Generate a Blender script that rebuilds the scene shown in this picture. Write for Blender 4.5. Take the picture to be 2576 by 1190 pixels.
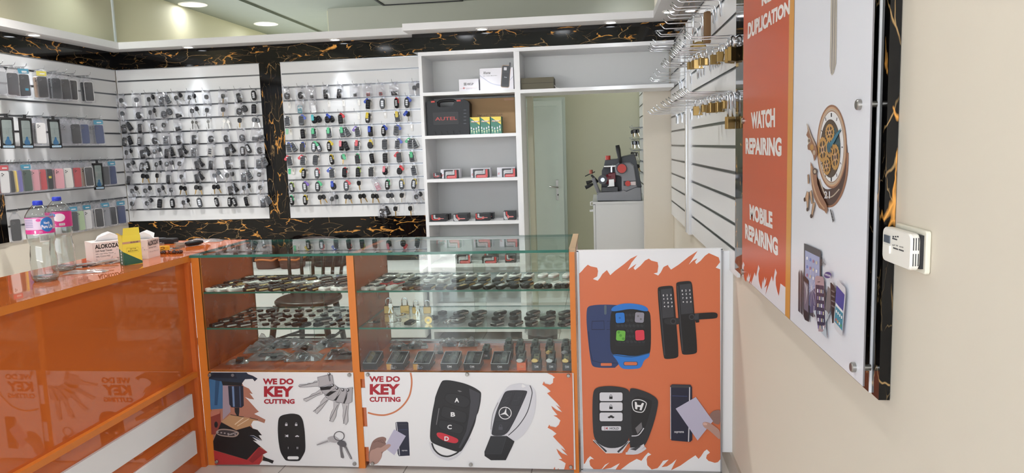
import bpy, math, random
from math import sin, cos, pi, radians
from mathutils import Vector, Matrix
from mathutils.geometry import tessellate_polygon

for _o in list(bpy.data.objects):
    bpy.data.objects.remove(_o)
SC = bpy.context.scene
COL = SC.collection
random.seed(7)

# ---------------------------------------------------------------- camera
FPX, YAW, PIT, ROL = 1840.658, 0.120931, 0.122132, 0.032138
CX, CY = 1288.0, 595.0
EYE = Vector((0, 0, 1.5))
_fw = Vector((-sin(YAW) * cos(PIT), cos(YAW) * cos(PIT), -sin(PIT)))
_rt = Vector((cos(YAW), sin(YAW), 0))
_dn = _fw.cross(_rt)
_r = _rt * cos(ROL) + _dn * sin(ROL)
_d = -_rt * sin(ROL) + _dn * cos(ROL)
cam = bpy.data.cameras.new('camera')
cam.sensor_width = 36.0
cam.lens = FPX / 2576.0 * 36.0
cam.clip_start = 0.02
cob = bpy.data.objects.new('camera', cam)
COL.objects.link(cob)
cob.matrix_world = Matrix(((_r.x, -_d.x, -_fw.x, 0), (_r.y, -_d.y, -_fw.y, 0), (_r.z, -_d.z, -_fw.z, 1.5), (0, 0, 0, 1)))
SC.camera = cob

# ---------------------------------------------------------------- colour management, world, lights
SC.view_settings.view_transform = 'Standard'
SC.view_settings.look = 'None'
SC.view_settings.gamma = 1.0
SC.view_settings.exposure = 0.42
SC.view_settings.use_curve_mapping = False
SC.cycles.transparent_max_bounces = 40
SC.cycles.max_bounces = 10
SC.cycles.caustics_reflective = False
SC.cycles.caustics_refractive = False

W = bpy.data.worlds.new('daylight')
SC.world = W
W.use_nodes = True
_bg = W.node_tree.nodes['Background']
_bg.inputs[0].default_value = (0.90, 0.97, 1.07, 1)
_bg.inputs[1].default_value = 4.0


def light_area(name, loc, rot, sx, sy, power, color=(1, 1, 1), portal=False):
    l = bpy.data.lights.new(name, 'AREA')
    l.shape = 'RECTANGLE'
    l.size, l.size_y = sx, sy
    l.energy = power
    l.color = color
    o = bpy.data.objects.new(name, l)
    COL.objects.link(o)
    o.location = loc
    o.rotation_euler = rot
    if portal:
        l.cycles.is_portal = True
    return o


# the shop window and the shop door behind the camera let the daylight in
light_area('shop_window_daylight', (-1.72, -1.2, 1.75), (radians(90), 0, 0), 4.5, 1.9, 1, portal=True)

# the sun stands behind the shop: it lights the pavement outside, not the room
_sun = bpy.data.lights.new('sun', 'SUN')
_sun.energy = 24.0
_sun.angle = radians(0.6)
_sun.color = (1.0, 0.98, 0.95)
_so = bpy.data.objects.new('sun', _sun)
COL.objects.link(_so)
_so.rotation_euler = Vector((0.12, -0.34, -0.93)).to_track_quat('-Z', 'Y').to_euler()


def at(px, py, axis, v):
    """The point of the plane axis = v that shows at a pixel of the 2576 x 1190 frame."""
    d = _r * ((px - CX) / FPX) + _d * ((py - CY) / FPX) + _fw
    t = (v - EYE[axis]) / d[axis]
    return EYE + d * t


def zf(ox, oy, s):
    return lambda p: (ox + p[0] / s, oy + p[1] / s)


# ---------------------------------------------------------------- materials
def lin(c):
    if isinstance(c, str):
        c = tuple(int(c[i:i + 2], 16) / 255 for i in (0, 2, 4))
    return tuple((x / 12.92 if x <= 0.04045 else ((x + 0.055) / 1.055) ** 2.4) for x in c)


MATS = {}


def mat(name, col, rough=0.5, metal=0.0, spec=0.5, coat=0.0, emit=None, estr=0.0, vary=0.0):
    if name in MATS:
        return MATS[name]
    m = bpy.data.materials.new(name)
    m.use_nodes = True
    nt = m.node_tree
    b = nt.nodes['Principled BSDF']
    c = lin(col)
    b.inputs['Base Color'].default_value = (*c, 1)
    b.inputs['Roughness'].default_value = rough
    b.inputs['Metallic'].default_value = metal
    b.inputs['Specular IOR Level'].default_value = spec
    b.inputs['Coat Weight'].default_value = coat
    b.inputs['Coat Roughness'].default_value = 0.04
    if emit:
        b.inputs['Emission Color'].default_value = (*lin(emit), 1)
        b.inputs['Emission Strength'].default_value = estr
    if vary:
        tc = nt.nodes.new('ShaderNodeTexCoord')
        n = nt.nodes.new('ShaderNodeTexNoise')
        n.inputs['Scale'].default_value = 9
        n.inputs['Detail'].default_value = 5
        nt.links.new(tc.outputs['Object'], n.inputs['Vector'])
        mx = nt.nodes.new('ShaderNodeMix')
        mx.data_type = 'RGBA'
        mx.inputs[6].default_value = (*[x * (1 - vary) for x in c], 1)
        mx.inputs[7].default_value = (*[min(1, x * (1 + vary)) for x in c], 1)
        nt.links.new(n.outputs['Fac'], mx.inputs[0])
        nt.links.new(mx.outputs[2], b.inputs['Base Color'])
        rr = nt.nodes.new('ShaderNodeMapRange')
        rr.inputs[3].default_value = max(0, rough - 0.06)
        rr.inputs[4].default_value = rough + 0.08
        nt.links.new(n.outputs['Fac'], rr.inputs[0])
        nt.links.new(rr.outputs[0], b.inputs['Roughness'])
    MATS[name] = m
    return m


def thin(name, tint, gloss_boost=1.0, rough=0.02, haze=0.0, hazecol='ffffff', ior=1.45):
    """Thin clear sheet: passes light straight through, mirrors by Fresnel, with an optional milky part."""
    m = bpy.data.materials.new(name)
    m.use_nodes = True
    nt = m.node_tree
    nt.nodes.clear()
    out = nt.nodes.new('ShaderNodeOutputMaterial')
    tr = nt.nodes.new('ShaderNodeBsdfTransparent')
    tr.inputs[0].default_value = (*lin(tint), 1)
    gl = nt.nodes.new('ShaderNodeBsdfGlossy')
    gl.inputs['Roughness'].default_value = rough
    fr = nt.nodes.new('ShaderNodeLayerWeight')      # Schlick mirror, the same from both sides of the sheet
    fr.inputs[0].default_value = 0.5
    pw = nt.nodes.new('ShaderNodeMath')
    pw.operation = 'POWER'
    pw.inputs[1].default_value = 5.0
    nt.links.new(fr.outputs['Facing'], pw.inputs[0])
    r0 = ((ior - 1) / (ior + 1)) ** 2
    ma = nt.nodes.new('ShaderNodeMath')
    ma.operation = 'MULTIPLY_ADD'
    ma.inputs[1].default_value = 1 - r0
    ma.inputs[2].default_value = r0
    nt.links.new(pw.outputs[0], ma.inputs[0])
    ml = nt.nodes.new('ShaderNodeMath')
    ml.operation = 'MULTIPLY'
    ml.use_clamp = True
    ml.inputs[1].default_value = gloss_boost
    nt.links.new(ma.outputs[0], ml.inputs[0])
    mx = nt.nodes.new('ShaderNodeMixShader')
    nt.links.new(ml.outputs[0], mx.inputs[0])
    src = tr
    if haze:
        df = nt.nodes.new('ShaderNodeBsdfDiffuse')
        df.inputs[0].default_value = (*lin(hazecol), 1)
        tl = nt.nodes.new('ShaderNodeBsdfTranslucent')
        tl.inputs[0].default_value = (*lin(hazecol), 1)
        m1 = nt.nodes.new('ShaderNodeMixShader')
        m1.inputs[0].default_value = 0.4
        nt.links.new(df.outputs[0], m1.inputs[1])
        nt.links.new(tl.outputs[0], m1.inputs[2])
        m0 = nt.nodes.new('ShaderNodeMixShader')
        m0.inputs[0].default_value = haze
        nt.links.new(tr.outputs[0], m0.inputs[1])
        nt.links.new(m1.outputs[0], m0.inputs[2])
        src = m0
    nt.links.new(src.outputs[0], mx.inputs[1])
    nt.links.new(gl.outputs[0], mx.inputs[2])
    nt.links.new(mx.outputs[0], out.inputs[0])
    MATS[name] = m
    return m


def marble(name, scale, rot):
    """Polished black stone with broken golden veins; scale stretches the veins, rot turns them."""
    m = bpy.data.materials.new(name)
    m.use_nodes = True
    nt = m.node_tree
    b = nt.nodes['Principled BSDF']
    b.inputs['Roughness'].default_value = 0.06
    b.inputs['Specular IOR Level'].default_value = 0.38
    N = nt.nodes.new
    L = nt.links.new
    tc = N('ShaderNodeTexCoord')
    mp = N('ShaderNodeMapping')
    mp.inputs['Scale'].default_value = scale
    mp.inputs['Rotation'].default_value = rot
    L(tc.outputs['Object'], mp.inputs[0])

    def ridge(sc, det, dist, width, off):
        ad = N('ShaderNodeVectorMath')
        ad.operation = 'ADD'
        ad.inputs[1].default_value = (off, off * 1.7, off * 0.6)
        L(mp.outputs[0], ad.inputs[0])
        n = N('ShaderNodeTexNoise')
        n.inputs['Scale'].default_value = sc
        n.inputs['Detail'].default_value = det
        n.inputs['Roughness'].default_value = 0.62
        n.inputs['Distortion'].default_value = dist
        L(ad.outputs[0], n.inputs['Vector'])
        s = N('ShaderNodeMath')
        s.operation = 'SUBTRACT'
        s.inputs[1].default_value = 0.5
        L(n.outputs['Fac'], s.inputs[0])
        a = N('ShaderNodeMath')
        a.operation = 'ABSOLUTE'
        L(s.outputs[0], a.inputs[0])
        r = N('ShaderNodeMapRange')
        r.inputs[1].default_value = width
        r.inputs[2].default_value = 0.0
        r.inputs[3].default_value = 0.0
        r.inputs[4].default_value = 1.0
        L(a.outputs[0], r.inputs[0])
        return r.outputs[0]

    def patch(sc, lo, hi, off):
        ad = N('ShaderNodeVectorMath')
        ad.operation = 'ADD'
        ad.inputs[1].default_value = (off, off, off)
        L(mp.outputs[0], ad.inputs[0])
        n = N('ShaderNodeTexNoise')
        n.inputs['Scale'].default_value = sc
        n.inputs['Detail'].default_value = 3
        L(ad.outputs[0], n.inputs['Vector'])
        r = N('ShaderNodeMapRange')
        r.inputs[1].default_value = lo
        r.inputs[2].default_value = hi
        L(n.outputs['Fac'], r.inputs[0])
        return r.outputs[0]

    def mul(a, c):
        x = N('ShaderNodeMath')
        x.operation = 'MULTIPLY'
        L(a, x.inputs[0])
        if isinstance(c, float):
            x.inputs[1].default_value = c
        else:
            L(c, x.inputs[1])
        return x.outputs[0]

    def mx(fac, c0, c1):
        x = N('ShaderNodeMix')
        x.data_type = 'RGBA'
        L(fac, x.inputs[0])
        if isinstance(c0, tuple):
            x.inputs[6].default_value = c0
        else:
            L(c0, x.inputs[6])
        x.inputs[7].default_value = c1
        return x.outputs[2]

    def cracks(vs, warp, width, off):
        """Connected vein network: edges of noise-warped cells."""
        n = N('ShaderNodeTexNoise')
        n.inputs['Scale'].default_value = vs * 0.9
        n.inputs['Detail'].default_value = 4
        L(mp.outputs[0], n.inputs['Vector'])
        sc = N('ShaderNodeVectorMath')
        sc.operation = 'SCALE'
        sc.inputs[3].default_value = warp
        L(n.outputs['Color'], sc.inputs[0])
        ad = N('ShaderNodeVectorMath')
        ad.operation = 'ADD'
        L(mp.outputs[0], ad.inputs[0])
        L(sc.outputs[0], ad.inputs[1])
        a2 = N('ShaderNodeVectorMath')
        a2.operation = 'ADD'
        a2.inputs[1].default_value = (off, off * 0.7, off * 1.3)
        L(ad.outputs[0], a2.inputs[0])
        v = N('ShaderNodeTexVoronoi')
        v.feature = 'DISTANCE_TO_EDGE'
        v.inputs['Scale'].default_value = vs
        L(a2.outputs[0], v.inputs['Vector'])
        r = N('ShaderNodeMapRange')
        r.inputs[2].default_value = 0.0
        r.inputs[3].default_value = 0.0
        r.inputs[4].default_value = 1.0
        L(v.outputs['Distance'], r.inputs[0])
        if isinstance(width, float):
            r.inputs[1].default_value = width
        else:
            w = mul(width, 0.075)
            L(w, r.inputs[1])
        return r.outputs[0]

    thinv = mul(cracks(2.4, 0.36, 0.012, 3.1), patch(2.6, 0.46, 0.56, 9.0))
    fine = mul(cracks(5.0, 0.26, 0.013, 7.7), patch(3.0, 0.50, 0.60, 2.0))
    gold = patch(3.2, 0.52, 0.66, 5.0)
    thick = mul(cracks(3.6, 0.38, gold, 0.4), patch(3.2, 0.545, 0.57, 5.0))
    c = mx(mul(fine, 0.5), (0.0045, 0.0042, 0.0042, 1), (0.50, 0.33, 0.15, 1))
    c = mx(mul(thinv, 0.75), c, (0.58, 0.36, 0.15, 1))
    c = mx(thick, c, (0.80, 0.37, 0.08, 1))
    L(c, b.inputs['Base Color'])
    MATS[name] = m
    return m


def tiles(name):
    m = bpy.data.materials.new(name)
    m.use_nodes = True
    nt = m.node_tree
    b = nt.nodes['Principled BSDF']
    b.inputs['Roughness'].default_value = 0.22
    tc = nt.nodes.new('ShaderNodeTexCoord')
    br = nt.nodes.new('ShaderNodeTexBrick')
    br.offset = 0.0
    br.inputs['Scale'].default_value = 1.0
    br.inputs['Mortar Size'].default_value = 0.003
    br.inputs['Brick Width'].default_value = 0.6
    br.inputs['Row Height'].default_value = 0.6
    br.inputs['Color1'].default_value = (*lin('cfc8c0'), 1)
    br.inputs['Color2'].default_value = (*lin('d3ccc4'), 1)
    br.inputs['Mortar'].default_value = (*lin('8a837c'), 1)
    mp = nt.nodes.new('ShaderNodeMapping')
    mp.inputs['Location'].default_value = (0.335, 0.05, 0)
    nt.links.new(tc.outputs['Object'], mp.inputs[0])
    nt.links.new(mp.outputs[0], br.inputs['Vector'])
    nt.links.new(br.outputs['Color'], b.inputs['Base Color'])
    MATS[name] = m
    return m


CREAM = mat('cream_wall_paint', 'd9d0c0', 0.6, vary=0.015)
UPPER = mat('pale_yellow_wall_paint', 'd0ccb2', 0.7, vary=0.01)
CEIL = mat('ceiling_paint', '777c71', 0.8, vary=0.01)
OLIVE = mat('back_room_paint', 'bdbca4', 0.65, vary=0.01)
WHITE = mat('white_laminate', 'e5e5e6', 0.38)
SLAT = mat('white_slat_laminate', 'e4e4e4', 0.24)
GREYED = mat('grey_white_laminate', 'd4d4d2', 0.45)
CORN = mat('cornice_paint', 'e8e7e7', 0.5)
DOORP = mat('door_paint', 'c3cdc3', 0.4, vary=0.03)
ALU = mat('aluminium', 'b5b7ba', 0.3, 1.0)
ALUD = mat('dark_aluminium', '77787a', 0.35, 1.0)
CHROME = mat('chrome', 'dcdfe4', 0.12, 1.0)
WIRE = mat('steel_wire', '9a9ca0', 0.25, 1.0)
STEEL = mat('brushed_steel', 'a9a7a2', 0.32, 1.0)
ORANGE = mat('orange_laminate', 'c2632c', 0.025, 0.0, 0.75)
ORTRIM = mat('orange_edge_trim', 'd2782c', 0.35, vary=0.04)
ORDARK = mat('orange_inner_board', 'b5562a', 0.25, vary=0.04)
BLACKP = mat('black_plastic', '161618', 0.38, 0, 0.3)
BLACKM = mat('matte_black_plastic', '202022', 0.55)
DGREY = mat('dark_grey_plastic', '3a3b3e', 0.4)
MGREY = mat('machine_grey', '85868a', 0.35)
RED = mat('red_plastic', 'c23a2e', 0.4)
BRASS = mat('brass', 'a98c58', 0.36, 0.85)
GOLD = mat('gold_trim', 'd6b878', 0.2, 1.0)
SILV = mat('key_steel', 'c3c1bc', 0.25, 1.0)
WPL = mat('white_plastic', 'eceae6', 0.35)
CARD = mat('cardboard', 'a58662', 0.8, vary=0.05)
INK = mat('black_ink', '17171a', 0.6)
GLASS = thin('clear_glass', 'fafdfb', 1.0, 0.004, ior=1.52)
GLASST = thin('counter_top_glass', 'f3faf7', 0.85, 0.005)
GEDGE = mat('green_glass_edge', '2f6a5c', 0.15, vary=0.15)
BAG = thin('clear_bag_plastic', 'f9f9fb', 2.0, 0.09, 0.09, 'f4f5fa')
BAGM = thin('milky_bag_plastic', 'f0f0f0', 2.4, 0.2, 0.22, 'eeeef0')
PET = thin('clear_bottle_plastic', 'f0f5f4', 2.2, 0.03, 0.04)
MARBH = marble('black_gold_marble', (1.5, 1.5, 4.2), (0, 0, 0))
MARBV = marble('black_gold_marble_upright', (4.2, 4.2, 1.3), (0, 0, 0))
TILE = tiles('floor_tiles')


# ---------------------------------------------------------------- mesh building
class G:
    """Collects faces; build() links them as one mesh object."""

    def __init__(s):
        s.v, s.f, s.m, s.sm, s.mats = [], [], [], [], []

    def mi(s, m):
        if m not in s.mats:
            s.mats.append(m)
        return s.mats.index(m)

    def add(s, vs, fs, m, smooth=False):
        k = len(s.v)
        s.v.extend(Vector(v) for v in vs)
        i = s.mi(m)
        for f in fs:
            s.f.append(tuple(k + a for a in f))
            s.m.append(i)
            s.sm.append(smooth)
        return s

    def box(s, x0, y0, z0, x1, y1, z1, m, bev=0.0):
        if bev:
            return s.slab([(x0, y0), (x1, y0), (x1, y1), (x0, y1)], z0, z1, m, bev)
        vs = [(x, y, z) for z in (z0, z1) for y in (y0, y1) for x in (x0, x1)]
        return s.add(vs, [(0, 2, 3, 1), (4, 5, 7, 6), (0, 1, 5, 4), (2, 6, 7, 3), (0, 4, 6, 2), (1, 3, 7, 5)], m)

    def slab(s, out, z0, z1, m, bev=0.0, fr=None, smooth=False, mtop=None):
        """Polygon (counter-clockwise) extruded between z0 and z1 with chamfered rims; fr maps (a, b, c) to space."""
        n = len(out)
        if bev:
            cx = sum(p[0] for p in out) / n
            cy = sum(p[1] for p in out) / n
            ins = []
            for p in out:
                d = Vector((p[0] - cx, p[1] - cy))
                l = max(d.length, 1e-6)
                d *= max(0.0, (l - bev * 1.2) / l)
                ins.append((cx + d.x, cy + d.y))
            rings = [(ins, z0), (out, z0 + bev), (out, z1 - bev), (ins, z1)]
        else:
            rings = [(out, z0), (out, z1)]
        vs = [(p[0], p[1], z) for r, z in rings for p in r]
        if fr:
            vs = [fr(*v) for v in vs]
        fs = []
        for k in range(len(rings) - 1):
            for i in range(n):
                j = (i + 1) % n
                fs.append((k * n + i, k * n + j, (k + 1) * n + j, (k + 1) * n + i))
        s.add(vs, fs, m, smooth)
        b = (len(rings) - 1) * n
        tri = tessellate_polygon([[Vector((p[0], p[1], 0)) for p in rings[-1][0]]])
        k = len(s.v) - len(vs)
        for t in tri:
            s.f.append(tuple(k + b + a for a in t))
            s.m.append(s.mi(mtop or m))
            s.sm.append(False)
            s.f.append(tuple(k + a for a in reversed(t)))
            s.m.append(s.mi(m))
            s.sm.append(False)
        return s

    def cyl(s, p0, p1, r0, m, r1=None, n=14, smooth=True, caps=True):
        p0, p1 = Vector(p0), Vector(p1)
        r1 = r0 if r1 is None else r1
        d = (p1 - p0).normalized()
        a = d.orthogonal().normalized()
        b = d.cross(a)
        vs = []
        for p, r in ((p0, r0), (p1, r1)):
            for i in range(n):
                t = 2 * pi * i / n
                vs.append(p + a * (r * cos(t)) + b * (r * sin(t)))
        s.add(vs, [(i, (i + 1) % n, n + (i + 1) % n, n + i) for i in range(n)], m, smooth)
        if caps:
            s.add(vs[:n], [tuple(reversed(range(n)))], m)
            s.add(vs[n:], [tuple(range(n))], m)
        return s

    def tube(s, pts, r, m, n=6, closed=False, rs=None):
        pts = [Vector(p) for p in pts]
        k = len(pts)
        vs = []
        up = None
        for i, p in enumerate(pts):
            if closed:
                d = pts[(i + 1) % k] - pts[i - 1]
            else:
                d = pts[min(i + 1, k - 1)] - pts[max(i - 1, 0)]
            d.normalize()
            if up is None:
                up = d.orthogonal().normalized()
            up = (up - d * up.dot(d)).normalized()
            b = d.cross(up)
            q = rs[i] if rs else r
            for j in range(n):
                t = 2 * pi * j / n
                vs.append(p + up * (q * cos(t)) + b * (q * sin(t)))
        fs = []
        for i in range(k if closed else k - 1):
            for j in range(n):
                i2 = (i + 1) % k
                fs.append((i * n + j, i * n + (j + 1) % n, i2 * n + (j + 1) % n, i2 * n + j))
        if not closed:
            fs.append(tuple(reversed(range(n))))
            fs.append(tuple(range((k - 1) * n, k * n)))
        return s.add(vs, fs, m, True)

    def lathe(s, prof, m, c=(0, 0, 0), n=24, fr=None, a0=0.0, a1=2 * pi):
        c = Vector(c)
        full = abs(a1 - a0 - 2 * pi) < 1e-6
        k = n if full else n + 1
        vs = []
        for r, z in prof:
            for i in range(k):
                t = a0 + (a1 - a0) * i / n
                v = (r * cos(t), r * sin(t), z)
                vs.append(Vector(fr(*v)) if fr else c + Vector(v))
        fs = []
        for q in range(len(prof) - 1):
            for i in range(n):
                j = (i + 1) % k
                fs.append((q * k + i, q * k + j, (q + 1) * k + j, (q + 1) * k + i))
        return s.add(vs, fs, m, True)

    def poly(s, pts, m, fr, c=0.0):
        """Flat polygon, any outline, on the surface fr at height c."""
        tri = tessellate_polygon([[Vector((p[0], p[1], 0)) for p in pts]])
        return s.add([fr(p[0], p[1], c) for p in pts], tri, m)

    def text(s, body, m, fr, box, c=0.0, bold=0.0, shear=0.0):
        """Lettering fitted into box = (a0, b0, a1, b1) of the surface fr."""
        vs, fs = glyphs(body, bold, shear)
        xs = [v[0] for v in vs]
        ys = [v[1] for v in vs]
        x0, x1, y0, y1 = min(xs), max(xs), min(ys), max(ys)
        A = [(box[0] + (v[0] - x0) / (x1 - x0) * (box[2] - box[0]), box[1] + (v[1] - y0) / max(1e-6, y1 - y0) * (box[3] - box[1])) for v in vs]
        return s.add([fr(a, b, c) for a, b in A], fs, m)

    def build(s, name, parent=None, kind=None, loc=None):
        me = s.mesh(name)
        o = bpy.data.objects.new(name, me)
        COL.objects.link(o)
        if parent:
            o.parent = parent
            inv = wm(parent).inverted()
            me.transform(inv)
        elif loc is not None:
            loc = Vector(loc)
            me.transform(Matrix.Translation(-loc))
            o.location = loc
        if kind:
            o['kind'] = kind
        return o

    def mesh(s, name):
        me = bpy.data.meshes.new(name)
        me.from_pydata([tuple(v) for v in s.v], [], s.f)
        for m in s.mats:
            me.materials.append(m)
        me.polygons.foreach_set('material_index', s.m)
        me.polygons.foreach_set('use_smooth', s.sm)
        me.update()
        return me


_GL = {}


def glyphs(body, bold=0.0, shear=0.0):
    k = (body, bold, shear)
    if k not in _GL:
        c = bpy.data.curves.new('lettering', 'FONT')
        c.body = body
        c.size = 1.0
        c.offset = bold
        c.shear = shear
        c.resolution_u = 3
        o = bpy.data.objects.new('lettering', c)
        me = bpy.data.meshes.new_from_object(o)
        _GL[k] = ([tuple(v.co) for v in me.vertices], [tuple(p.vertices) for p in me.polygons])
        bpy.data.objects.remove(o)
        bpy.data.curves.remove(c)
        bpy.data.meshes.remove(me)
    return _GL[k]


def wm(o):
    m = o.matrix_basis.copy()
    while o.parent:
        o = o.parent
        m = o.matrix_basis @ m
    return m


def thing(name, label, cat, loc=(0, 0, 0), rot=(0, 0, 0), group=None):
    o = bpy.data.objects.new(name, None)
    o.empty_display_size = 0.02
    COL.objects.link(o)
    o.location = loc
    o.rotation_euler = rot
    return tag(o, label, cat, group)


def tag(o, label, cat, group=None):
    o['label'] = label
    o['category'] = cat
    if group:
        o['group'] = group
    return o


def struct(name, g):
    return g.build(name, None, 'structure')


def kit_put(parts, name, label, cat, M, group=None):
    """A copy of a ready-made thing: parts = [(name, mesh, [sub-parts])], placed by the matrix M."""
    o = bpy.data.objects.new(name, None)
    o.empty_display_size = 0.01
    COL.objects.link(o)
    o.matrix_basis = M
    tag(o, label, cat, group)
    for p in parts:
        c = bpy.data.objects.new(p[0], p[1])
        COL.objects.link(c)
        c.parent = o
        for q in (p[2] if len(p) > 2 else ()):
            d = bpy.data.objects.new(q[0], q[1])
            COL.objects.link(d)
            d.parent = c
    return o


def plane_xz(y, x0=0.0, z0=0.0):      # faces -Y
    return lambda a, b, c=0.0: Vector((x0 + a, y - c, z0 + b))


def frame(o, u, v):
    o, u, v = Vector(o), Vector(u).normalized(), Vector(v).normalized()
    n = u.cross(v)
    return lambda a, b, c=0.0: o + u * a + v * b + n * c


def rrect(w, h, r, k=4, cx=0.0, cy=0.0):
    r = min(r, w / 2 - 1e-5, h / 2 - 1e-5)
    out = []
    for qx, qy, a0 in ((1, -1, -pi / 2), (1, 1, 0), (-1, 1, pi / 2), (-1, -1, pi)):
        for i in range(k + 1):
            t = a0 + pi / 2 * i / k
            out.append((cx + qx * (w / 2 - r) + r * cos(t), cy + qy * (h / 2 - r) + r * sin(t)))
    return out


def ell(w, h, n=20, cx=0.0, cy=0.0, p=1.0):
    out = []
    for i in range(n):
        t = 2 * pi * i / n
        c, s_ = cos(t), sin(t)
        out.append((cx + w / 2 * math.copysign(abs(c) ** p, c), cy + h / 2 * math.copysign(abs(s_) ** p, s_)))
    return out


def spline(pts, k=5, closed=True):
    n = len(pts)
    out = []
    for i in range(n if closed else n - 1):
        if closed:
            p0, p1, p2, p3 = pts[i - 1], pts[i], pts[(i + 1) % n], pts[(i + 2) % n]
        else:
            p0, p1, p2, p3 = pts[max(i - 1, 0)], pts[i], pts[i + 1], pts[min(i + 2, n - 1)]
        for j in range(k):
            t = j / k
            out.append(tuple(0.5 * (2 * b + (c - a) * t + (2 * a - 5 * b + 4 * c - d) * t * t + (3 * b - a - 3 * c + d) * t ** 3) for a, b, c, d in zip(p0, p1, p2, p3)))
    if not closed:
        out.append(tuple(pts[-1]))
    return out


ORD = ['first', 'second', 'third', 'fourth', 'fifth', 'sixth', 'seventh', 'eighth', 'ninth', 'tenth', 'eleventh', 'twelfth',
       'thirteenth', 'fourteenth', 'fifteenth', 'sixteenth', 'seventeenth', 'eighteenth', 'nineteenth', 'twentieth']


def soften(pts, n=2):
    """Rounds an outline's corners by cutting them twice."""
    for _ in range(n):
        out = []
        for i, p in enumerate(pts):
            q = pts[(i + 1) % len(pts)]
            out.append((p[0] * .78 + q[0] * .22, p[1] * .78 + q[1] * .22))
            out.append((p[0] * .22 + q[0] * .78, p[1] * .22 + q[1] * .78))
        pts = out
    return pts


class Art:
    """Printed picture on a flat board: shapes given in pixels of a close view, laid on the board's own plane."""

    def __init__(s, axis, v, nrm, view, flat):
        s.axis, s.v, s.n, s.view, s.flat = axis, v, Vector(nrm), view, flat
        s.g = G()
        s.k = 0

    def pt(s, p):
        return at(*s.view(p), s.axis, s.v)

    def fill(s, pts, m, smooth=0):
        if smooth:
            pts = soften(pts)
        s.k += 1
        P = [s.pt(p) for p in pts]
        tri = tessellate_polygon([[Vector((*s.flat(q), 0)) for q in P]])
        s.g.add([q + s.n * (s.k * 0.00004 + 0.0004) for q in P], tri, m)
        return s

    def line(s, pts, w, m, smooth=0, closed=False):
        if smooth:
            pts = spline(pts, smooth, closed)
        n = len(pts)
        A, B = [], []
        for i in range(n):
            if closed:
                a, b = pts[i - 1], pts[(i + 1) % n]
            else:
                a, b = pts[max(i - 1, 0)], pts[min(i + 1, n - 1)]
            dx, dy = b[0] - a[0], b[1] - a[1]
            l = math.hypot(dx, dy) or 1
            ww = w[i * len(w) // n] if isinstance(w, (list, tuple)) else w
            A.append((pts[i][0] - dy / l * ww / 2, pts[i][1] + dx / l * ww / 2))
            B.append((pts[i][0] + dy / l * ww / 2, pts[i][1] - dx / l * ww / 2))
        s.k += 1
        P = [s.pt(p) + s.n * (s.k * 0.00004 + 0.0004) for p in A + B]
        fs = [(i, (i + 1) % n, n + (i + 1) % n, n + i) for i in range(n if closed else n - 1)]
        s.g.add(P, fs, m)
        return s

    def disc(s, c, rx, m, ry=None, n=28):
        ry = ry or rx
        return s.fill([(c[0] + rx * cos(2 * pi * i / n), c[1] + ry * sin(2 * pi * i / n)) for i in range(n)], m)

    def rr(s, c, w, h, r, m, ang=0.0, skew=0.0):
        out = []
        for a, b in rrect(w, h, r):
            x, y = a * cos(ang) - b * sin(ang), a * sin(ang) + b * cos(ang)
            out.append((c[0] + x + skew * y, c[1] + y))
        return s.fill(out, m)

    def words(s, body, quad, m, bold=0.0, shear=0.0):
        """quad: the lettering's corners bottom-left, bottom-right, top-right, top-left in view pixels."""
        s.k += 1
        vs, fs = glyphs(body, bold, shear)
        xs = [v[0] for v in vs]
        ys = [v[1] for v in vs]
        x0, x1, y0, y1 = min(xs), max(xs), min(ys), max(ys)
        q = [s.pt(p) for p in quad]
        P = []
        for v in vs:
            a, b = (v[0] - x0) / (x1 - x0), (v[1] - y0) / max(1e-6, y1 - y0)
            lo = q[0].lerp(q[1], a)
            hi = q[3].lerp(q[2], a)
            P.append(lo.lerp(hi, b) + s.n * (s.k * 0.00004 + 0.0004))
        s.g.add(P, fs, m)
        return s

    def box_words(s, body, x0, y0, x1, y1, m, bold=0.0, shear=0.0):
        return s.words(body, [(x0, y1), (x1, y1), (x1, y0), (x0, y0)], m, bold, shear)


# ================================================================ the room
XR, XL, YB = 0.575, -4.02, 5.82          # wall on the sign side, wall of the phone cases, face of the key wall
ZC = 3.0

g = G(); g.box(XL - 0.3, -1.2, -0.1, XR + 0.2, 9.6, 0.0, TILE)
struct('floor', g)
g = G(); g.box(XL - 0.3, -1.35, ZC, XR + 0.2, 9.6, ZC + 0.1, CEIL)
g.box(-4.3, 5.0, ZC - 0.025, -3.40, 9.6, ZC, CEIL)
struct('ceiling', g)
g = G(); g.box(XR, -1.2, 0, XR + 0.15, 9.6, ZC, CREAM)
struct('wall_right', g)
g = G(); g.box(XL - 0.2, -1.2, 0, XL, YB + 0.02, 2.40, CREAM)
struct('wall_left', g)
g = G(); g.box(XL - 0.2, -1.2, 2.44, XL + 0.055, YB - 0.02, ZC, UPPER)
g.box(XL - 0.28, YB - 0.02, 2.40, XL - 0.03, 9.5, ZC, UPPER)
g.box(XL + 0.04, YB - 0.034, 2.44, XL + 0.068, YB - 0.018, ZC, mat('corner_light_rim', 'dfe6ea', 0.5))  # bluish light rim along the corner, put in as a pale strip
struct('trim_13', g)
g = G(); g.box(XL - 0.2, YB + 0.016, 0, -0.575, YB + 0.116, 2.40, CREAM)
g.box(-0.575, YB + 0.016, 2.18, 0.35, YB + 0.116, 2.38, WHITE)
struct('wall_partition', g)
g = G(); g.box(0.35, YB + 0.016, 0, XR, YB + 0.12, 2.38, CREAM)
struct('wall_pier', g)
BULK = mat('bulkhead_paint', 'a6a89c', 0.7, vary=0.01)
g = G(); g.box(-2.80, 7.64, 0, XR + 0.1, 7.75, 2.38, OLIVE); g.box(-2.80, 7.64, 2.38, XR + 0.1, 7.75, ZC, BULK)
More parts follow.
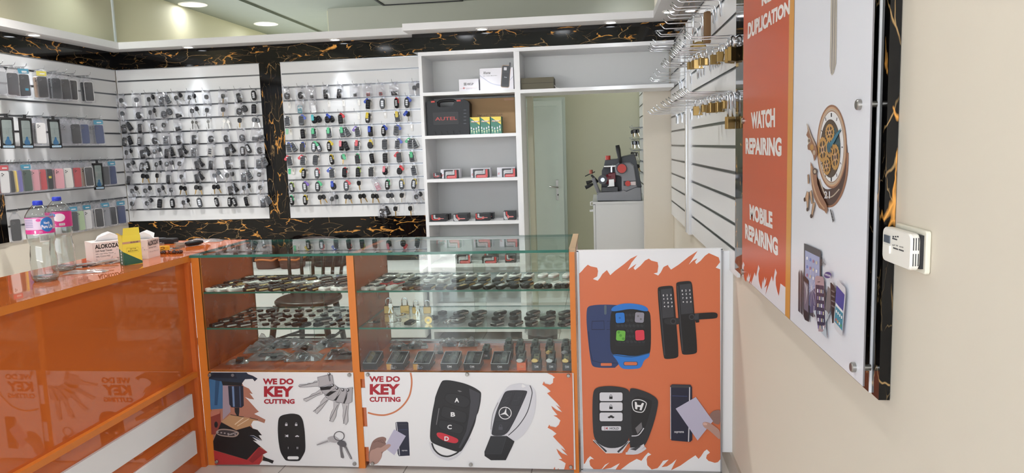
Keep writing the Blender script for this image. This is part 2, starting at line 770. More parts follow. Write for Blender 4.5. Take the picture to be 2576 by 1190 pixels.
g.box(-2.85, 7.75, 0, -2.80, 9.4, ZC, OLIVE)
g.box(XL - 0.2, 9.4, 0, -2.80, 9.5, ZC, UPPER)
struct('wall_back', g)

g = G(); g.box(0.43, YB + 0.12, 0, XR, 7.64, 2.38, OLIVE)
struct('wall_alcove', g)

# shop front behind the camera: low wall, header, an open door leaf's gap at x -2.0 .. -1.55
g = G()
for x0, x1 in ((XL - 0.2, -1.98), (-1.55, XR + 0.15)):
    g.box(x0, -1.32, 0, x1, -1.2, 0.8, CREAM)
g.box(XL - 0.2, -1.32, 2.72, XR + 0.15, -1.2, ZC, CREAM)
for x in (XL, -2.03, -1.55, XR - 0.06):
    g.box(x, -1.3, 0.8 if x in (XL,) else 0, x + 0.05, -1.22, 2.72, ALU)
struct('wall_front', g)
g = G(); g.box(-14, -26, -0.14, 12, -1.32, -0.04, mat('pavement_stone', 'd5d4d1', 0.8, vary=0.06))
struct('pavement', g)

# baseboard on the sign-side wall
g = G(); g.box(XR - 0.012, -1.2, 0, XR, 5.8, 0.1, mat('baseboard_tile', 'b3a99c', 0.3, vary=0.05), 0.0)
struct('baseboard_right', g)

# cornice: white fascia boards with a grey soffit, all round
SOFF = mat('soffit_paint', 'c3c1c4', 0.55, vary=0.01)
g = G()
g.box(XL, 5.66, 2.385, -1.38, YB, 2.439, CORN)
struct('trim_1', g)
g = G(); g.box(XL, -1.1, 2.385, -3.846, 5.66, 2.439, CORN)
struct('trim_2', g)
g = G(); g.box(-1.385, 5.27, 2.351, 0.39, 5.81, 2.400, CORN)
struct('trim_3', g)
g = G(); g.box(0.39, -1.1, 2.351, XR, 5.83, 2.400, CORN)
struct('trim_4', g)
# polished black marble bands
g = G(); g.box(XL + 0.015, YB, 2.238, -1.362, YB + 0.015, 2.385, MARBH)
struct('trim_5', g)
g = G(); g.box(XL, -1.1, 2.238, XL + 0.015, YB + 0.015, 2.385, MARBH)
struct('trim_6', g)
g = G(); g.box(-1.362, 5.45, 2.218, 0.545, 5.81, 2.351, MARBH)
struct('trim_7', g)
g = G(); g.box(0.545, 1.55, 2.218, XR, 5.81, 2.351, MARBH)
struct('trim_8', g)
g = G(); g.box(XL, YB, 0.60, -1.35, YB + 0.012, 0.968, MARBH)
struct('trim_9', g)
g = G(); g.box(-2.742, YB - 0.004, 0.968, -2.560, YB + 0.012, 2.238, MARBV)
struct('trim_10', g)
g = G(); g.box(XL, 2.9, 0.962, XL + 0.018, 4.515, 2.238, MARBV)
struct('trim_11', g)


# ---------------------------------------------------------------- slatwall panels
def slat_panel(name, label, fr, a0, a1, b0, b1, grooves, edge=True):
    root = thing(name, label, 'slatwall', fr(a0, b0, 0))
    g = G()

    def bx(g, a0, b0, c0, a1, b1, c1, m):
        vs = [fr(a, b, c) for c in (c0, c1) for b in (b0, b1) for a in (a0, a1)]
        g.add(vs, [(0, 2, 3, 1), (4, 5, 7, 6), (0, 1, 5, 4), (2, 6, 7, 3), (0, 4, 6, 2), (1, 3, 7, 5)], m)
    bx(g, a0, b0, -0.012, a1, b1, -0.010, SLAT)
    lo = b0
    for z in sorted(grooves) + [None]:
        hi = b1 if z is None else z - 0.0055
        bx(g, a0, lo, -0.010, a1, hi, 0.0, SLAT)
        lo = None if z is None else z + 0.0055
    g.build('slat_board', root)
    for z in sorted(grooves):
        g = G()
        bx(g, a0, z - 0.0055, -0.009, a1, z + 0.0055, -0.0065, ALUD)
        bx(g, a0, z - 0.0075, -0.0065, a1, z - 0.0050, 0.0012, ALU)
        bx(g, a0, z + 0.0048, -0.0065, a1, z + 0.0062, 0.0006, ALU)
        g.build('groove_insert', root)
    if edge:
        g = G()
        bx(g, a0 - 0.006, b1, -0.012, a1 + 0.006, b1 + 0.006, 0.003, ALU)
        bx(g, a0 - 0.006, b0, -0.012, a0, b1, 0.003, WHITE)
        g.build('edge_strip', root)
    return root


BACK = frame((0, YB, 0), (1, 0, 0), (0, 0, 1))
LEFT = frame((XL + 0.012, 0, 0), (0, -1, 0), (0, 0, 1))       # a = -y, faces +X
LEFT = (lambda a, b, c=0.0: Vector((XL + 0.014 + c, a, b)))
XS = 0.558
RIGHT = (lambda a, b, c=0.0: Vector((XS - c, a, b)))
GZ = [1.068 + 0.1078 * k for k in range(11)]
slat_panel('slatwall_panel', 'white slatwall panel of car keys between the phone case corner and black marble strip', BACK, -3.995, -2.745, 0.968, 2.236, GZ)
slat_panel('slatwall_panel', 'white slatwall panel with coloured key tags, beside the white bookcase', BACK, -2.556, -1.34, 0.968, 2.236, GZ)
slat_panel('slatwall_panel', 'white slatwall panel hung with phone cases above the orange counter', LEFT, 4.52, 5.815, 0.962, 2.236, GZ)
RZ = [1.043 + 0.1068 * k for k in range(11)]
slat_panel('slatwall_panel', 'white slatwall panel with padlocks, next to the orange wall sign', RIGHT, 3.06, 4.575, 0.935, 2.216, RZ, False)
slat_panel('slatwall_panel', 'white slatwall panel with bare chrome hooks, between chrome post and pale pier', RIGHT, 4.76, 5.83, 0.935, 2.216, RZ, False)
root = thing('wall_post', 'white upright post with chrome edge between two slatwall panels', 'post', (0.55, 4.67, 0.93))
g = G(); g.box(0.543, 4.58, 0.925, XR, 4.70, 2.216, WHITE); g.build('post_board', root)
g = G(); g.box(0.540, 4.70, 0.925, XR, 4.755, 2.216, CHROME); g.build('chrome_edge', root)

# ---------------------------------------------------------------- downlights
LAMP = mat('lamp_glow', 'ffffff', 0.5, emit='f4f8ff', estr=14.0)


def downlight(label, x, y, z, r, watts, color, spot=True, group=None):
    t = thing('downlight', label, 'ceiling light', (x, y, z))
    g = G(); g.lathe([(r * 1.28, z), (r * 1.28, z - 0.006), (r, z - 0.008), (r * 0.95, z - 0.001)], WPL, (x, y, 0), 28)
    g.build('rim', t)
    g = G(); g.lathe([(0.0005, z - 0.003), (r * 0.96, z - 0.003)], LAMP, (x, y, 0), 28); g.build('diffuser', t)
    l = bpy.data.lights.new('downlight_beam', 'SPOT')
    l.energy = watts
    l.color = color
    l.spot_size = radians(54 if r < 0.06 else 140)
    l.spot_blend = 1.0
    l.shadow_soft_size = r * 0.8
    o = bpy.data.objects.new('downlight_beam', l)
    COL.objects.link(o)
    o.parent = t
    o.location = (0, 0, -0.02)


COOL = (0.86, 0.93, 1.0)
for lab, x, y, z in (
        ('small round downlight in the soffit above the phone cases', -3.91, 4.83, 2.385),
        ('added unseen small round downlight in the soffit above the upright black marble, street end', -3.91, 3.55, 2.385),  # out of view, added to brighten the phone case wall
        ('small round downlight in the soffit above the corner key panel', -3.28, 5.715, 2.385),
        ('small round downlight in the soffit above the tagged key panel', -2.05, 5.715, 2.385),
        ('small round downlight in the soffit above the box shelves', -0.82, 5.36, 2.351),
        ('small round downlight in the soffit above the back room opening', 0.10, 5.36, 2.351),
        ('small round downlight in the soffit above the far bare hooks', 0.475, 5.05, 2.351)):
    downlight(lab, x, y, z, 0.036, 18, COOL)
for lab, x, y, c in (
        ('large round ceiling light nearest the tall pale yellow wall', -3.73, 8.17, (0.85, 1, 0.92)),
        ('large round ceiling light at the top edge over the key wall', -3.90, 6.94, (1, 0.9, 0.72)),
        ('large round ceiling light above the bookcase and the hooks', 0.265, 8.22, (0.95, 1, 0.95))):
    downlight(lab, x, min(y, 7.3) if x > -3 else y, ZC - (0.025 if x < -3.4 else 0), 0.105, 2.2 if x < -3 else 16, c)
for lab, y, c in (('assumed unseen round warm ceiling light washing the high wall over the phone cases', 4.1, (1, .80, .55)), ('assumed unseen round cool ceiling light washing the high wall at the phone case corner', 5.25, (.92, 1, .93))):  # lamps out of view, assumed from the wall's glow, added to brighten it
    downlight(lab, -3.72, y, ZC, 0.105, 17, c)
for j, y in enumerate((0.9, 2.2, 4.15)):  # unseen ceiling lamps, added to lift the overall brightness of the room
    for i, x in enumerate((-3.1, -1.75, -0.45)):
        downlight('added ceiling fill light over the shop floor, %s across in %s line from the street' % (ORD[i], ORD[j]), x, y, ZC, 0.105, (6, 16, 84)[j] * (1.8, 1.15, .9)[i], (1, .985, .965), group='added fill lights over the shop floor')

t = thing('air_vent', 'grey rectangular ceiling air vent with dark edge, cut by the top of the picture', 'vent', (-1.75, 7.2, ZC))
g = G(); g.box(-2.16, 6.7, ZC - 0.012, -1.36, 7.55, ZC, mat('vent_grey', '8f9088', 0.6)); g.build('vent_plate', t)
g = G()
for x0, y0, x1, y1 in ((-2.18, 7.54, -1.34, 7.565), (-2.18, 6.69, -2.155, 7.565), (-1.365, 6.69, -1.34, 7.565)):
    g.box(x0, y0, ZC - 0.02, x1, y1, ZC, BLACKM)
g.build('vent_frame', t)

# ---------------------------------------------------------------- back room: door, cabinet, key slats
t = thing('door_1', 'pale grey green door with lever handle in the back room', 'door', (-0.6, 7.6, 0))
t['kind'] = 'structure'
D0, D1, DT = -0.80, -0.42, 1.90
g = G(); g.box(D0, 7.60, 0.005, D1, 7.635, DT, DOORP); g.build('door_leaf', t)
g = G(); g.box(D1, 7.56, 0, D1 + 0.055, 7.64, DT + 0.055, DOORP); g.box(D1 + 0.055, 7.585, 0, D1 + 0.085, 7.64, DT + 0.085, DOORP)
g.box(D0, 7.56, DT, D1, 7.64, DT + 0.055, DOORP); g.box(D0 - 0.085, 7.585, DT + 0.055, D1 + 0.055, 7.64, DT + 0.085, DOORP)
g.box(D0 - 0.085, 7.57, 0, D0, 7.64, DT + 0.055, DOORP); g.build('door_frame', t)
hz = at(1404, 478, 1, 7.59)
g = G(); g.box(hz.x - 0.02, 7.59, hz.z - 0.105, hz.x + 0.02, 7.602, hz.z + 0.105, STEEL, 0.003)
g.tube([(hz.x, 7.59, hz.z + 0.03), (hz.x, 7.55, hz.z + 0.03), (hz.x - 0.02, 7.545, hz.z + 0.032), (hz.x - 0.085, 7.545, hz.z + 0.042)], 0.008, STEEL, 8)
g.cyl((hz.x, 7.588, hz.z - 0.05), (hz.x, 7.592, hz.z - 0.05), 0.009, BLACKM)
g.build('door_handle', t)
# pipe-like jamb beside the bookcase
g = G(); g.box(-0.555, 5.83, 0, -0.515, 5.94, 2.18, OLIVE)
struct('trim_12', g)


# ================================================================ white bookcase and the bridge shelf
def bookcase():
    t = thing('bookcase', 'tall white open bookcase of boxes beside the back room opening', 'bookcase', (-0.95, 5.6, 0))
    y0, y1 = 5.45, 5.83
    x0, x1, x2, x3 = -1.322, -0.602, -0.570, 0.545
    for a, b in ((x0, x0 + 0.024), (x1 - 0.006, x2 + 0.004)):
        g = G(); g.box(a, y0, 0, b, y1, 2.216, WHITE); g.build('side_board', t)
    g = G(); g.box(x0 + 0.024, y1 - 0.012, 0, x1 - 0.006, y1, 2.19, GREYED); g.build('back_board', t)
    g = G(); g.box(x0, y0 - 0.004, 2.19, x3, y1, 2.217, WHITE); g.build('top_board', t)
    zs = []
    for i, (pl, pr) in enumerate(((236, 229), (345, 339), (456, 449), (564, 558))):
        z = (at(1075, pl, 1, y0).z + at(1295, pr, 1, y0).z) / 2
        zs.append(z)
        g = G(); g.box(x0 + 0.024, y0, z - 0.012, x1 - 0.006, y1 - 0.012, z + 0.012, WHITE); g.build('shelf', t)
    zs.append(at(1200, 668, 1, y0).z)
    for z in (zs[-1], zs[-1] - 0.34, 0.10):
        g = G(); g.box(x0 + 0.024, y0, z - 0.012, x1 - 0.006, y1 - 0.012, z + 0.012, WHITE); g.build('shelf', t)
    zb = at(1500, 222, 1, y0).z
    g = G(); g.box(x2 + 0.004, y0, zb - 0.014, x3, y1, zb + 0.012, WHITE); g.build('bridge_shelf', t)
    g = G(); g.box(x2 + 0.004, y1 - 0.012, zb + 0.012, x3, y1, 2.19, GREYED); g.build('bridge_back', t)
    return [z + 0.0125 for z in zs], zb + 0.0125


SHZ, BRZ = bookcase()
BKY = 5.45

# ---------------------------------------------------------------- orange counter along the phone case side
XF, XK, ZT = -1.925, -2.42, 1.040


def counter():
    t = thing('sales_counter', 'glossy orange sales counter with white slats, holding bottles and tissues', 'counter', (-2.17, 2.4, 0))
    g = G(); g.box(XK, 0.9, ZT - 0.03, XF, 3.80, ZT - 0.0015, ORTRIM)
    g.box(XK, 0.9, ZT - 0.0015, XF, 3.80, ZT, ORANGE); g.build('counter_top', t)
    xp = XF - 0.022
    g = G(); g.box(xp - 0.02, 0.95, 0.48, xp, 3.195, ZT - 0.03, ORANGE); g.build('front_panel', t)
    g = G(); g.box(xp - 0.02, 0.95, 0.0, xp, 3.195, 0.455, ORANGE); g.build('kick_panel', t)
    g = G(); g.box(xp - 0.02, 0.95, 0.455, XF, 3.195, 0.480, ORTRIM); g.build('rail', t)
    for z0, z1 in ((0.270, 0.385), (0.090, 0.203)):
        g = G(); g.box(xp, 0.95, z0, xp + 0.012, 3.15, z1, WHITE, 0.001); g.build('white_slat', t)
    g = G(); g.box(XK + 0.03, 3.195, 0, XF, 3.217, ZT - 0.03, ORANGE); g.build('end_panel', t)
    g = G(); g.box(XK + 0.02, 0.95, 0, XK + 0.04, 3.75, ZT - 0.03, WHITE); g.build('back_panel', t)
    return t


counter()

# ---------------------------------------------------------------- glass showcase
CF, CB = 3.219, 3.760          # front and back
CL, CR = -1.900, -0.115
Z1, Z2, ZD = 0.857, 0.682, 0.474
CM0, CM1 = None, None


def showcase():
    global CM0, CM1
    t = thing('glass_showcase', 'orange glass showcase of key fobs behind two printed posters', 'showcase', (-1.0, 3.5, 0))
    m0 = at(871, 660, 1, CF).x
    m1 = at(889, 660, 1, CF).x
    CM0, CM1 = m0, m1

    def post(name, x0, x1, inner):
        g = G(); g.box(x0, CF, 0, x1, CF + 0.02, ZT - 0.012, ORTRIM); g.build(name, t)
        g = G(); g.box(x0 + 0.002, CF + 0.02, 0, x1 - 0.002, CB, ZT - 0.012, inner); g.build('side_panel', t)
    post('corner_post', CL - 0.0245, CL + 0.014, ORDARK)
    post('middle_post', m0, m1, ORDARK)
    post('corner_post', CR - 0.024, CR, ORDARK)
    g = G(); g.box(CR - 0.024, CF, ZT - 0.012, CR + 0.004, CB, ZT + 0.004, mat('worn_wood_edge', 'b79a78', 0.5, vary=0.1)); g.build('top_edge_strip', t)
    g = G(); g.box(CL + 0.014, CF, ZD - 0.034, m0, CF + 0.02, ZD, ORTRIM); g.build('bottom_rail', t)
    g = G(); g.box(m1, CF, ZD - 0.034, CR - 0.024, CF + 0.02, ZD, ORTRIM); g.build('bottom_rail', t)
    g = G(); g.box(CL + 0.014, CF + 0.02, ZD - 0.02, m0 + 0.002, CB, ZD, ORDARK); g.build('deck', t)
    g = G(); g.box(m1 - 0.002, CF + 0.02, ZD - 0.02, CR - 0.024, CB, ZD, ORDARK); g.build('deck', t)
    for x0, x1 in ((CL + 0.014, m0), (m1, CR - 0.024)):
        g = G(); g.box(x0, CF + 0.012, 0.03, x1, CF + 0.03, ZD - 0.034, ORANGE); g.build('base_panel', t)
        for z0, z1 in ((0.300, 0.395), (0.105, 0.205)):
            g = G(); g.box(x0, CF + 0.004, z0, x1, CF + 0.012, z1, WHITE); g.build('white_slat', t)
    # glass
    def sheet(x0, y0, z0, x1, y1, z1, face, edge, thinaxis):
        g = G()
        v = [(x, y, z) for z in (z0, z1) for y in (y0, y1) for x in (x0, x1)]
        F = {2: [(0, 2, 3, 1), (4, 5, 7, 6)], 1: [(0, 1, 5, 4), (2, 6, 7, 3)], 0: [(0, 4, 6, 2), (1, 3, 7, 5)]}
        for ax in (0, 1, 2):
            g.add(v, F[ax], face if ax == thinaxis else edge)
        return g
    sheet(CL - 0.024, CF - 0.012, ZT - 0.012, CR - 0.026, CB + 0.01, ZT, GLASST, GEDGE, 2).build('top_glass', t)
    for x0, x1 in ((CL + 0.014, m0), (m1, CR - 0.024)):
        sheet(x0, CF + 0.004, ZD, x1, CF + 0.009, ZT - 0.012, GLASS, GEDGE, 1).build('front_glass', t)
        for z in (Z1, Z2):
            sheet(x0, CF + 0.02, z - 0.008, x1, CB - 0.06, z, GLASS, GEDGE, 2).build('glass_shelf', t)
        w = (x1 - x0) / 2
        sheet(x0, CB - 0.012, ZD, x0 + w + 0.03, CB - 0.007, ZT - 0.012, GLASS, GEDGE, 1).build('sliding_glass_door', t)
        sheet(x0 + w - 0.03, CB - 0.028, ZD, x1, CB - 0.023, ZT - 0.012, GLASS, GEDGE, 1).build('sliding_glass_door', t)
        g = G(); g.box(x0, CB - 0.035, ZD, x1, CB, ZD + 0.012, ALU); g.build('door_track', t)
    return t


showcase()

# ---------------------------------------------------------------- end panel with the tall poster
t = thing('end_panel', 'tall white board with orange poster at the end of the glass showcase', 'panel', (0.21, 3.25, 0))
PX0, PX1, PY = -0.098, 0.521, 3.238
g = G(); g.box(PX0, PY, 0.012, PX1, PY + 0.018, 1.026, WHITE); g.build('board', t)
g = G(); g.box(PX0 - 0.008, PY - 0.003, 0.008, PX0, PY + 0.02, 1.030, ALU); g.box(PX1, PY - 0.003, 0.008, PX1 + 0.006, PY + 0.02, 1.030, ALU)
g.box(PX0 - 0.008, PY - 0.003, 1.026, PX1 + 0.006, PY + 0.02, 1.032, CORN); g.box(PX0 - 0.008, PY - 0.003, 0.0, PX1 + 0.006, PY + 0.02, 0.012, ALU)
g.build('edge_strip', t)
POSTER3 = t
t = thing('wall_batten', 'narrow white upright batten between the tall poster board and the cream wall', 'batten', (0.55, 3.26, 0.1))
g = G(); g.box(0.530, PY + 0.01, 0.1, XR - 0.0005, PY + 0.03, 1.018, WHITE); g.build('batten_board', t)

# ---------------------------------------------------------------- white base cabinets under the key wall
def base_cabinets():
    zt, y0 = 0.600, 5.36
    w = thing('worktop', 'long white worktop under the marble band, carrying brown and black bags', 'worktop', (-2.6, 5.6, zt))
    g = G(); g.box(-3.9, y0 - 0.02, zt - 0.03, -1.335, YB - 0.001, zt, WHITE, 0.002); g.build('worktop_slab', w)
    xs = [-3.35, -2.73, -2.11, -1.345]
    labs = ['white base cabinet under the worktop, at the corner end', 'white base cabinet under the worktop, behind the dark chair', 'white base cabinet under the worktop, touching the bookcase']
    for i in range(3):
        a, b = xs[i], xs[i + 1]
        c = thing('base_cabinet', labs[i], 'cabinet', ((a + b) / 2, 5.6, 0), group='white base cabinets')
        g = G(); g.box(a, y0 + 0.022, 0.06, b, YB - 0.001, zt - 0.031, WHITE); g.build('carcass', c)
        m = (a + b) / 2
        for x0, x1, h in ((a, m, m - 0.04), (m, b, m + 0.04)):
            g = G(); g.box(x0 + 0.002, y0, 0.07, x1 - 0.002, y0 + 0.02, zt - 0.034, WHITE, 0.001)
            d = g.build('cabinet_door', c)
            g = G(); g.tube([(h, y0, 0.50), (h, y0 - 0.02, 0.50), (h, y0 - 0.02, 0.42), (h, y0, 0.42)], 0.004, STEEL, 6); g.build('handle', d)
        g = G(); g.box(a + 0.01, y0 + 0.05, 0, b - 0.01, y0 + 0.07, 0.06, DGREY); g.build('plinth', c)


base_cabinets()

# ---------------------------------------------------------------- chair behind the showcase
def chair():
    CH = mat('dark_chair_wood', '2c2320', 0.32, vary=0.08)
    y = 4.55
    bp = at(770, 752, 1, y)
    cx, sz = bp.x + 0.01, at(770, 748, 1, y).z
    t = thing('spindle_back_chair', 'dark wooden spindle back chair behind the glass showcase', 'chair', (cx, y, 0))
    g = G()
    g.slab(ell(0.42, 0.40, 28, cx, y + 0.02, 0.8), sz - 0.035, sz, CH, 0.01, smooth=True); g.build('seat', t)
    for sx, sy, ox, oy in ((-0.16, -0.13, -0.07, -0.06), (0.16, -0.13, 0.07, -0.06), (-0.12, 0.17, -0.05, 0.08), (0.12, 0.17, 0.05, 0.08)):
        g = G(); g.tube([(cx + sx, y + sy, sz - 0.03), (cx + sx + ox * .5, y + sy + oy * .5, sz * 0.5), (cx + sx + ox, y + sy + oy, 0.0)], 0.02, CH, 10, rs=[0.022, 0.020, 0.015]); g.build('leg', t)
    g = G(); g.tube([(cx - 0.185, y - 0.155, sz * .55), (cx - 0.145, y + 0.21, sz * .5)], 0.009, CH, 8)
    g.tube([(cx + 0.185, y - 0.155, sz * .55), (cx + 0.145, y + 0.21, sz * .5)], 0.009, CH, 8)
    g.tube([(cx - 0.165, y + 0.02, sz * .53), (cx + 0.165, y + 0.02, sz * .53)], 0.009, CH, 8); g.build('stretcher', t)
    top = []
    for i in range(6):
        a = (i - 2.5) / 2.5
        x0 = cx + a * 0.165
        x1 = cx + a * 0.205
        g = G(); g.tube([(x0, y + 0.19 - 0.05 * a * a, sz - 0.01), (x0 + (x1 - x0) * .5, y + 0.215 - 0.05 * a * a, sz + 0.17), (x1, y + 0.27 - 0.05 * a * a, sz + 0.33)], 0.011, CH, 8, rs=[0.013, 0.012, 0.010]); g.build('spindle', t)
    g = G()
    pts = spline([(cx - 0.22, y + 0.215, sz + 0.30), (cx - 0.13, y + 0.262, sz + 0.335), (cx, y + 0.28, sz + 0.345), (cx + 0.13, y + 0.262, sz + 0.335), (cx + 0.22, y + 0.215, sz + 0.30)], 5, False)
    g.tube(pts, 0.026, CH, 10); g.build('top_rail', t)


chair()


# ---------------------------------------------------------------- bags on the worktop, sack and bin behind the showcase
def soft_bag(name, label, cat, c, w, d, h, m, strap, bite=None):
    t = thing(name, label, cat, c)
    g = G()
    fr = lambda a, b, z: Vector((c[0] + a, c[1] + b, c[2] + z))
    rings = []
    n = 28
    for z, k in ((0.0, .88), (0.015, .97), (0.06, 1.0), (h * .6, .98), (h * .9, .93), (h, .82)):
        rings.append([fr(p[0] * k, p[1] * k, z + (0.012 * sin(p[0] * 40) if z > 0.05 else 0)) for p in ell(w, d, n, 0, 0, 0.5)])
    vs = [v for r in rings for v in r]
    fs = [(k * n + i, k * n + (i + 1) % n, (k + 1) * n + (i + 1) % n, (k + 1) * n + i) for k in range(5) for i in range(n)]
    fs += [tuple(range(5 * n, 6 * n)), tuple(reversed(range(n)))]
    g.add(vs, fs, m, True); g.build('bag_body', t)
    if strap:
        g = G()
        ring = [fr(p[0] * 1.01, p[1] * 1.01, 0.075 + 0.004 * sin(i)) for i, p in enumerate(ell(w, d, n, 0, 0, 0.5))]
        g.tube(ring, 0.008, strap, 6, True); g.build('piping', t)
        g = G(); g.tube(spline([fr(-w * .3, 0, h - .004), fr(-w * .2, 0.01, h + .012), fr(0, 0.0, h + .02), fr(w * .2, 0.01, h + .012), fr(w * .3, 0, h - .004)], 4, False), 0.008, strap, 6); g.build('carry_strap', t)
    return t


BRN = mat('brown_leather', '5c3a30', 0.45, vary=0.15)
TANP = mat('tan_piping', 'c0703c', 0.5)
BLKF = mat('black_fabric', '191719', 0.7, vary=0.2)
p = at(682, 672, 2, 0.600); soft_bag('handbag', 'brown bag with tan piping on the worktop, by the black bag end', 'bag', (p.x, 5.52, 0.6), 0.17, 0.20, 0.16, BRN, TANP)
p = at(733, 672, 2, 0.600); soft_bag('handbag', 'brown bag with tan piping on the worktop, seen between the chair spindles', 'bag', (p.x + .02, 5.52, 0.6), 0.17, 0.20, 0.165, BRN, TANP)
p = at(835, 668, 2, 0.600); soft_bag('duffel_bag', 'black fabric bag on the worktop, seen past the middle post', 'bag', (p.x - .01, 5.60, 0.6), 0.26, 0.2, 0.18, BLKF, None)


# ================================================================ printed posters
def ink(name, col):
    return mat('print_' + name, col, 0.32)


P_WHITE = ink('white', 'e2e1e1')
P_RED = ink('red', 'a3202e')
P_OR = ink('orange', 'cf6f48')
P_ORD = ink('burnt_orange', 'c4532d')
P_BLK = ink('black', '1a191b')
P_BLK2 = ink('soft_black', '29292c')
P_CHAR = ink('charcoal', '3a3a3f')
P_GREY = ink('grey', 'aaa6a8')
P_LGREY = ink('light_grey', 'cfced3')
P_DGREY = ink('dark_grey', '6e6b6d')
P_NAVY = ink('navy', '1d1e33')
P_BLUE = ink('blue', '2a73c4')
P_SKIN = ink('skin', 'b18d81')
P_SKIN2 = ink('skin_shade', '8a6a61')
P_CARDC = ink('lilac_card', 'b5b0c4')
SXZ = lambda q: (q.x, q.z)
SYZ = lambda q: (q.y, q.z)
BOLT = STEEL


def bolts(root, pts, axis, v, nrm, r=0.0085, h=0.012):
    for p in pts:
        c = at(*p, axis, v)
        n = Vector(nrm)
        g = G(); g.cyl(c - n * 0.001, c + n * (h - 0.002), r, BOLT, n=18); g.cyl(c + n * (h - 0.002), c + n * h, r, BOLT, r * 0.82, 18)
        g.build('standoff_bolt', root)


def lock_icon(A, x, y, s, m, open_=False):
    A.rr((x, y + s * 0.3), s, s * 0.75, s * 0.1, m)
    a = [(x - s * .3, y), (x - s * .3, y - s * .35), (x - s * .12, y - s * .58), (x + s * .12, y - s * .58), (x + s * .3, y - s * .35), (x + s * .3, y - (s * .22 if open_ else 0))]
    A.line(a, s * 0.14, m)


def car_icon(A, x, y, w, m):
    A.fill([(x - w * .5, y + w * .12), (x - w * .48, y - w * .02), (x - w * .25, y - w * .1), (x - w * .12, y - w * .24), (x + w * .15, y - w * .24), (x + w * .28, y - w * .08), (x + w * .5, y - w * .02), (x + w * .48, y + w * .12)], m)
    A.disc((x - w * .27, y + w * .12), w * .1, m); A.disc((x + w * .27, y + w * .12), w * .1, m)


def hand_card(A, hand, thumb, card):
    A.fill(hand, P_SKIN2, 3)
    for k in range(3):
        A.line([(165 + k * 34, 872 - k * 12), (205 + k * 26, 858 - k * 6), (262 + k * 10, 880 + k * 4)], 6, ink('skin_crease', '6f524b'))
    A.fill(card, P_CARDC)
    A.fill(thumb, P_SKIN, 3)


# ---------------------------------------------------------------- poster under the first glass bay
YP = 3.212


def board(root, px0, px1, pt, pb, y, m=P_WHITE):
    pass


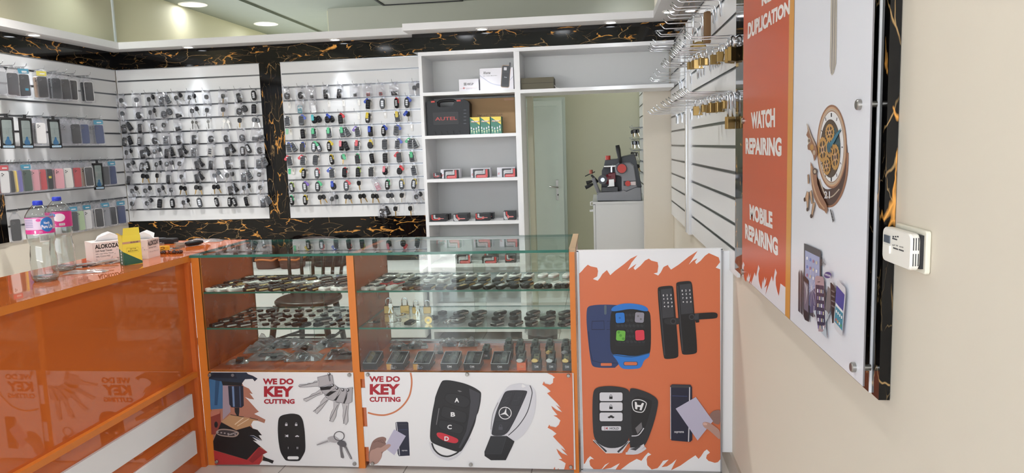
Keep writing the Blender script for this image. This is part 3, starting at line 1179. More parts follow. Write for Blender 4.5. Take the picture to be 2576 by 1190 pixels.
def poster_a():
    V = zf(480, 900, 4.1045)
    x0, x1 = at(540, 1050, 1, YP).x, at(892, 1000, 1, YP).x
    z1, z0 = at(700, 936.5, 1, YP).z, at(700, 1170.5, 1, YP).z
    t = thing('advertising_poster', 'white key cutting poster showing a drill press and fanned grey keys', 'poster', ((x0 + x1) / 2, YP, z0))
    g = G(); g.box(x0, YP, z0, x1, YP + 0.004, z1, P_WHITE); g.build('board', t)
    A = Art(1, YP, (0, -1, 0), V, SXZ)
    A.fill([(190, 152), (575, 152), (592, 168), (640, 185), (690, 215), (660, 245), (640, 218), (560, 222), (530, 265), (545, 292), (600, 318), (640, 375), (608, 366), (655, 430), (610, 425), (560, 405), (600, 445), (690, 545), (704, 556), (655, 580), (700, 602), (772, 640), (760, 675), (690, 650), (645, 648), (622, 690), (640, 730), (690, 745), (735, 800), (700, 800), (738, 855), (650, 800), (612, 800), (685, 862), (640, 850), (720, 915), (792, 975), (742, 1000), (772, 1035), (858, 1062), (845, 1092), (800, 1072), (740, 1062), (710, 1102), (250, 1102)], ink('dusty_pink', 'a8705c'))
    A.fill([(188, 215), (330, 215), (330, 525), (205, 535)], ink('steel_blue', '3d6890'))
    A.fill([(255, 225), (300, 225), (275, 490), (245, 490)], ink('deep_blue', '294a6d'))
    A.fill([(330, 235), (400, 235), (410, 560), (330, 640)], ink('pale_mauve', '9d8a94'))
    A.fill([(186, 152), (575, 152), (592, 170), (640, 186), (690, 215), (660, 243), (640, 218), (560, 222), (530, 262), (320, 245), (188, 218)], ink('ink_blue', '222c3c'))
    A.fill([(190, 152), (455, 152), (480, 215), (200, 205)], ink('midnight', '161d2b'))
    A.disc((432, 180), 16, P_DGREY)
    A.fill([(318, 242), (532, 258), (528, 290), (330, 285)], P_BLK)
    A.fill([(385, 290), (542, 290), (548, 495), (525, 515), (420, 512), (398, 480)], ink('gun_blue', '1d2434'))
    A.fill([(425, 295), (446, 295), (455, 505), (436, 505)], ink('sheen_blue', '6f86aa'))
    A.fill([(500, 295), (512, 295), (520, 505), (508, 505)], ink('sheen_dim', '42506b'))
    A.fill([(452, 515), (502, 515), (502, 560), (490, 636), (478, 600), (455, 560)], P_BLK)
    A.fill([(315, 660), (410, 585), (700, 640), (640, 652), (610, 705), (470, 745)], ink('brass_plate', 'b58a63'))
    A.line([(455, 690), (545, 618)], 10, ink('bright_cut', 'dcc0a2')); A.line([(480, 705), (600, 630)], 7, ink('bright_cut', 'dcc0a2'))
    A.line([(410, 587), (550, 612)], 6, P_BLK); A.line([(610, 620), (695, 640)], 6, P_BLK)
    A.fill([(205, 552), (305, 540), (316, 720), (250, 792), (214, 792)], ink('brick_red', '853a30'))
    A.fill([(205, 552), (305, 540), (300, 575), (205, 610)], ink('salmon', 'b3705c'))
    A.disc((262, 690), 18, P_BLK, 32)
    A.fill([(316, 665), (470, 748), (610, 706), (640, 730), (690, 745), (735, 800), (700, 800), (738, 855), (650, 800), (612, 800), (685, 862), (640, 850), (720, 915), (580, 1052), (238, 952), (232, 860)], ink('coal', '141214'))
    A.fill([(590, 800), (735, 860), (650, 805)], ink('navy_dab', '20293f'))
    A.fill([(250, 770), (300, 730), (420, 738), (512, 770), (465, 825), (300, 808)], ink('dial_rim', 'a08a7e'), 4)
    A.fill([(265, 772), (305, 742), (415, 750), (492, 775), (455, 812), (305, 798)], ink('dial', '3d3436'), 4)
    for i in range(6):
        A.disc((280 + i * 36, 768 + i * 5), 9, ink('dial_mark', 'a59a98'), 7); A.disc((390 + i * 17, 795 - i * 5), 8, ink('dial_mark', 'a59a98'), 7)
    A.fill([(238, 955), (580, 1053), (705, 920), (792, 975), (742, 1000), (735, 1040), (710, 1102), (250, 1102)], ink('machine_red', 'a82e30'))
    A.fill([(600, 1060), (705, 925), (790, 975), (742, 998), (640, 1085)], ink('machine_red_dark', '8a2428'))
    A.fill([(750, 1020), (858, 1062), (845, 1092), (800, 1072), (745, 1060)], P_BLK)
    A.box_words('WE DO', 745, 213, 1062, 275, P_RED, 0.045)
    A.box_words('KEY', 757, 293, 1062, 403, P_RED, 0.05)
    A.box_words('CUTTING', 757, 425, 1073, 475, P_RED, 0.045)
    A.fill([(1045, 572), (1125, 588), (1160, 640), (1180, 780), (1186, 950), (1170, 990), (1135, 1050), (1118, 1067), (990, 1064), (965, 1040), (925, 970), (905, 850), (899, 740), (905, 630), (935, 592)], P_BLK, 4)
    A.rr((1058, 1032), 116, 32, 15, P_WHITE)
    lock_icon(A, 988, 685, 25, P_LGREY); lock_icon(A, 1090, 685, 25, P_LGREY, True)
    A.fill([(985, 798), (1008, 792), (1008, 818), (985, 812)], P_LGREY)
    for dy in (-12, 0, 12):
        A.line([(975, 805 + dy), (984, 805 + dy * .6)], 3, P_LGREY)
    car_icon(A, 1100, 808, 42, P_LGREY)
    for x in (1008, 1098, 1108):
        A.line([(x, 918), (x, 940)], 4, P_LGREY)
    # fanned keys
    for head, blade, m in (
            ([(1310, 200), (1440, 172), (1462, 180), (1478, 268), (1325, 304)], [(1325, 235), (1282, 240), (1260, 262), (1215, 262), (1200, 272), (1125, 276), (1112, 290), (1130, 303), (1322, 292)], P_GREY),
            ([(1335, 330), (1345, 312), (1480, 275), (1515, 300), (1500, 362), (1400, 388)], [(1345, 318), (1290, 362), (1255, 372), (1225, 402), (1180, 418), (1166, 438), (1195, 450), (1300, 392), (1365, 370)], P_GREY),
            ([(1382, 385), (1512, 303), (1582, 322), (1542, 402), (1468, 442), (1420, 424)], [(1390, 400), (1345, 455), (1340, 480), (1300, 520), (1282, 560), (1305, 577), (1360, 515), (1425, 425)], P_GREY),
            ([(1488, 440), (1552, 312), (1642, 320), (1602, 420), (1572, 466), (1510, 456)], [(1478, 450), (1478, 520), (1455, 560), (1438, 620), (1445, 655), (1470, 660), (1502, 600), (1508, 540), (1536, 466)], P_GREY),
            ([(1578, 470), (1622, 312), (1672, 302), (1666, 455), (1622, 474)], [(1565, 470), (1578, 540), (1572, 600), (1580, 665), (1604, 690), (1626, 655), (1622, 560), (1632, 470)], P_GREY)):
        A.fill(head, m).line(head, 5, P_DGREY, closed=True)
        A.fill(blade, ink('key_silver', 'b9b6b7')).line(blade, 4, P_DGREY, closed=True)
        cx = sum(p[0] for p in blade) / len(blade); cy = sum(p[1] for p in blade) / len(blade)
        hx = sum(p[0] for p in head) / len(head); hy = sum(p[1] for p in head) / len(head)
        A.line([((hx + cx) / 2, (hy + cy) / 2), (cx * 1.55 - hx * .55, cy * 1.55 - hy * .55)], 7, P_DGREY)
    for w in ([(1336, 302), (1470, 290), (1440, 325), (1345, 335)], [(1392, 388), (1440, 345), (1510, 340), (1425, 395)], [(1475, 440), (1545, 365), (1560, 330), (1505, 440)], [(1578, 468), (1622, 340), (1612, 420), (1590, 470)]):
        A.fill(w, P_BLK)
    for c in ((1430, 165), (1465, 283), (1512, 313), (1572, 330), (1624, 332)):
        A.disc(c, 15, P_BLK); A.disc((c[0] - 3, c[1] - 3), 8, P_LGREY)
    A.line([(1428, 180), (1440, 240)], 14, P_DGREY); A.line([(1668, 320), (1678, 310)], 6, P_DGREY)
    # key ring
    ring = [(1535 + 52 * cos(i * pi / 18), 805 + 46 * sin(i * pi / 18)) for i in range(36)]
    A.fill([(1412, 832), (1425, 815), (1485, 803), (1545, 848), (1510, 876), (1435, 866)], P_GREY, 2)
    A.fill([(1425, 838), (1360, 862), (1300, 890), (1304, 904), (1330, 898), (1440, 868)], ink('key_silver', 'b9b6b7'))
    A.line([(1420, 856), (1310, 896)], 4, P_CHAR)
    A.fill([(1505, 880), (1545, 845), (1590, 855), (1614, 890), (1600, 920), (1550, 915)], ink('key_dark', '59585c'), 3)
    A.fill([(1538, 905), (1566, 918), (1568, 960), (1586, 1025), (1575, 1036), (1552, 1026)], P_DGREY)
    A.fill([(1584, 918), (1608, 912), (1668, 1034), (1660, 1046), (1648, 1040)], P_DGREY)
    A.line([(1595, 925), (1655, 1035)], 4, P_LGREY)
    A.line(ring, 7, P_CHAR, closed=True)
    A.g.build('printed_picture', t)
    bolts(t, [V(p) for p in ((202, 175), (1640, 173), (274, 1068), (1693, 1090))], 1, YP, (0, -1, 0))


def poster_b():
    V = zf(900, 900, 4.1034)
    x0, x1 = at(923, 1050, 1, YP).x, at(1444, 1000, 1, YP).x
    z1, z0 = at(1180, 937.5, 1, YP).z, at(1190, 1176, 1, YP).z
    t = thing('advertising_poster', 'wide key cutting poster showing a lettered remote and a silver car key', 'poster', ((x0 + x1) / 2, YP, z0))
    g = G(); g.box(x0, YP, z0, x1, YP + 0.004, z1, P_WHITE); g.build('board', t)
    A = Art(1, YP, (0, -1, 0), V, SXZ)
    A.line([(545, 154), (556, 220), (554, 300), (530, 400), (470, 490), (390, 555), (300, 588), (230, 592), (160, 582), (104, 566)], 17, ink('ring_orange', 'c47650'), 4)
    A.box_words('WE DO', 118, 190, 436, 250, P_RED, 0.045)
    A.box_words('KEY', 124, 271, 436, 381, P_RED, 0.05)
    A.box_words('CUTTING', 122, 403, 442, 456, P_RED, 0.045)
    # card reader, card and hand
    A.fill([(390, 668), (405, 662), (512, 661), (523, 672), (537, 1010), (425, 1016), (412, 990)], P_NAVY)
    A.line([(400, 668), (408, 740), (432, 1008)], 7, P_LGREY); A.line([(425, 690), (515, 688)], 4, P_CHAR)
    A.line([(420, 745), (515, 738)], 3, ink('led_blue', '3a4670')); A.box_words('suprema', 455, 952, 512, 967, P_LGREY, 0.02)
    hand_card(A, [(108, 1000), (128, 930), (150, 862), (200, 825), (262, 812), (300, 832), (280, 880), (330, 900), (300, 950), (255, 975), (248, 1030), (200, 1100), (120, 1102)],
              [(150, 960), (200, 925), (240, 930), (280, 900), (325, 888), (343, 898), (338, 915), (290, 955), (240, 975), (180, 1000)],
              [(376, 738), (497, 807), (378, 1006), (272, 925)])
    A.fill([(122, 960), (190, 935), (250, 978), (246, 1030), (198, 1100), (120, 1102)], P_SKIN, 2)
    # lettered remote
    A.line([(748, 868), (765, 940), (815, 1005), (900, 1042), (970, 1040), (1050, 985), (1160, 830)], 24, P_LGREY, 4)
    A.line([(765, 880), (790, 945), (850, 1000), (930, 1018), (1010, 990), (1050, 960)], 16, P_BLK, 4)
    A.fill([(868, 238), (900, 230), (960, 232), (1100, 262), (1200, 303), (1270, 350), (1275, 375), (1268, 460), (1245, 565), (1228, 590), (1212, 680), (1150, 830), (1075, 960), (1050, 972), (1000, 965), (800, 895), (745, 858), (748, 720), (770, 560), (795, 440), (798, 410), (830, 320)], P_BLK, 2)
    A.fill([(1150, 315), (1262, 368), (1255, 470), (1225, 590), (1140, 800), (1060, 930), (1040, 930), (1120, 760), (1150, 600), (1165, 440)], ink('speckled_grey', '3b3a40'))
    for pts in ([(915, 362), (1000, 362), (1120, 395), (1168, 440), (1160, 490), (1120, 530), (960, 485), (895, 440), (893, 400)], [(875, 495), (900, 492), (1100, 555), (1135, 580), (1130, 650), (1105, 690), (980, 650), (850, 610), (855, 540)], [(845, 630), (1000, 665), (1100, 700), (1090, 770), (1060, 795), (950, 770), (830, 730), (830, 660)]):
        A.fill(pts, ink('jet', '0f0f10'), 3)
        c = (sum(p[0] for p in pts) / len(pts), sum(p[1] for p in pts) / len(pts))
        A.fill([(c[0] + (p[0] - c[0]) * .92, c[1] + (p[1] - c[1]) * .86) for p in pts], ink('remote_key', '222124'), 3)
    A.fill([(822, 770), (870, 772), (1000, 820), (1040, 842), (1035, 872), (1000, 884), (900, 862), (830, 822), (812, 790)], ink('panic_red', 'c4323f'), 3)
    for ch, x, y in (('A', 1000, 414), ('B', 960, 561), ('C', 925, 691), ('D', 895, 811)):
        A.box_words(ch, x, y, x + 46, y + 46, P_WHITE, 0.035)
    A.fill([(1028, 338), (1050, 334), (1078, 348), (1052, 354)], P_DGREY); A.line([(840, 520), (812, 690)], 8, P_DGREY)
    # silver car key
    A.fill([(1520, 330), (1560, 290), (1620, 268), (1695, 262), (1745, 282), (1790, 282), (1832, 335), (1842, 400), (1832, 560), (1785, 690), (1710, 800), (1625, 862), (1560, 830), (1540, 800), (1380, 806), (1366, 740), (1385, 580), (1445, 440)], P_LGREY, 3)
    A.fill([(1700, 270), (1738, 295), (1702, 308), (1690, 292)], P_WHITE)
    A.line([(1778, 285), (1798, 340), (1795, 400), (1750, 560), (1660, 700), (1555, 800)], 9, P_CHAR, 4)
    A.line([(1450, 460), (1395, 580), (1375, 740)], 5, P_DGREY, 3)
    A.fill([(1515, 355), (1545, 338), (1620, 332), (1750, 336), (1748, 365), (1690, 500), (1620, 650), (1535, 802), (1380, 806), (1385, 740), (1425, 560), (1480, 430)], ink('key_face', '303035'), 2)
    for pts in ([(1520, 365), (1605, 352), (1580, 440), (1545, 505), (1455, 500)], [(1625, 350), (1720, 352), (1665, 490), (1570, 490)], [(1420, 658), (1588, 652), (1510, 780), (1400, 785)]):
        A.line(pts, 4, ink('key_face_line', '1b1b1f'), closed=True)
    A.line([(1560, 405), (1525, 425), (1540, 440), (1500, 465)], 7, P_CHAR); A.line([(1690, 405), (1655, 405), (1655, 440), (1610, 440)], 7, P_CHAR)
    lock_icon(A, 1475, 715, 42, ink('lock_grey', '4b4b52'))
    A.line([(1522 + 63 * cos(i * pi / 20), 570 + 61 * sin(i * pi / 20)) for i in range(40)], 8, P_WHITE, closed=True)
    for a in (-78, 42, 162):
        a = radians(a)
        q = [(1522 + 60 * cos(a), 570 + 60 * sin(a)), (1522 + 12 * cos(a + 1.05), 570 + 12 * sin(a + 1.05)), (1522, 570), (1522 + 12 * cos(a - 1.05), 570 + 12 * sin(a - 1.05))]
        A.fill(q, P_WHITE)
    A.fill([(1372, 806), (1540, 806), (1618, 862), (1600, 905), (1528, 1056), (1375, 1056), (1310, 1012), (1308, 968)], P_BLK)
    A.fill([(1372, 808), (1535, 808), (1485, 985), (1310, 985)], P_BLK2)
    A.line([(1310, 990), (1480, 990), (1535, 815)], 5, P_CHAR)
    # torn orange edge
    A.fill([(1955, 157), (2005, 178), (2036, 203), (2018, 212), (2015, 258), (1985, 277), (1930, 265), (1922, 242), (1906, 276), (1945, 300), (1992, 345), (1955, 365), (2000, 410), (2060, 470), (2098, 520), (2042, 484), (2075, 520), (2110, 560), (2055, 540), (1997, 495), (2012, 530), (2062, 590), (2020, 595), (2055, 612), (2092, 645), (2075, 690), (2045, 717), (1985, 705), (1978, 688), (1960, 720), (2005, 745), (2052, 782), (2015, 810), (2060, 860), (2120, 920), (2150, 962), (2095, 930), (2168, 1008), (2110, 985), (2050, 937), (2070, 985), (2110, 1042), (2072, 1047), (2105, 1060), (2147, 1088), (2130, 1152), (2232, 1154), (2215, 157)], P_OR)
    for pts in ([(2020, 1151), (2034, 1122), (2038, 1151)], [(2062, 1145), (2075, 1140), (2072, 1152)], [(2085, 1000), (2120, 1030), (2100, 1005)]):
        A.fill(pts, P_OR)
    A.g.build('printed_picture', t)
    bolts(t, [V(p) for p in ((106, 170), (1130, 168), (2175, 180), (155, 1088), (1168, 1100), (2200, 1122))], 1, YP, (0, -1, 0))


def poster_c():
    t = POSTER3
    V = zf(1440, 600, 2.0167)
    A = Art(1, PY, (0, -1, 0), V, SXZ)
    A.fill([(34, 178), (48, 165), (62, 148), (78, 133), (92, 141), (125, 148), (130, 165), (126, 192), (108, 202), (105, 206), (128, 214), (140, 200), (152, 180), (168, 166), (175, 160), (192, 186), (215, 165), (262, 130), (295, 102), (330, 85), (300, 122), (280, 160), (300, 145), (325, 128), (310, 150), (318, 160), (345, 138), (368, 112), (388, 102), (400, 112), (432, 120), (436, 140), (431, 173), (412, 177), (435, 188), (448, 172), (462, 145), (484, 134), (488, 142), (500, 158), (540, 132), (590, 92), (635, 63), (612, 98), (590, 132), (612, 112), (634, 100), (622, 118), (628, 130), (650, 113), (672, 88), (692, 74), (715, 84), (742, 96), (749, 120), (727, 148), (749, 156),
            (751, 1120), (737, 1135), (722, 1138), (690, 1128), (678, 1115), (682, 1098), (698, 1086), (682, 1070), (668, 1080), (652, 1105), (640, 1118), (624, 1100), (590, 1122), (548, 1152), (500, 1176), (528, 1120), (505, 1140), (480, 1156), (452, 1160), (488, 1122), (460, 1128), (445, 1150), (432, 1165), (402, 1172), (380, 1150), (376, 1120), (382, 1105), (400, 1096), (384, 1086), (366, 1106), (350, 1128), (326, 1118), (290, 1138), (245, 1172), (215, 1178), (240, 1140), (220, 1150), (195, 1164), (150, 1172), (188, 1136), (165, 1148), (150, 1168), (112, 1174), (90, 1152), (86, 1128), (94, 1118), (110, 1120), (90, 1104), (76, 1118), (64, 1140), (58, 1145)], P_OR)
    # two garage remotes
    NV = ink('remote_navy', '2c3a62')
    A.fill([(76, 344), (120, 336), (190, 335), (250, 340), (250, 655), (150, 657), (108, 652), (95, 636), (84, 560), (72, 440), (71, 380)], NV, 3)
    A.line([(100, 420), (160, 418), (162, 462), (98, 462)], 5, ink('remote_navy_line', '1b2443'), closed=True); A.line([(176, 420), (192, 418), (192, 462), (174, 462)], 4, ink('remote_navy_line', '1b2443'))
    A.line([(82, 470), (88, 560), (102, 620), (150, 632), (230, 632)], 4, ink('remote_navy_line', '1b2443'))
    A.rr((167, 362), 12, 48, 5, ink('remote_lamp', '53606a')); A.rr((172, 639), 56, 14, 3, P_OR)
    A.fill([(192, 380), (210, 362), (300, 348), (385, 362), (398, 390), (399, 560), (385, 600), (300, 612), (205, 592), (190, 560)], P_BLK, 3)
    A.rr((292, 460), 150, 170, 12, ink('carbon', '1f1f22'))
    for i in range(7):
        for j in range(6):
            A.rr((232 + i * 20 + (j % 2) * 8, 388 + j * 27), 15, 12, 2, ink('carbon_weave', '2f2f33'), 0.5)
    A.fill([(194, 365), (205, 345), (250, 330), (300, 328), (360, 338), (386, 356), (380, 372), (300, 354), (215, 370)], P_BLUE, 3)
    A.fill([(198, 585), (240, 588), (300, 597), (355, 590), (393, 578), (390, 600), (362, 618), (352, 648), (338, 660), (262, 663), (240, 650), (228, 620)], P_BLUE, 3)
    A.line([(200, 588), (300, 600), (392, 580)], 5, ink('deep_blue', '294a6d'), 3)
    A.rr((295, 634), 74, 22, 9, ink('deep_blue', '294a6d')); A.rr((295, 634), 66, 16, 7, P_OR)
    for c, m, k in (((242, 402), P_BLUE, -0.06), ((340, 400), ink('button_grey', '8d8a95'), 0.06), ((245, 492), ink('button_green', '6cb044'), 0.06), ((342, 490), ink('button_red', 'cf3b4c'), -0.06)):
        A.rr(c, 54, 60, 11, ink('jet', '0f0f10'), k); A.rr(c, 46, 52, 9, m, k)
    A.disc((240, 402), 5, ink('button_dot', '1f5a9e')); A.disc((333, 393), 5, P_DGREY); A.disc((347, 408), 5, P_DGREY)
    for p in ((235, 475), (244, 491), (258, 508)):
        A.disc(p, 7, ink('button_dark_green', '4f8f33'))
    # two digital door locks
    for pts, inner, rows, hub in (
            ([(430, 258), (438, 244), (500, 238), (512, 246), (518, 320), (540, 590), (530, 606), (474, 612), (460, 602)], [(448, 258), (503, 252), (515, 398), (457, 404)], ((480, 287), (482, 305), (485, 325), (486, 344)), (511, 419)),
            ([(523, 232), (532, 220), (592, 214), (606, 222), (612, 300), (634, 570), (624, 584), (566, 590), (551, 580)], [(543, 234), (600, 228), (612, 378), (551, 384)], ((575, 263), (577, 281), (579, 301), (581, 321)), (605, 397))):
        A.fill(pts, P_BLK, 2)
        A.fill(inner, ink('lock_panel', '37373c'))
        A.line([(pts[0][0] + 10, pts[0][1] + 8), (pts[8][0] + 8, pts[8][1] - 10)], 5, P_CHAR)
        for s_, (x, y) in zip(('1 2 3', '4 5 6', '7 8 9', '* 0 #'), rows):
            for ch, dx in zip(s_.split(), (-19, 0, 19)):
                w = 2.2 if ch == '1' else 3.2
                if ch == '*':
                    A.disc((x + dx, y), 3.2, P_WHITE, n=8)
                else:
                    A.box_words(ch, x + dx - w, y - 4.6 + dx * -.05, x + dx + w, y + 4.6 + dx * -.05, P_WHITE, 0.02)
    A.fill([(463, 408), (500, 402), (545, 402), (545, 434), (505, 437), (468, 432)], P_BLK2, 2)
    A.disc((511, 419), 15, P_CHAR); A.disc((511, 419), 10, P_BLK)
    A.fill([(620, 410), (642, 410), (642, 424), (626, 426)], P_BLK)
    A.fill([(560, 388), (600, 380), (640, 378), (718, 373), (736, 380), (735, 400), (720, 405), (640, 410), (605, 415), (565, 412)], P_BLK, 2)
    A.fill([(622, 380), (640, 379), (640, 409), (618, 412)], P_CHAR)
    A.disc((605, 397), 15, P_CHAR); A.disc((605, 397), 9.5, P_BLK)
    # silver and black car remotes
    A.line([(372, 1060), (330, 1086), (270, 1088)], 12, P_LGREY, 3)
    A.fill([(285, 762), (310, 756), (380, 778), (425, 805), (437, 830), (415, 930), (372, 1048), (330, 1075), (285, 1070)], P_BLK2, 3)
    A.fill([(300, 790), (395, 815), (408, 830), (370, 960), (345, 1005), (298, 1000)], P_BLK, 2)
    A.line([(300, 1000), (335, 995), (362, 960)], 5, P_LGREY, 3); A.fill([(318, 960), (350, 930), (355, 960), (330, 990)], P_DGREY)
    A.fill([(362, 1040), (366, 1055), (330, 1084), (275, 1086), (290, 1060), (330, 1058)], P_LGREY); A.fill([(290, 1066), (350, 1050), (320, 1074)], P_CHAR)
    A.line(spline([(303, 835), (312, 818), (345, 817), (372, 830), (373, 845), (362, 872), (345, 880), (312, 870)], 4), 4, P_WHITE, closed=True)
    for q in ([(316, 826), (326, 829), (328, 842), (346, 844), (353, 832), (363, 834), (350, 870), (340, 868), (344, 854), (330, 852), (328, 866), (318, 862)],):
        A.fill(q, P_WHITE)
    A.fill([(108, 1020), (292, 1025), (250, 1086), (170, 1087)], P_LGREY)
    A.fill([(103, 775), (125, 752), (190, 745), (270, 756), (292, 775), (294, 900), (289, 1025), (240, 1060), (170, 1062), (108, 1022), (101, 900)], P_BLK2, 3)
    A.line([(108, 1024), (160, 1068), (172, 1080)], 10, P_CHAR); A.line([(288, 1030), (240, 1072), (230, 1082)], 10, P_CHAR)
    A.line([(104, 1018), (150, 1066), (170, 1086), (240, 1086), (290, 1026)], 3, P_WHITE)
    A.rr((195, 851), 126, 156, 14, ink('jet', '0f0f10'))
    for y in (801, 851, 903):
        A.rr((196, y), 116, 44, 9, P_LGREY)
    lock_icon(A, 195, 801, 17, P_BLK); lock_icon(A, 195, 852, 17, P_BLK, True); car_icon(A, 196, 903, 34, P_BLK)
    A.rr((197, 961), 104, 26, 7, ink('jet', '0f0f10')); A.rr((197, 961), 99, 22, 6, P_LGREY)
    A.box_words('HOLD', 189, 955, 235, 967, P_CHAR, 0.02)
    A.fill([(168, 961), (178, 954), (178, 967)], P_RED); A.line([(164, 953), (164, 969)], 2, P_RED)
    # card reader with hand
    A.fill([(496, 745), (505, 738), (598, 740), (606, 752), (607, 1020), (596, 1030), (502, 1022), (496, 1010)], P_NAVY)
    A.fill([(499, 742), (598, 742), (598, 756), (500, 754)], P_CHAR)
    A.line([(594, 752), (592, 900), (588, 1028)], 5, P_LGREY); A.line([(497, 752), (498, 1015)], 3, P_LGREY)
    A.line([(505, 796), (582, 798)], 3, ink('led_blue', '3a4a90')); A.box_words('suprema', 516, 975, 565, 987, P_LGREY, 0.02)
    A.fill([(694, 892), (712, 872), (740, 867), (749, 870), (749, 945), (715, 935), (700, 910)], P_SKIN2, 2)
    A.fill([(625, 802), (712, 924), (634, 1022), (523, 861)], P_CARDC)
    A.fill([(657, 935), (668, 927), (690, 930), (715, 945), (749, 972), (749, 1022), (725, 1000), (690, 968), (665, 955)], P_SKIN, 2)
    A.fill([(660, 935), (670, 930), (684, 937), (680, 945), (664, 944)], ink('nail', 'cfa79c'))
    A.g.build('printed_picture', t)


poster_a(); poster_b(); poster_c()

# ================================================================ wall sign on its marble boards
XG, XM = 0.518, 0.548


def wall_sign():
    mb = thing('marble_backboard', 'black marble board edged in white, behind the orange and white wall sign', 'board', (XM, 2.4, 0.95))
    yl, yr = at(1850, 400, 0, XM).y, at(2199, 480, 0, XM).y
    zb = at(2178, 980, 0, XM).z
    g = G(); g.box(XM, yr, zb, XR - .0015, yl, 2.6, MARBV); g.build('marble_slab', mb)
    g = G(); g.box(XM, yr - 0.004, zb, XR - .0015, yr, 2.6, CORN)
    g.build('white_edge', mb)
    y2 = at(2226, 480, 0, 0.5525).y
    t = thing('marble_strip', 'narrow upright black marble strip with golden veins beside the carbon monoxide alarm', 'trim', (0.5525, y2, zb))
    g = G(); g.box(0.5525, y2, zb - 0.002, XR - .0015, yr - 0.005, 2.6, MARBV); g.build('strip', t)

    s = thing('repair_sign', 'large orange and white repair sign on steel standoffs along the cream wall', 'sign', (XG, 2.1, 1.0))
    a0, a1 = at(2184, 486, 0, XG).y, at(1869, 350, 0, XG).y
    za = (at(1868, 694, 0, XG).z + at(2171, 973, 0, XG).z) / 2
    zt = 2.34
    SIGNW = ink('sign_white', 'dfe0e6')
    g = G(); g.box(XG, a0, za, XG + 0.003, a1, zt, P_DGREY); g.add([(XG - .0002, a0, za), (XG - .0002, a1, za), (XG - .0002, a1, zt), (XG - .0002, a0, zt)], [(0, 3, 2, 1)], SIGNW); g.build('sign_board', s)
    y_s0, y_s1 = at(2007, 0, 0, XG).y, at(1972, 780, 0, XG).y
    ys = (at(1997, 0, 0, XG).y + at(1966, 775, 0, XG).y) / 2
    ye = (at(2009, 0, 0, XG).y + at(1978, 788, 0, XG).y) / 2
    F = zf(1640, 580, 5.408)
    A = Art(0, XG, (-1, 0, 0), F, SYZ)

    def yz(fill_pts, m):
        A.k += 1
        tri = tessellate_polygon([[Vector((p[0], p[1], 0)) for p in fill_pts]])
        A.g.add([Vector((XG - 0.0004 - A.k * 0.00004, p[0], p[1])) for p in fill_pts], tri, m)
    torn = [(1243, 420), (1262, 470), (1250, 500), (1252, 620), (1262, 670), (1285, 700), (1298, 610), (1305, 650), (1318, 570), (1326, 640), (1350, 572), (1334, 660), (1320, 730), (1352, 680), (1347, 745), (1372, 655), (1400, 568), (1418, 628), (1450, 465), (1466, 515), (1449, 590), (1455, 680), (1470, 740), (1492, 802), (1505, 660), (1512, 720), (1535, 625), (1540, 680), (1563, 640), (1548, 720), (1530, 780), (1570, 742), (1546, 872), (1590, 740), (1632, 618), (1650, 695), (1680, 515), (1702, 575), (1684, 640), (1688, 740), (1708, 830), (1728, 892), (1750, 720)]
    tp = [A.pt(p) for p in torn]
    pts = [(a1, zt), (ys, zt), (ys, tp[-1].z)] + [(min(max(q.y, ys), a1), q.z) for q in reversed(tp)] + [(a1, tp[0].z - 0.03)]
    yz([(a1, zt), (a1, tp[0].z - 0.02)] + [(min(max(q.y, ys), a1), q.z) for q in tp] + [(ys, tp[-1].z), (ys, zt)], P_ORD)
    yz([(ys, zt), (ys, za), (ye, za), (ye, zt)], ink('gold_stripe', 'd2953f'))
    yz([(ye, zt), (ye, za), (ye - 0.004, za), (ye - 0.004, zt)], P_DGREY)
    LET = ink('sign_letters', 'e6e3e0')
    D = zf(1840, 0, 2.380)
    E = zf(1840, 480, 2.2885)
    A.view = D
    A.words('KEY', [(182, 38), (278, -20), (278, -112), (182, -50)], LET, 0.05)
    A.words('DUPLICATION', [(98, 236), (350, 84), (352, -4), (100, 138)], LET, 0.05)
    A.words('WATCH', [(120, 772), (262, 762), (262, 645), (118, 673)], LET, 0.05)
    A.words('REPAIRING', [(86, 922), (301, 938), (302, 822), (85, 826)], LET, 0.05)
    A.view = E
    A.words('MOBILE', [(107, 166), (238, 220), (237, 122), (105, 75)], LET, 0.05)
    A.words('REPAIRING', [(81, 275), (270, 378), (268, 272), (79, 187)], LET, 0.05)
    # blade tip
    A.view = D
    A.fill([(600, -120), (636, -120), (630, 380), (615, 438), (604, 452), (596, 440), (590, 395)], ink('blade', 'b4ab9d'))
    A.line([(612, -120), (603, 440)], 4, P_DGREY); A.line([(626, -120), (616, 420)], 3, P_DGREY)
    # dismantled clock
    A.view = zf(2010, 240, 3.607)
    BR, BR2, BRD, BRL = ink('bronze', '94664a'), ink('bronze_light', 'c29a76'), ink('bronze_dark', '4a2f25'), ink('bronze_pale', 'b8a692')
    GLD, GLD2 = ink('gear_gold', 'b98a45'), ink('gear_dark', '4d3a2a')
    A.fill([(436, 410), (447, 520), (440, 700), (405, 870), (340, 985), (270, 1016), (205, 990), (160, 880), (150, 700), (230, 860), (330, 840), (410, 660)], BRD, 3)
    A.line([(446, 520), (436, 720), (395, 880), (330, 985), (270, 1008), (210, 980)], 18, BR, 4)
    A.line([(190, 760), (240, 900), (300, 920), (370, 850)], 10, BRL, 4)
    A.box_words('21', 232, 870, 285, 935, P_LGREY, 0.02)
    for rx, ry, m in ((136, 380, BR), (128, 362, BR2), (120, 346, BRL), (112, 328, BR), (108, 320, P_WHITE)):
        A.disc((302, 465), rx, m, ry, 48)
    for i in range(12):
        a = 2 * pi * i / 12
        p = lambda r: (299 + 108 * r * sin(a), 470 - 320 * r * cos(a))
        A.line([p(.86), p(.97)], 12 if i % 3 == 0 else 6, P_CHAR)
    A.disc((292, 482), 92, GLD2, 265, 40)
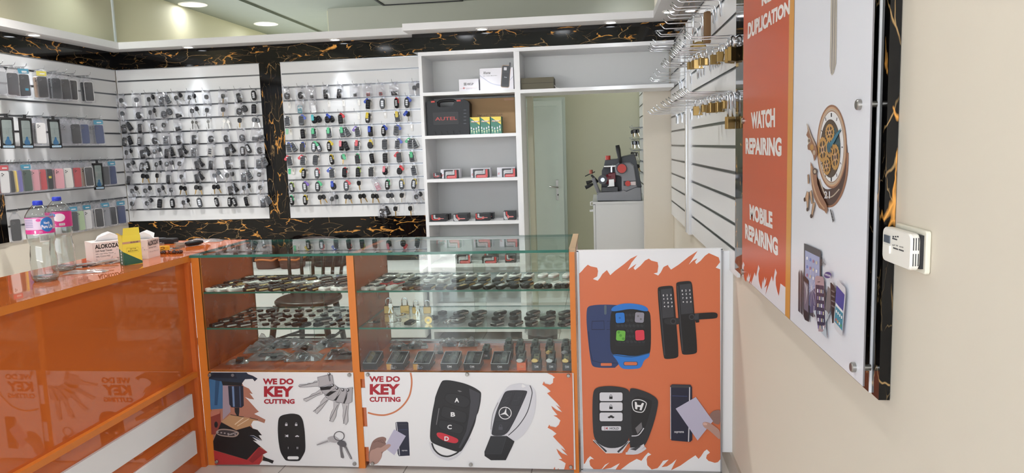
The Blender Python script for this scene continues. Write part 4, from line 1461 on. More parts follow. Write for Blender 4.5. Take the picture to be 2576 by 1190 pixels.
    A.fill([(292, 330), (340, 290), (384, 440), (380, 560), (330, 520)], ink('teal_shade', '2c4a52'))
    for c, rx, ry in (((222, 492), 42, 112), ((288, 338), 40, 78), ((338, 560), 40, 115), ((262, 640), 36, 80), ((292, 470), 34, 90)):
        n = 36
        A.fill([(c[0] + rx * (1 + (.07 if i % 2 else -.03)) * cos(2 * pi * i / n), c[1] + ry * (1 + (.07 if i % 2 else -.03)) * sin(2 * pi * i / n)) for i in range(n)], GLD)
        A.disc(c, rx * .72, GLD2, ry * .72)
        for k in range(3):
            a = k * pi / 3 + .4
            A.line([(c[0] + rx * .8 * cos(a), c[1] + ry * .8 * sin(a)), (c[0] - rx * .8 * cos(a), c[1] - ry * .8 * sin(a))], 10, GLD)
        A.disc(c, rx * .34, BR2, ry * .34); A.disc(c, rx * .16, BRD, ry * .16)
    TEAL = ink('clock_hand_teal', '2f6f86')
    A.fill([(268, 440), (298, 425), (340, 360), (392, 298), (388, 325), (330, 430), (302, 470), (298, 515), (272, 515)], TEAL)
    A.disc((284, 470), 18, ink('hub_teal', '245568'), 45)
    A.fill([(82, 252), (100, 285), (130, 370), (165, 440), (182, 520), (150, 600), (140, 545), (118, 500), (92, 490), (88, 455), (108, 420), (95, 385), (78, 360), (92, 320)], BR)
    A.line([(85, 262), (125, 375), (160, 455)], 10, BRL)
    A.disc((105, 410), 14, BRL, 26); A.disc((105, 410), 7, BRD, 14); A.disc((130, 470), 16, GLD, 28); A.disc((150, 520), 12, BRL, 22)
    A.fill([(118, 600), (140, 650), (172, 690), (180, 800), (215, 900), (262, 985), (275, 1040), (262, 1075), (245, 1050), (195, 1020), (150, 930), (128, 820), (118, 720)], BR)
    A.line([(125, 640), (140, 800), (190, 950), (245, 1030)], 12, BR2, 3); A.disc((158, 690), 20, BRD, 30); A.disc((158, 690), 12, BRL, 18)
    for q in ([(64, 948), (86, 870), (104, 880), (98, 1040), (88, 1045), (84, 960), (72, 960)], [(108, 880), (128, 860), (140, 980), (128, 985)], [(122, 1100), (140, 980), (160, 965), (158, 1000), (134, 1108)], [(92, 720), (104, 716), (106, 800), (96, 802)]):
        A.fill(q, BR2); A.line(q, 4, BRD, closed=True)
    A.disc((66, 945), 9, BRD, 20); A.disc((90, 1035), 9, BRD, 18); A.disc((126, 1095), 10, BRD, 20)
    A.fill([(298, 1040), (306, 1028), (334, 1135), (324, 1156)], P_CHAR)
    for y in (1060, 1090, 1120):
        A.line([(302 + (y - 1040) * .25, y), (318 + (y - 1040) * .15, y - 8)], 5, P_GREY)
    # broken tablets and phones
    A.view = zf(2000, 560, 3.965)
    SCR, SCR2 = ink('screen_blue', '98a2c6'), ink('screen_dark', '2a2c48')
    A.fill([(105, 560), (107, 207), (112, 207), (268, 276), (277, 290), (277, 545), (262, 900), (200, 945), (162, 922)], P_CHAR)
    A.fill([(118, 275), (264, 345), (264, 600), (210, 860), (118, 800)], SCR)
    A.fill([(160, 700), (264, 620), (250, 900), (165, 900)], ink('screen_dusk', '4a4c72'))
    for i in range(11):
        a = 2 * pi * i / 11
        A.line([(185, 650), (185 + 75 * cos(a), 650 + 190 * sin(a))], 2, P_WHITE)
    for i in range(4):
        for j in range(3):
            A.rr((140 + i * 32, 355 + j * 85 + i * 15), 16, 30, 4, ink(('app_pale', 'app_blue', 'app_pink', 'app_sand')[(i + j) % 4], ('e3e4ea', '5a78c0', 'a0708c', 'c8bfa8')[(i + j) % 4]))
    for q in ([(52, 880), (55, 500), (66, 466), (72, 520), (72, 900)], [(78, 900), (78, 480), (86, 475), (98, 530), (98, 925)]):
        A.fill(q, P_CHAR)
    A.fill([(104, 540), (120, 530), (158, 580), (160, 990), (120, 970), (106, 930)], P_BLK)
    A.fill([(110, 580), (156, 620), (156, 900), (110, 860)], ink('phone_grey', '6b6676'))
    for i in range(9):
        A.line([(112 + i * 5, 590 + i * 6), (150 - i * 3, 700 + i * 14)], 2, P_LGREY)
    A.fill([(205, 880), (240, 960), (280, 1090), (345, 1160), (330, 1000), (380, 900), (300, 860)], ink('splash', 'b9c3cc'))
    A.line([(340, 960), (358, 900), (350, 1120)], 5, P_GREY); A.line([(210, 1030), (215, 830)], 4, P_WHITE)
    A.fill([(225, 545), (240, 530), (300, 538), (316, 570), (330, 1040), (300, 1090), (260, 1085), (240, 960), (225, 640)], ink('phone_rose', 'a99097'))
    A.fill([(232, 618), (314, 630), (328, 1020), (252, 1040), (236, 900)], SCR2)
    for j in range(6):
        for i in range(4):
            A.rr((252 + i * 18 + j * 2, 680 + j * 72 + i * 3), 12, 36, 3, ink(('app_pale', 'app_violet', 'app_sand', 'app_steel')[(i + j) % 4], ('e3e4ea', '8878a8', 'c8bfa8', '7d8aa0')[(i + j) % 4]))
    A.rr((268, 592), 26, 6, 3, P_BLK)
    A.fill([(318, 660), (342, 710), (325, 780)], P_CHAR)
    A.fill([(360, 632), (385, 660), (390, 820), (370, 915), (332, 860)], P_DGREY)
    A.fill([(385, 600), (395, 598), (428, 640), (436, 700), (420, 1000), (404, 1005), (395, 900)], P_BLK)
    for j in range(4):
        A.line([(396, 675 + j * 50), (428, 695 + j * 50)], 12, P_DGREY)
    A.fill([(455, 590), (462, 575), (535, 645), (545, 680), (508, 1120), (500, 1140), (430, 1060), (420, 1010)], P_LGREY, 2)
    A.fill([(450, 625), (532, 720), (516, 890), (436, 790)], ink('phone_violet', '3d4393'))
    A.fill([(440, 800), (516, 885), (508, 1080), (428, 985)], ink('phone_sea', '3f8aa0'))
    A.fill([(442, 802), (514, 880), (513, 905), (441, 828)], P_WHITE)
    for i in range(4):
        A.rr((448 + i * 18, 885 + i * 20), 12, 30, 5, P_WHITE); A.rr((445 + i * 17, 968 + i * 20), 12, 28, 5, ink(('app_red', 'app_orange', 'app_pale', 'app_green')[i], ('c45a50', 'd59a50', 'e3e4ea', '68a868')[i]))
    # fruit mark with lettering, oval badge
    A.fill([(287, 380), (292, 362), (300, 366), (308, 362), (308, 385), (303, 395), (309, 410), (304, 430), (297, 428), (290, 432), (286, 410)], P_BLK)
    A.fill([(299, 360), (300, 348), (306, 344), (305, 356)], P_BLK)
    A.words('iPhone', [(311, 408), (343, 426), (343, 404), (311, 386)], P_BLK, 0.01)
    A.disc((361, 523), 37, ink('badge_violet', '332a78'), 32)
    A.words('SAMSUNG', [(331, 523), (392, 545), (391, 524), (330, 503)], P_WHITE, 0.02)
    A.g.build('printed_picture', s)
    bolts(s, [(2165, 263), (2151, 924), (1872, 304), (1870, 684), (1873, -60), (2178, -80)], 0, XG, (-1, 0, 0), 0.0105, 0.009)
    g = G()
    for p in ((2165, 263), (2151, 924), (1872, 304), (1870, 684)):
        c = at(*p, 0, XG)
        g.cyl((XG + 0.003, c.y, c.z), (XM, c.y, c.z), 0.007, STEEL, n=12)
    g.build('standoff_spacer', s)


wall_sign()


# ---------------------------------------------------------------- wall alarm by the sign
def alarm():
    t = thing('carbon_monoxide_alarm', 'white wall alarm with small grey screen mounted beside the marble strip', 'alarm', (0.56, 1.33, 1.28))
    V = lambda x, y: (1840 + x / 2.2885, 480 + y / 2.2885)
    AL = mat('alarm_ivory', 'ebe7de', 0.4, vary=0.01)
    XA = 0.543
    q = [at(*V(*p), 0, XA) for p in ((866, 400), (1030, 460), (1035, 240), (868, 212))]
    y1, y0 = (q[0].y + q[3].y) / 2, (q[1].y + q[2].y) / 2
    z0, z1 = (q[0].z + q[1].z) / 2, (q[2].z + q[3].z) / 2
    fr = lambda a, b, c=0.0: Vector((XA - c, a, b))
    g = G()
    cy, cz = (y0 + y1) / 2, (z0 + z1) / 2
    g.slab([(cy - p[0], cz + p[1]) for p in rrect(y1 - y0, z1 - z0, 0.012, 5)], -0.0165, 0.0, AL, 0.003, fr)
    g.build('alarm_body', t)
    g = G(); g.box(0.5595, y0 + 0.002, z0 + 0.003, 0.5655, y1 - 0.006, z1 - 0.003, BLACKM); g.build('gap', t)
    g = G(); g.slab([(cy - 0.004 - p[0], cz + p[1]) for p in rrect((y1 - y0) + 0.006, (z1 - z0) + 0.012, 0.006, 4)], -0.0315, -0.0225, mat('back_plate_ivory', 'e4dfce', 0.45), 0.002, fr); g.build('back_plate', t)

    def rect(x0, ya, x1, yb):
        a, b = at(*V(x0, ya), 0, XA), at(*V(x1, yb), 0, XA)
        c, d = at(*V(x1, ya), 0, XA), at(*V(x0, yb), 0, XA)
        yy = ((a.y + d.y) / 2, (b.y + c.y) / 2)
        zz = ((b.z + d.z) / 2, (a.z + c.z) / 2)
        return min(yy), max(yy), min(zz), max(zz)

    def raised(name, r, m, h=0.002):
        g = G(); g.box(XA - h, r[0], r[2], XA + 0.001, r[1], r[3], m); g.build(name, t)
    raised('screen', rect(883, 255, 915, 298), mat('lcd_grey', '5f6670', 0.2))
    raised('test_button', rect(880, 310, 917, 355), AL, 0.003)
    g = G()
    for i, x in enumerate((930, 943, 956)):
        r = rect(x, 260, x + 6, 268); g.box(XA - .0008, r[0], r[2], XA + .001, r[1], r[3], DGREY)
    for x, y in ((940, 277), (945, 332), (978, 342)):
        r = rect(x - 12, y - 3, x + 14, y + 4); g.box(XA - .0008, r[0], r[2], XA + .001, r[1], r[3], DGREY)
    for x, y, w in ((928, 313, 8), (938, 313, 6), (950, 316, 9), (968, 322, 8), (980, 325, 10)):
        r = rect(x, y - 3, x + w, y + 3); g.box(XA - .0006, r[0], r[2], XA + .001, r[1], r[3], mat('faint_print', '8d8a84', 0.6))
    g.build('indicator_slots', t)
    g = G()
    for k in range(3):
        x = XA + 0.0035 + k * 0.0042
        for z in (cz - 0.024, cz + 0.004):
            g.box(x, y0 - 0.0006, z, x + 0.0016, y0 + 0.001, z + 0.022, DGREY)
    g.build('sounder_slots', t)


alarm()


# ================================================================ ready-made small things
FR = lambda a, b, c=0.0: Vector((a, -c, b))        # front faces -Y
KITS = {}
FOBK = mat('fob_black', '19191c', 0.24)
FOBG = mat('fob_grey', '4a4b50', 0.38)
BTN = mat('fob_button', '34353a', 0.5)
BTNS = mat('fob_silver_button', 'c9cacd', 0.35, 0.3)
FSILV = mat('fob_silver', 'd2d0cc', 0.28, 0.45)
FWHITE = mat('fob_white', 'e6e3de', 0.3)
FGOLD = mat('fob_gold', 'dcc08a', 0.25, 0.5)
FRED = mat('fob_red', '9a2d30', 0.3)
FBROWN = mat('fob_brown', '4a2c22', 0.3)
TAGC = {'blue': '2847b8', 'red': 'cf2f38', 'yellow': 'd9bd2a', 'green': '35b877', 'purple': '6a46b0', 'cyan': '58c6cf', 'pink': 'e2808c', 'white': 'e8e6e2', 'teal': '1f7f8c', 'clear green': '8fd0a8', 'lime': '9cb84a'}
TAGM = {k: mat('tag_' + k.replace(' ', '_'), v, 0.3) for k, v in TAGC.items()}


def fob_parts(kind, zc, body=None, trim=None):
    """Key fob of a kind, centred at height zc."""
    k = ('fob', kind, zc, body and body.name, trim and trim.name)
    if k in KITS:
        return KITS[k]
    b = body or FOBK
    P = []
    off = lambda o: [(p[0], p[1] + zc) for p in o]
    if kind == 'flip':
        g = G(); g.slab(off([(-.017, -.034), (.012, -.034), (.018, -.026), (.0185, .010), (.016, .028), (.010, .035), (-.012, .035), (-.0185, .026), (-.0185, -.028)]), -.007, .007, b, .003, FR)
        P.append(('fob_body', g.mesh('fob_body')))
        g = G()
        for z in (.017, .001, -.015):
            g.slab(rrect(.024, .012, .004, 2, 0, zc + z), .006, .0082, BTN, .0006, FR)
        P.append(('button_pad', g.mesh('button_pad')))
        g = G(); g.slab(rrect(.004, .05, .001, 1, .0175, zc), -.003, .003, trim or SILV, 0, FR); g.cyl((-.012, -.0065, zc + .029), (-.012, -.009, zc + .029), .004, trim or SILV, n=10)
        P.append(('folded_blade', g.mesh('folded_blade')))
    elif kind in ('smart', 'smart_big'):
        s = 1.0 if kind == 'smart' else 1.12
        g = G(); g.slab(off(ell(.037 * s, .074 * s, 20, 0, 0, .72)), -.007, .007, b, .0035, FR)
        P.append(('fob_body', g.mesh('fob_body')))
        g = G()
        for z in (.016, .002, -.012):
            g.slab(rrect(.017, .0115, .002, 2, 0, zc + z * s), .006, .0083, trim or BTNS, .0006, FR)
        P.append(('button_pad', g.mesh('button_pad')))
    elif kind == 'square':
        g = G(); g.slab(off(rrect(.038, .072, .011, 3)), -.007, .007, b, .003, FR)
        P.append(('fob_body', g.mesh('fob_body')))
        g = G()
        g.slab(rrect(.0405, .066, .012, 3, 0, zc), -.0035, .0035, trim or FSILV, .001, FR)
        P.append(('side_trim', g.mesh('side_trim')))
        g = G()
        for z in (.020, .005, -.010):
            g.slab(rrect(.026, .011, .003, 2, 0, zc + z), .006, .0083, BTN, .0006, FR)
        P.append(('button_pad', g.mesh('button_pad')))
    elif kind == 'round':
        g = G(); g.slab(off(ell(.042, .052, 20, 0, 0, .85)), -.007, .007, b, .003, FR)
        P.append(('fob_body', g.mesh('fob_body')))
        g = G()
        for x, z in ((-.009, .009), (.009, .009), (-.009, -.008), (.009, -.008)):
            g.slab(ell(.013, .013, 8, x, zc + z), .006, .0085, BTN, .0006, FR)
        P.append(('button_pad', g.mesh('button_pad')))
    elif kind in ('key', 'brass_key', 'steel_key'):
        m = trim or {'key': SILV, 'brass_key': BRASS, 'steel_key': SILV}[kind]
        if kind == 'steel_key':
            g = G(); g.slab(off(ell(.024, .026, 14, 0, .018)), -.0012, .0012, m, 0, FR)
        else:
            g = G(); g.slab(off([(p[0], p[1] + .018) for p in ell(.031, .036, 16, 0, 0, .75)]), -.0048, .0048, b, .002, FR)
        P.append(('key_head', g.mesh('key_head')))
        g = G(); g.slab(off([(-.004, .004), (-.004, -.030), (-.001, -.036), (.002, -.034), (.004, -.030), (.0028, -.026), (.0046, -.022), (.003, -.017), (.0046, -.012), (.0046, .004)]), -.0012, .0012, m, 0, FR)
        P.append(('key_blade', g.mesh('key_blade')))
    elif kind in ('chip', 'module'):
        w, h = (.024, .024) if kind == 'chip' else (.046, .030)
        g = G(); g.slab(off(rrect(w, h, .004, 2, 0, -.012)), -.006, .006, b, .002, FR)
        P.append(('chip_body', g.mesh('chip_body')))
        g = G(); g.slab(off(rrect(w * .6, h * .4, .002, 1, 0, -.012)), .0055, .0068, trim or BTN, 0, FR)
        P.append(('label_patch', g.mesh('label_patch')))
    elif kind == 'card':
        g = G(); g.slab(off(rrect(.036, .058, .003, 2, 0, -.010)), -.002, .002, b, 0, FR)
        P.append(('card', g.mesh('card')))
        g = G(); g.slab(off(rrect(.026, .012, .001, 1, 0, .008)), .0018, .0024, FWHITE, 0, FR); g.slab(off(rrect(.022, .004, .001, 1, 0, -.028)), .0018, .0024, FWHITE, 0, FR)
        P.append(('printed_patch', g.mesh('printed_patch')))
    KITS[k] = P
    return P


def shifted(parts, dx, dz, ang, tagk):
    """The same parts, turned and moved in the plane of the wall (for a second key on the ring)."""
    k = ('sh', tagk, dx, dz, ang)
    if k not in KITS:
        out = []
        M = Matrix.Translation((dx, .012, dz)) @ Matrix.Rotation(ang, 4, 'Y')
        for p in parts:
            me = p[1].copy()
            me.transform(M)
            out.append((p[0], me))
        KITS[k] = out
    return KITS[k]


def ring_part():
    if 'ring' not in KITS:
        g = G()
        g.tube([(0.0085 * cos(t * pi / 6) * .25, 0.0085 * cos(t * pi / 6), -.009 + .0095 * sin(t * pi / 6)) for t in range(12)], .0009, WIRE, 4, True)
        KITS['ring'] = ('split_ring', g.mesh('split_ring'))
    return KITS['ring']


def bag_part(v, w=.072, top=.004, bot=-.097, m=None):
    k = ('bag', v, w, top, bot, m and m.name)
    if k not in KITS:
        rnd = random.Random(v * 17 + 3)
        g = G()
        nx, nz = 7, 9
        for side in (-1, 1):
            vs = []
            for j in range(nz):
                for i in range(nx):
                    a, b = i / (nx - 1), j / (nz - 1)
                    e = min(1, 4 * a * (1 - a)) * min(1, 4 * b * (1 - b) + .15)
                    x = (a - .5) * w * (1 - .25 * (1 - b) * (v % 3 == 0)) + rnd.uniform(-.002, .002)
                    z = top + (bot - top) * b + rnd.uniform(-.002, .002)
                    y = side * (.0125 * e) * (.35 + .65 * min(1, b * 1.6)) + rnd.uniform(-.0035, .0035) * e
                    vs.append((x, y, z))
            fs = [(j * nx + i, j * nx + i + 1, (j + 1) * nx + i + 1, (j + 1) * nx + i) for j in range(nz - 1) for i in range(nx - 1)]
            if side > 0:
                fs = [tuple(reversed(f)) for f in fs]
            g.add(vs, fs, m or BAG, v % 2 == 0)
        KITS[k] = ('clear_bag', g.mesh('clear_bag'))
    return KITS[k]


def tag_part(col, side):
    k = ('tag', col, side)
    if k not in KITS:
        ang = {'l': radians(-48), 'r': radians(48), 'f': radians(4), 'd': radians(-20)}[side]
        y = {'f': .016}.get(side, .004)
        fr = lambda a, b, c=0.0: Vector((a * cos(ang) + b * sin(ang), -(c + y), -a * sin(ang) + b * cos(ang) - .012))
        g = G(); g.slab(rrect(.021, .044, .007, 3, 0, -.022), -.0016, .0016, TAGM[col], .0005, fr)
        me = g.mesh('colour_tag')
        g = G(); g.slab(rrect(.013, .024, .002, 1, 0, -.026), .0014, .002, mat('tag_insert_' + col.replace(' ', '_'), tuple(min(1, int(TAGC[col][i:i + 2], 16) / 255 * .75 + .22) for i in (0, 2, 4)), .4), 0, fr)
        KITS[k] = ('colour_tag', me, [('tag_insert', g.mesh('tag_insert'))])
    return KITS[k]


def hook_kit(length, plate=True, label=False, r=.0015, m=None, tip=.020):
    k = ('hook', length, plate, label, r)
    if k not in KITS:
        m = m or WIRE
        P = []
        g = G()
        pts = [(0, 0, -.006), (0, -.006, .0), (0, -.012, 0), (0, -length + .008, -.002), (0, -length - .002, .003), (0, -length - .010, tip)]
        g.tube(pts, r, m, 6)
        P.append(('hook_wire', g.mesh('hook_wire')))
        g = G(); g.box(-.008, -.002, -.014, .008, .0065, .003, m)
        P.append(('hook_clip', g.mesh('hook_clip')))
        if label:
            g = G(); g.slab(rrect(.023, .052, .002, 2, .006, -.036), .004, .006, WPL, .0005, FR)
            g.slab(rrect(.006, .020, .001, 1, .004, -.030), .006, .0066, SILV, 0, FR)
            P.append(('label_plate', g.mesh('label_plate')))
        KITS[k] = P
    return KITS[k]


BODYW = {'flip': 'black flip key fob', 'smart': 'oval key fob with pale buttons', 'smart_big': 'large oval key fob with pale buttons', 'square': 'rectangular key fob with silver rim', 'round': 'round four button fob',
         'key': 'black headed car key', 'brass_key': 'black headed key with brass blade', 'steel_key': 'steel door keys', 'chip': 'small electronic chip', 'module': 'dark electronic module', 'card': 'printed card'}
ITEMC = {'flip': 'car key', 'smart': 'car key', 'smart_big': 'car key', 'square': 'car key', 'round': 'car key', 'key': 'car key', 'brass_key': 'key', 'steel_key': 'key', 'chip': 'electronic chip', 'module': 'electronic module', 'card': 'card'}
NAMEK = {'flip': 'flip_key', 'smart': 'key_fob', 'smart_big': 'key_fob', 'square': 'key_fob', 'round': 'key_fob', 'key': 'car_key', 'brass_key': 'brass_key', 'steel_key': 'steel_key', 'chip': 'electronic_chip', 'module': 'electronic_module', 'card': 'printed_card'}


def hang(kind, x, z, yy, where, group, bag=False, tag_=None, body=None, trim=None, two=False, tilt=0.0, turn=0.0, desc=None):
    zc = -.066 if bag else -.052
    parts = list(fob_parts(kind, zc, body, trim))
    if two:
        parts += shifted(parts, .011, -.004 if not bag else .012, radians(-24), (kind, zc, body and body.name, trim and trim.name))
    if bag:
        parts.append(bag_part(random.randrange(6), .066 + .006 * (random.randrange(3))))
    else:
        parts.append(ring_part())
    d = desc or BODYW[kind]
    if tag_ and not desc:
        d = d.replace(' with pale buttons', '').replace(' with silver rim', '').replace(' with brass blade', '')
    if tag_:
        parts.append(tag_part(*tag_))
        d += ' with ' + tag_[0] + ' tag'
    if bag:
        d += ' in clear bag'
    M = Matrix.Translation((x, yy, z)) @ Matrix.Rotation(tilt, 4, 'Y') @ Matrix.Rotation(turn, 4, 'Z') @ Matrix.Scale(1.0 if bag and kind == 'card' else 1.10, 4)
    return kit_put(parts, ('bagged_' if bag else '') + NAMEK[kind], d + ', ' + where, ITEMC[kind], M, group)


# ---------------------------------------------------------------- corner key panel: nine rows of ten hooks
V3 = zf(270, 150, 2.833)
COLS_T = [95, 215, 300, 395, 485, 600, 710, 830, 935, 1045]
COLS_B = [180, 278, 380, 460, 545, 650, 775, 880, 990, 1105]
YH = YB - 0.05
# per hook: kind letter; capitals in bags. k key, f flip, s smart, q square, r round, b brass key bare, m steel keys bare, c chip; 2 = two on the hook
ROWS_A = ['K K K2 F2 Ks2 K2 K Kg F s', 'K R K2 R2 C K2 K Kg R2 f', 'F2 Q S K C m2 m m2 b ks2', 'F2 S R Fs F F R R R Cs2', 'K2 F2 K2 F2 F2 F Qw F2 S2 R',
          'K2 S2 K2 K2 K F2 F F F Q2', 'F b2 b Q K F2 K2 K2 F2 K', 'K2 K2 K2 K b2 b2 b2 F2 K2 K', 'K K2 f s K2 s s s2 q F2']
KL = {'k': 'key', 'f': 'flip', 's': 'smart', 'q': 'square', 'r': 'round', 'b': 'brass_key', 'm': 'steel_key', 'c': 'module'}
for ri, row in enumerate(ROWS_A):
    z = GZ[9 - ri]
    for ci, code in enumerate(row.split()):
        t = ri / 8
        px = V3((COLS_T[ci] * (1 - t) + COLS_B[ci] * t, 300 + 92 * ri))[0]
        py = 150 + (300 + 92 * ri) / 2.833
        x = at(px, py, 1, YH).x + random.uniform(-.006, .006)
        kind = KL[code[0].lower()]
        bag = code[0].isupper()
        trim = body = None
        desc = None
        if 'g' in code[1:]:
            trim = BRASS
            desc = 'black headed key with golden blade'
        if 'w' in code[1:]:
            trim = FWHITE
            body = FSILV
            desc = 'silver framed key fob'
        where = 'hook %s from corner, row %s' % (ORD[ci], ORD[ri])
        where = '%s from wall corner, %s row' % (ORD[ci], ORD[ri])
        hang(kind, x, z - .001, YB - .052, where, 'car keys on the corner panel', bag, None, body, trim, '2' in code, random.uniform(-.22, .22), random.uniform(-.35, .35), desc)
        kit_put(hook_kit(.095), 'display_hook', 'thin steel wire hook, %s from the corner in the %s row of corner keys' % (ORD[ci], ORD[ri]), 'hook', Matrix.Translation((x, YB - .0005, z)), 'wire hooks of the corner key panel')

# ---------------------------------------------------------------- tagged key panel: ten rows
V4 = zf(680, 150, 2.834)
E_ = None
ROWS_B = [
    [(115, 'R'), (215, 'R'), (295, 'C'), (400, 'F'), (505, 'F'), (608, 'C'), (697, 'Cr'), (790, 'Cr'), (885, 'C2'), (1030, 'K2')],
    [(120, '-'), (218, 'Dt'), (305, 'Dg'), (405, '-'), (510, '-'), (620, '-'), (708, 'f', 'blue', 'r'), (805, 's'), (905, 's', 'red', 'd'), (982, 's', 'blue', 'l')],
    [(125, 'f'), (228, 'q', 'blue', 'l'), (312, 'r2', 'cyan', 'f'), (408, 'r2', 'blue', 'l'), (505, 'f', 'red', 'l'), (620, '-'), (708, 's', 'yellow', 'f'), (810, '-'), (905, 'f', 'yellow', 'f'), (985, 'k', 'blue', 'r')],
    [(132, '-', 'clear green', 'f'), (235, 'f'), (312, 'f', 'green', 'f'), (420, 'f', 'green', 'f'), (513, 'f2', 'green', 'f'), (622, 'f', 'purple', 'r'), (718, 'q', 'blue', 'f'), (815, 's', 'blue', 'l'), (910, 'q', 'blue', 'l'), (1000, '-')],
    [(132, 'f2', 'blue', 'd'), (237, 'f', 'blue', 'd'), (318, 's2', 'green', 'l'), (425, 's', 'yellow', 'l'), (515, 'f2', 'pink', 'f'), (627, 'f', 'red', 'f'), (718, 'r', 'yellow', 'd'), (823, 'q'), (918, 'f', 'blue', 'l'), (1003, 'f2', 'green', 'r')],
    [(135, 'f', 'red', 'r'), (240, 'f', 'red', 'r'), (332, 'q'), (437, 's', 'yellow', 'd'), (525, 'b', 'green', 'd'), (625, 'f', 'green', 'd'), (725, 'q'), (825, 'q'), (920, 'q', 'red', 'r'), (1008, 'f', 'green', 'f')],
    [(150, '-', 'green', 'f'), (248, 's', 'yellow', 'r'), (338, 's', 'red', 'd'), (443, 'f', 'blue', 'r'), (540, 'q', 'red', 'd'), (635, 'f', 'lime', 'd'), (725, 'f'), (828, 'r', 'pink', 'f'), (932, 'r', 'red', 'l'), (1022, 'f')],
    [(153, 's', 'lime', 'd'), (248, 's', 'purple', 'l'), (345, 's', 'green', 'l'), (450, 'r', 'blue', 'f'), (545, 's', 'red', 'l'), (633, 'b'), (745, 'Dw'), (843, 's', 'green', 'd'), (940, 's', 'yellow', 'd'), (1035, 's', 'yellow', 'd')],
    [(155, 's', 'green', 'd'), (253, 's', 'yellow', 'd'), (355, 'b2'), (450, 'K2'), (550, 'b2'), (643, 'b2'), (740, 'b2'), (845, 'ks2'), (943, 'ks'), (1040, 'K2')],
    [(800, 'F2'), (897, 'b'), (1000, 'b')]]
for ri, row in enumerate(ROWS_B):
    z = GZ[9 - ri]
    for ci, it in enumerate(row):
        px, py = V4((it[0] - 4, 245 + 94 * ri))
        x = min(at(px, py, 1, YH).x, -1.352)
        code = it[1]
        cn = ORD[ci] if ri < 9 else ORD[ci + 7]
        ins = '%s from black strip, %s row' % (cn, ORD[ri])
        kit_put(hook_kit(.095, True, not code[0].isupper() or ri == 1), 'display_hook', 'steel hook %s, %s from the black strip, %s row' % ('with white label plate' if not code[0].isupper() or ri == 1 else 'holding a clear bag', cn, ORD[ri]), 'hook', Matrix.Translation((x, YB - .0005, z)), 'wire hooks of the tagged key panel')
        tg = (it[2], it[3]) if len(it) > 2 else None
        grp = 'keys on the tagged key panel'
        if code[0] == '-':
            if tg:
                kit_put([ring_part(), tag_part(*tg)], 'key_tag', 'lone %s plastic key tag, %s' % (tg[0], ins), 'key tag', Matrix.Translation((x, YB - .052, z - .001)), grp)
            continue
        L = code[0].lower()
        if L == 'd':
            bm = {'t': TAGM['teal'], 'g': FSILV, 'w': mat('pink_card', 'c98f9a', 0.5)}[code[1]]
            hang('card', x, z - .001, YB - .052, ins, grp, True, None, bm, None, False, {'t': .05, 'g': -.12, 'w': -.4}[code[1]], 0.1, {'t': 'teal printed card', 'g': 'silver printed card', 'w': 'pinkish printed card'}[code[1]])
            continue
        kind = KL[L]
        bag = code[0].isupper()
        body = trim = None
        desc = None
        if L == 'c':
            kind = 'chip' if '2' not in code else 'module'
            if 'r' in code[1:]:
                body = FRED
                desc = 'small dark red chip'
        hang(kind, x, z - .001, YB - .052, ins, grp, bag, tg, body, trim, '2' in code and L != 'c', random.uniform(-.14, .14), random.uniform(-.3, .3), desc)

# ---------------------------------------------------------------- phone cases on the side wall
CASEM = {'black': ('141416', .35), 'charcoal': ('2a2c30', .45), 'navy': ('2b3c66', .4), 'white': ('dedcd8', .35), 'clear': None, 'yellow': ('e0c35a', .4), 'purple': ('6f6aa8', .4), 'green': ('a7bd92', .4),
         'pink': ('cf8f96', .4), 'red': ('b5323a', .4), 'tan': ('b39a84', .5), 'blue': ('3d5c96', .4), 'grey': ('85868a', .4), 'floral': ('d8d4cb', .45), 'darkgreen': ('2f4638', .4)}
CASES = {k: (mat('case_' + k, v[0], v[1]) if v else thin('case_clear', 'e6e8ea', 2.0, .08, .12, 'eeeeee')) for k, v in CASEM.items()}
HEADC = {'teal': mat('header_teal', '1c86a3', .35), 'yellow': mat('header_yellow', 'd3c42c', .35), 'red': mat('header_red', 'c0343c', .35)}


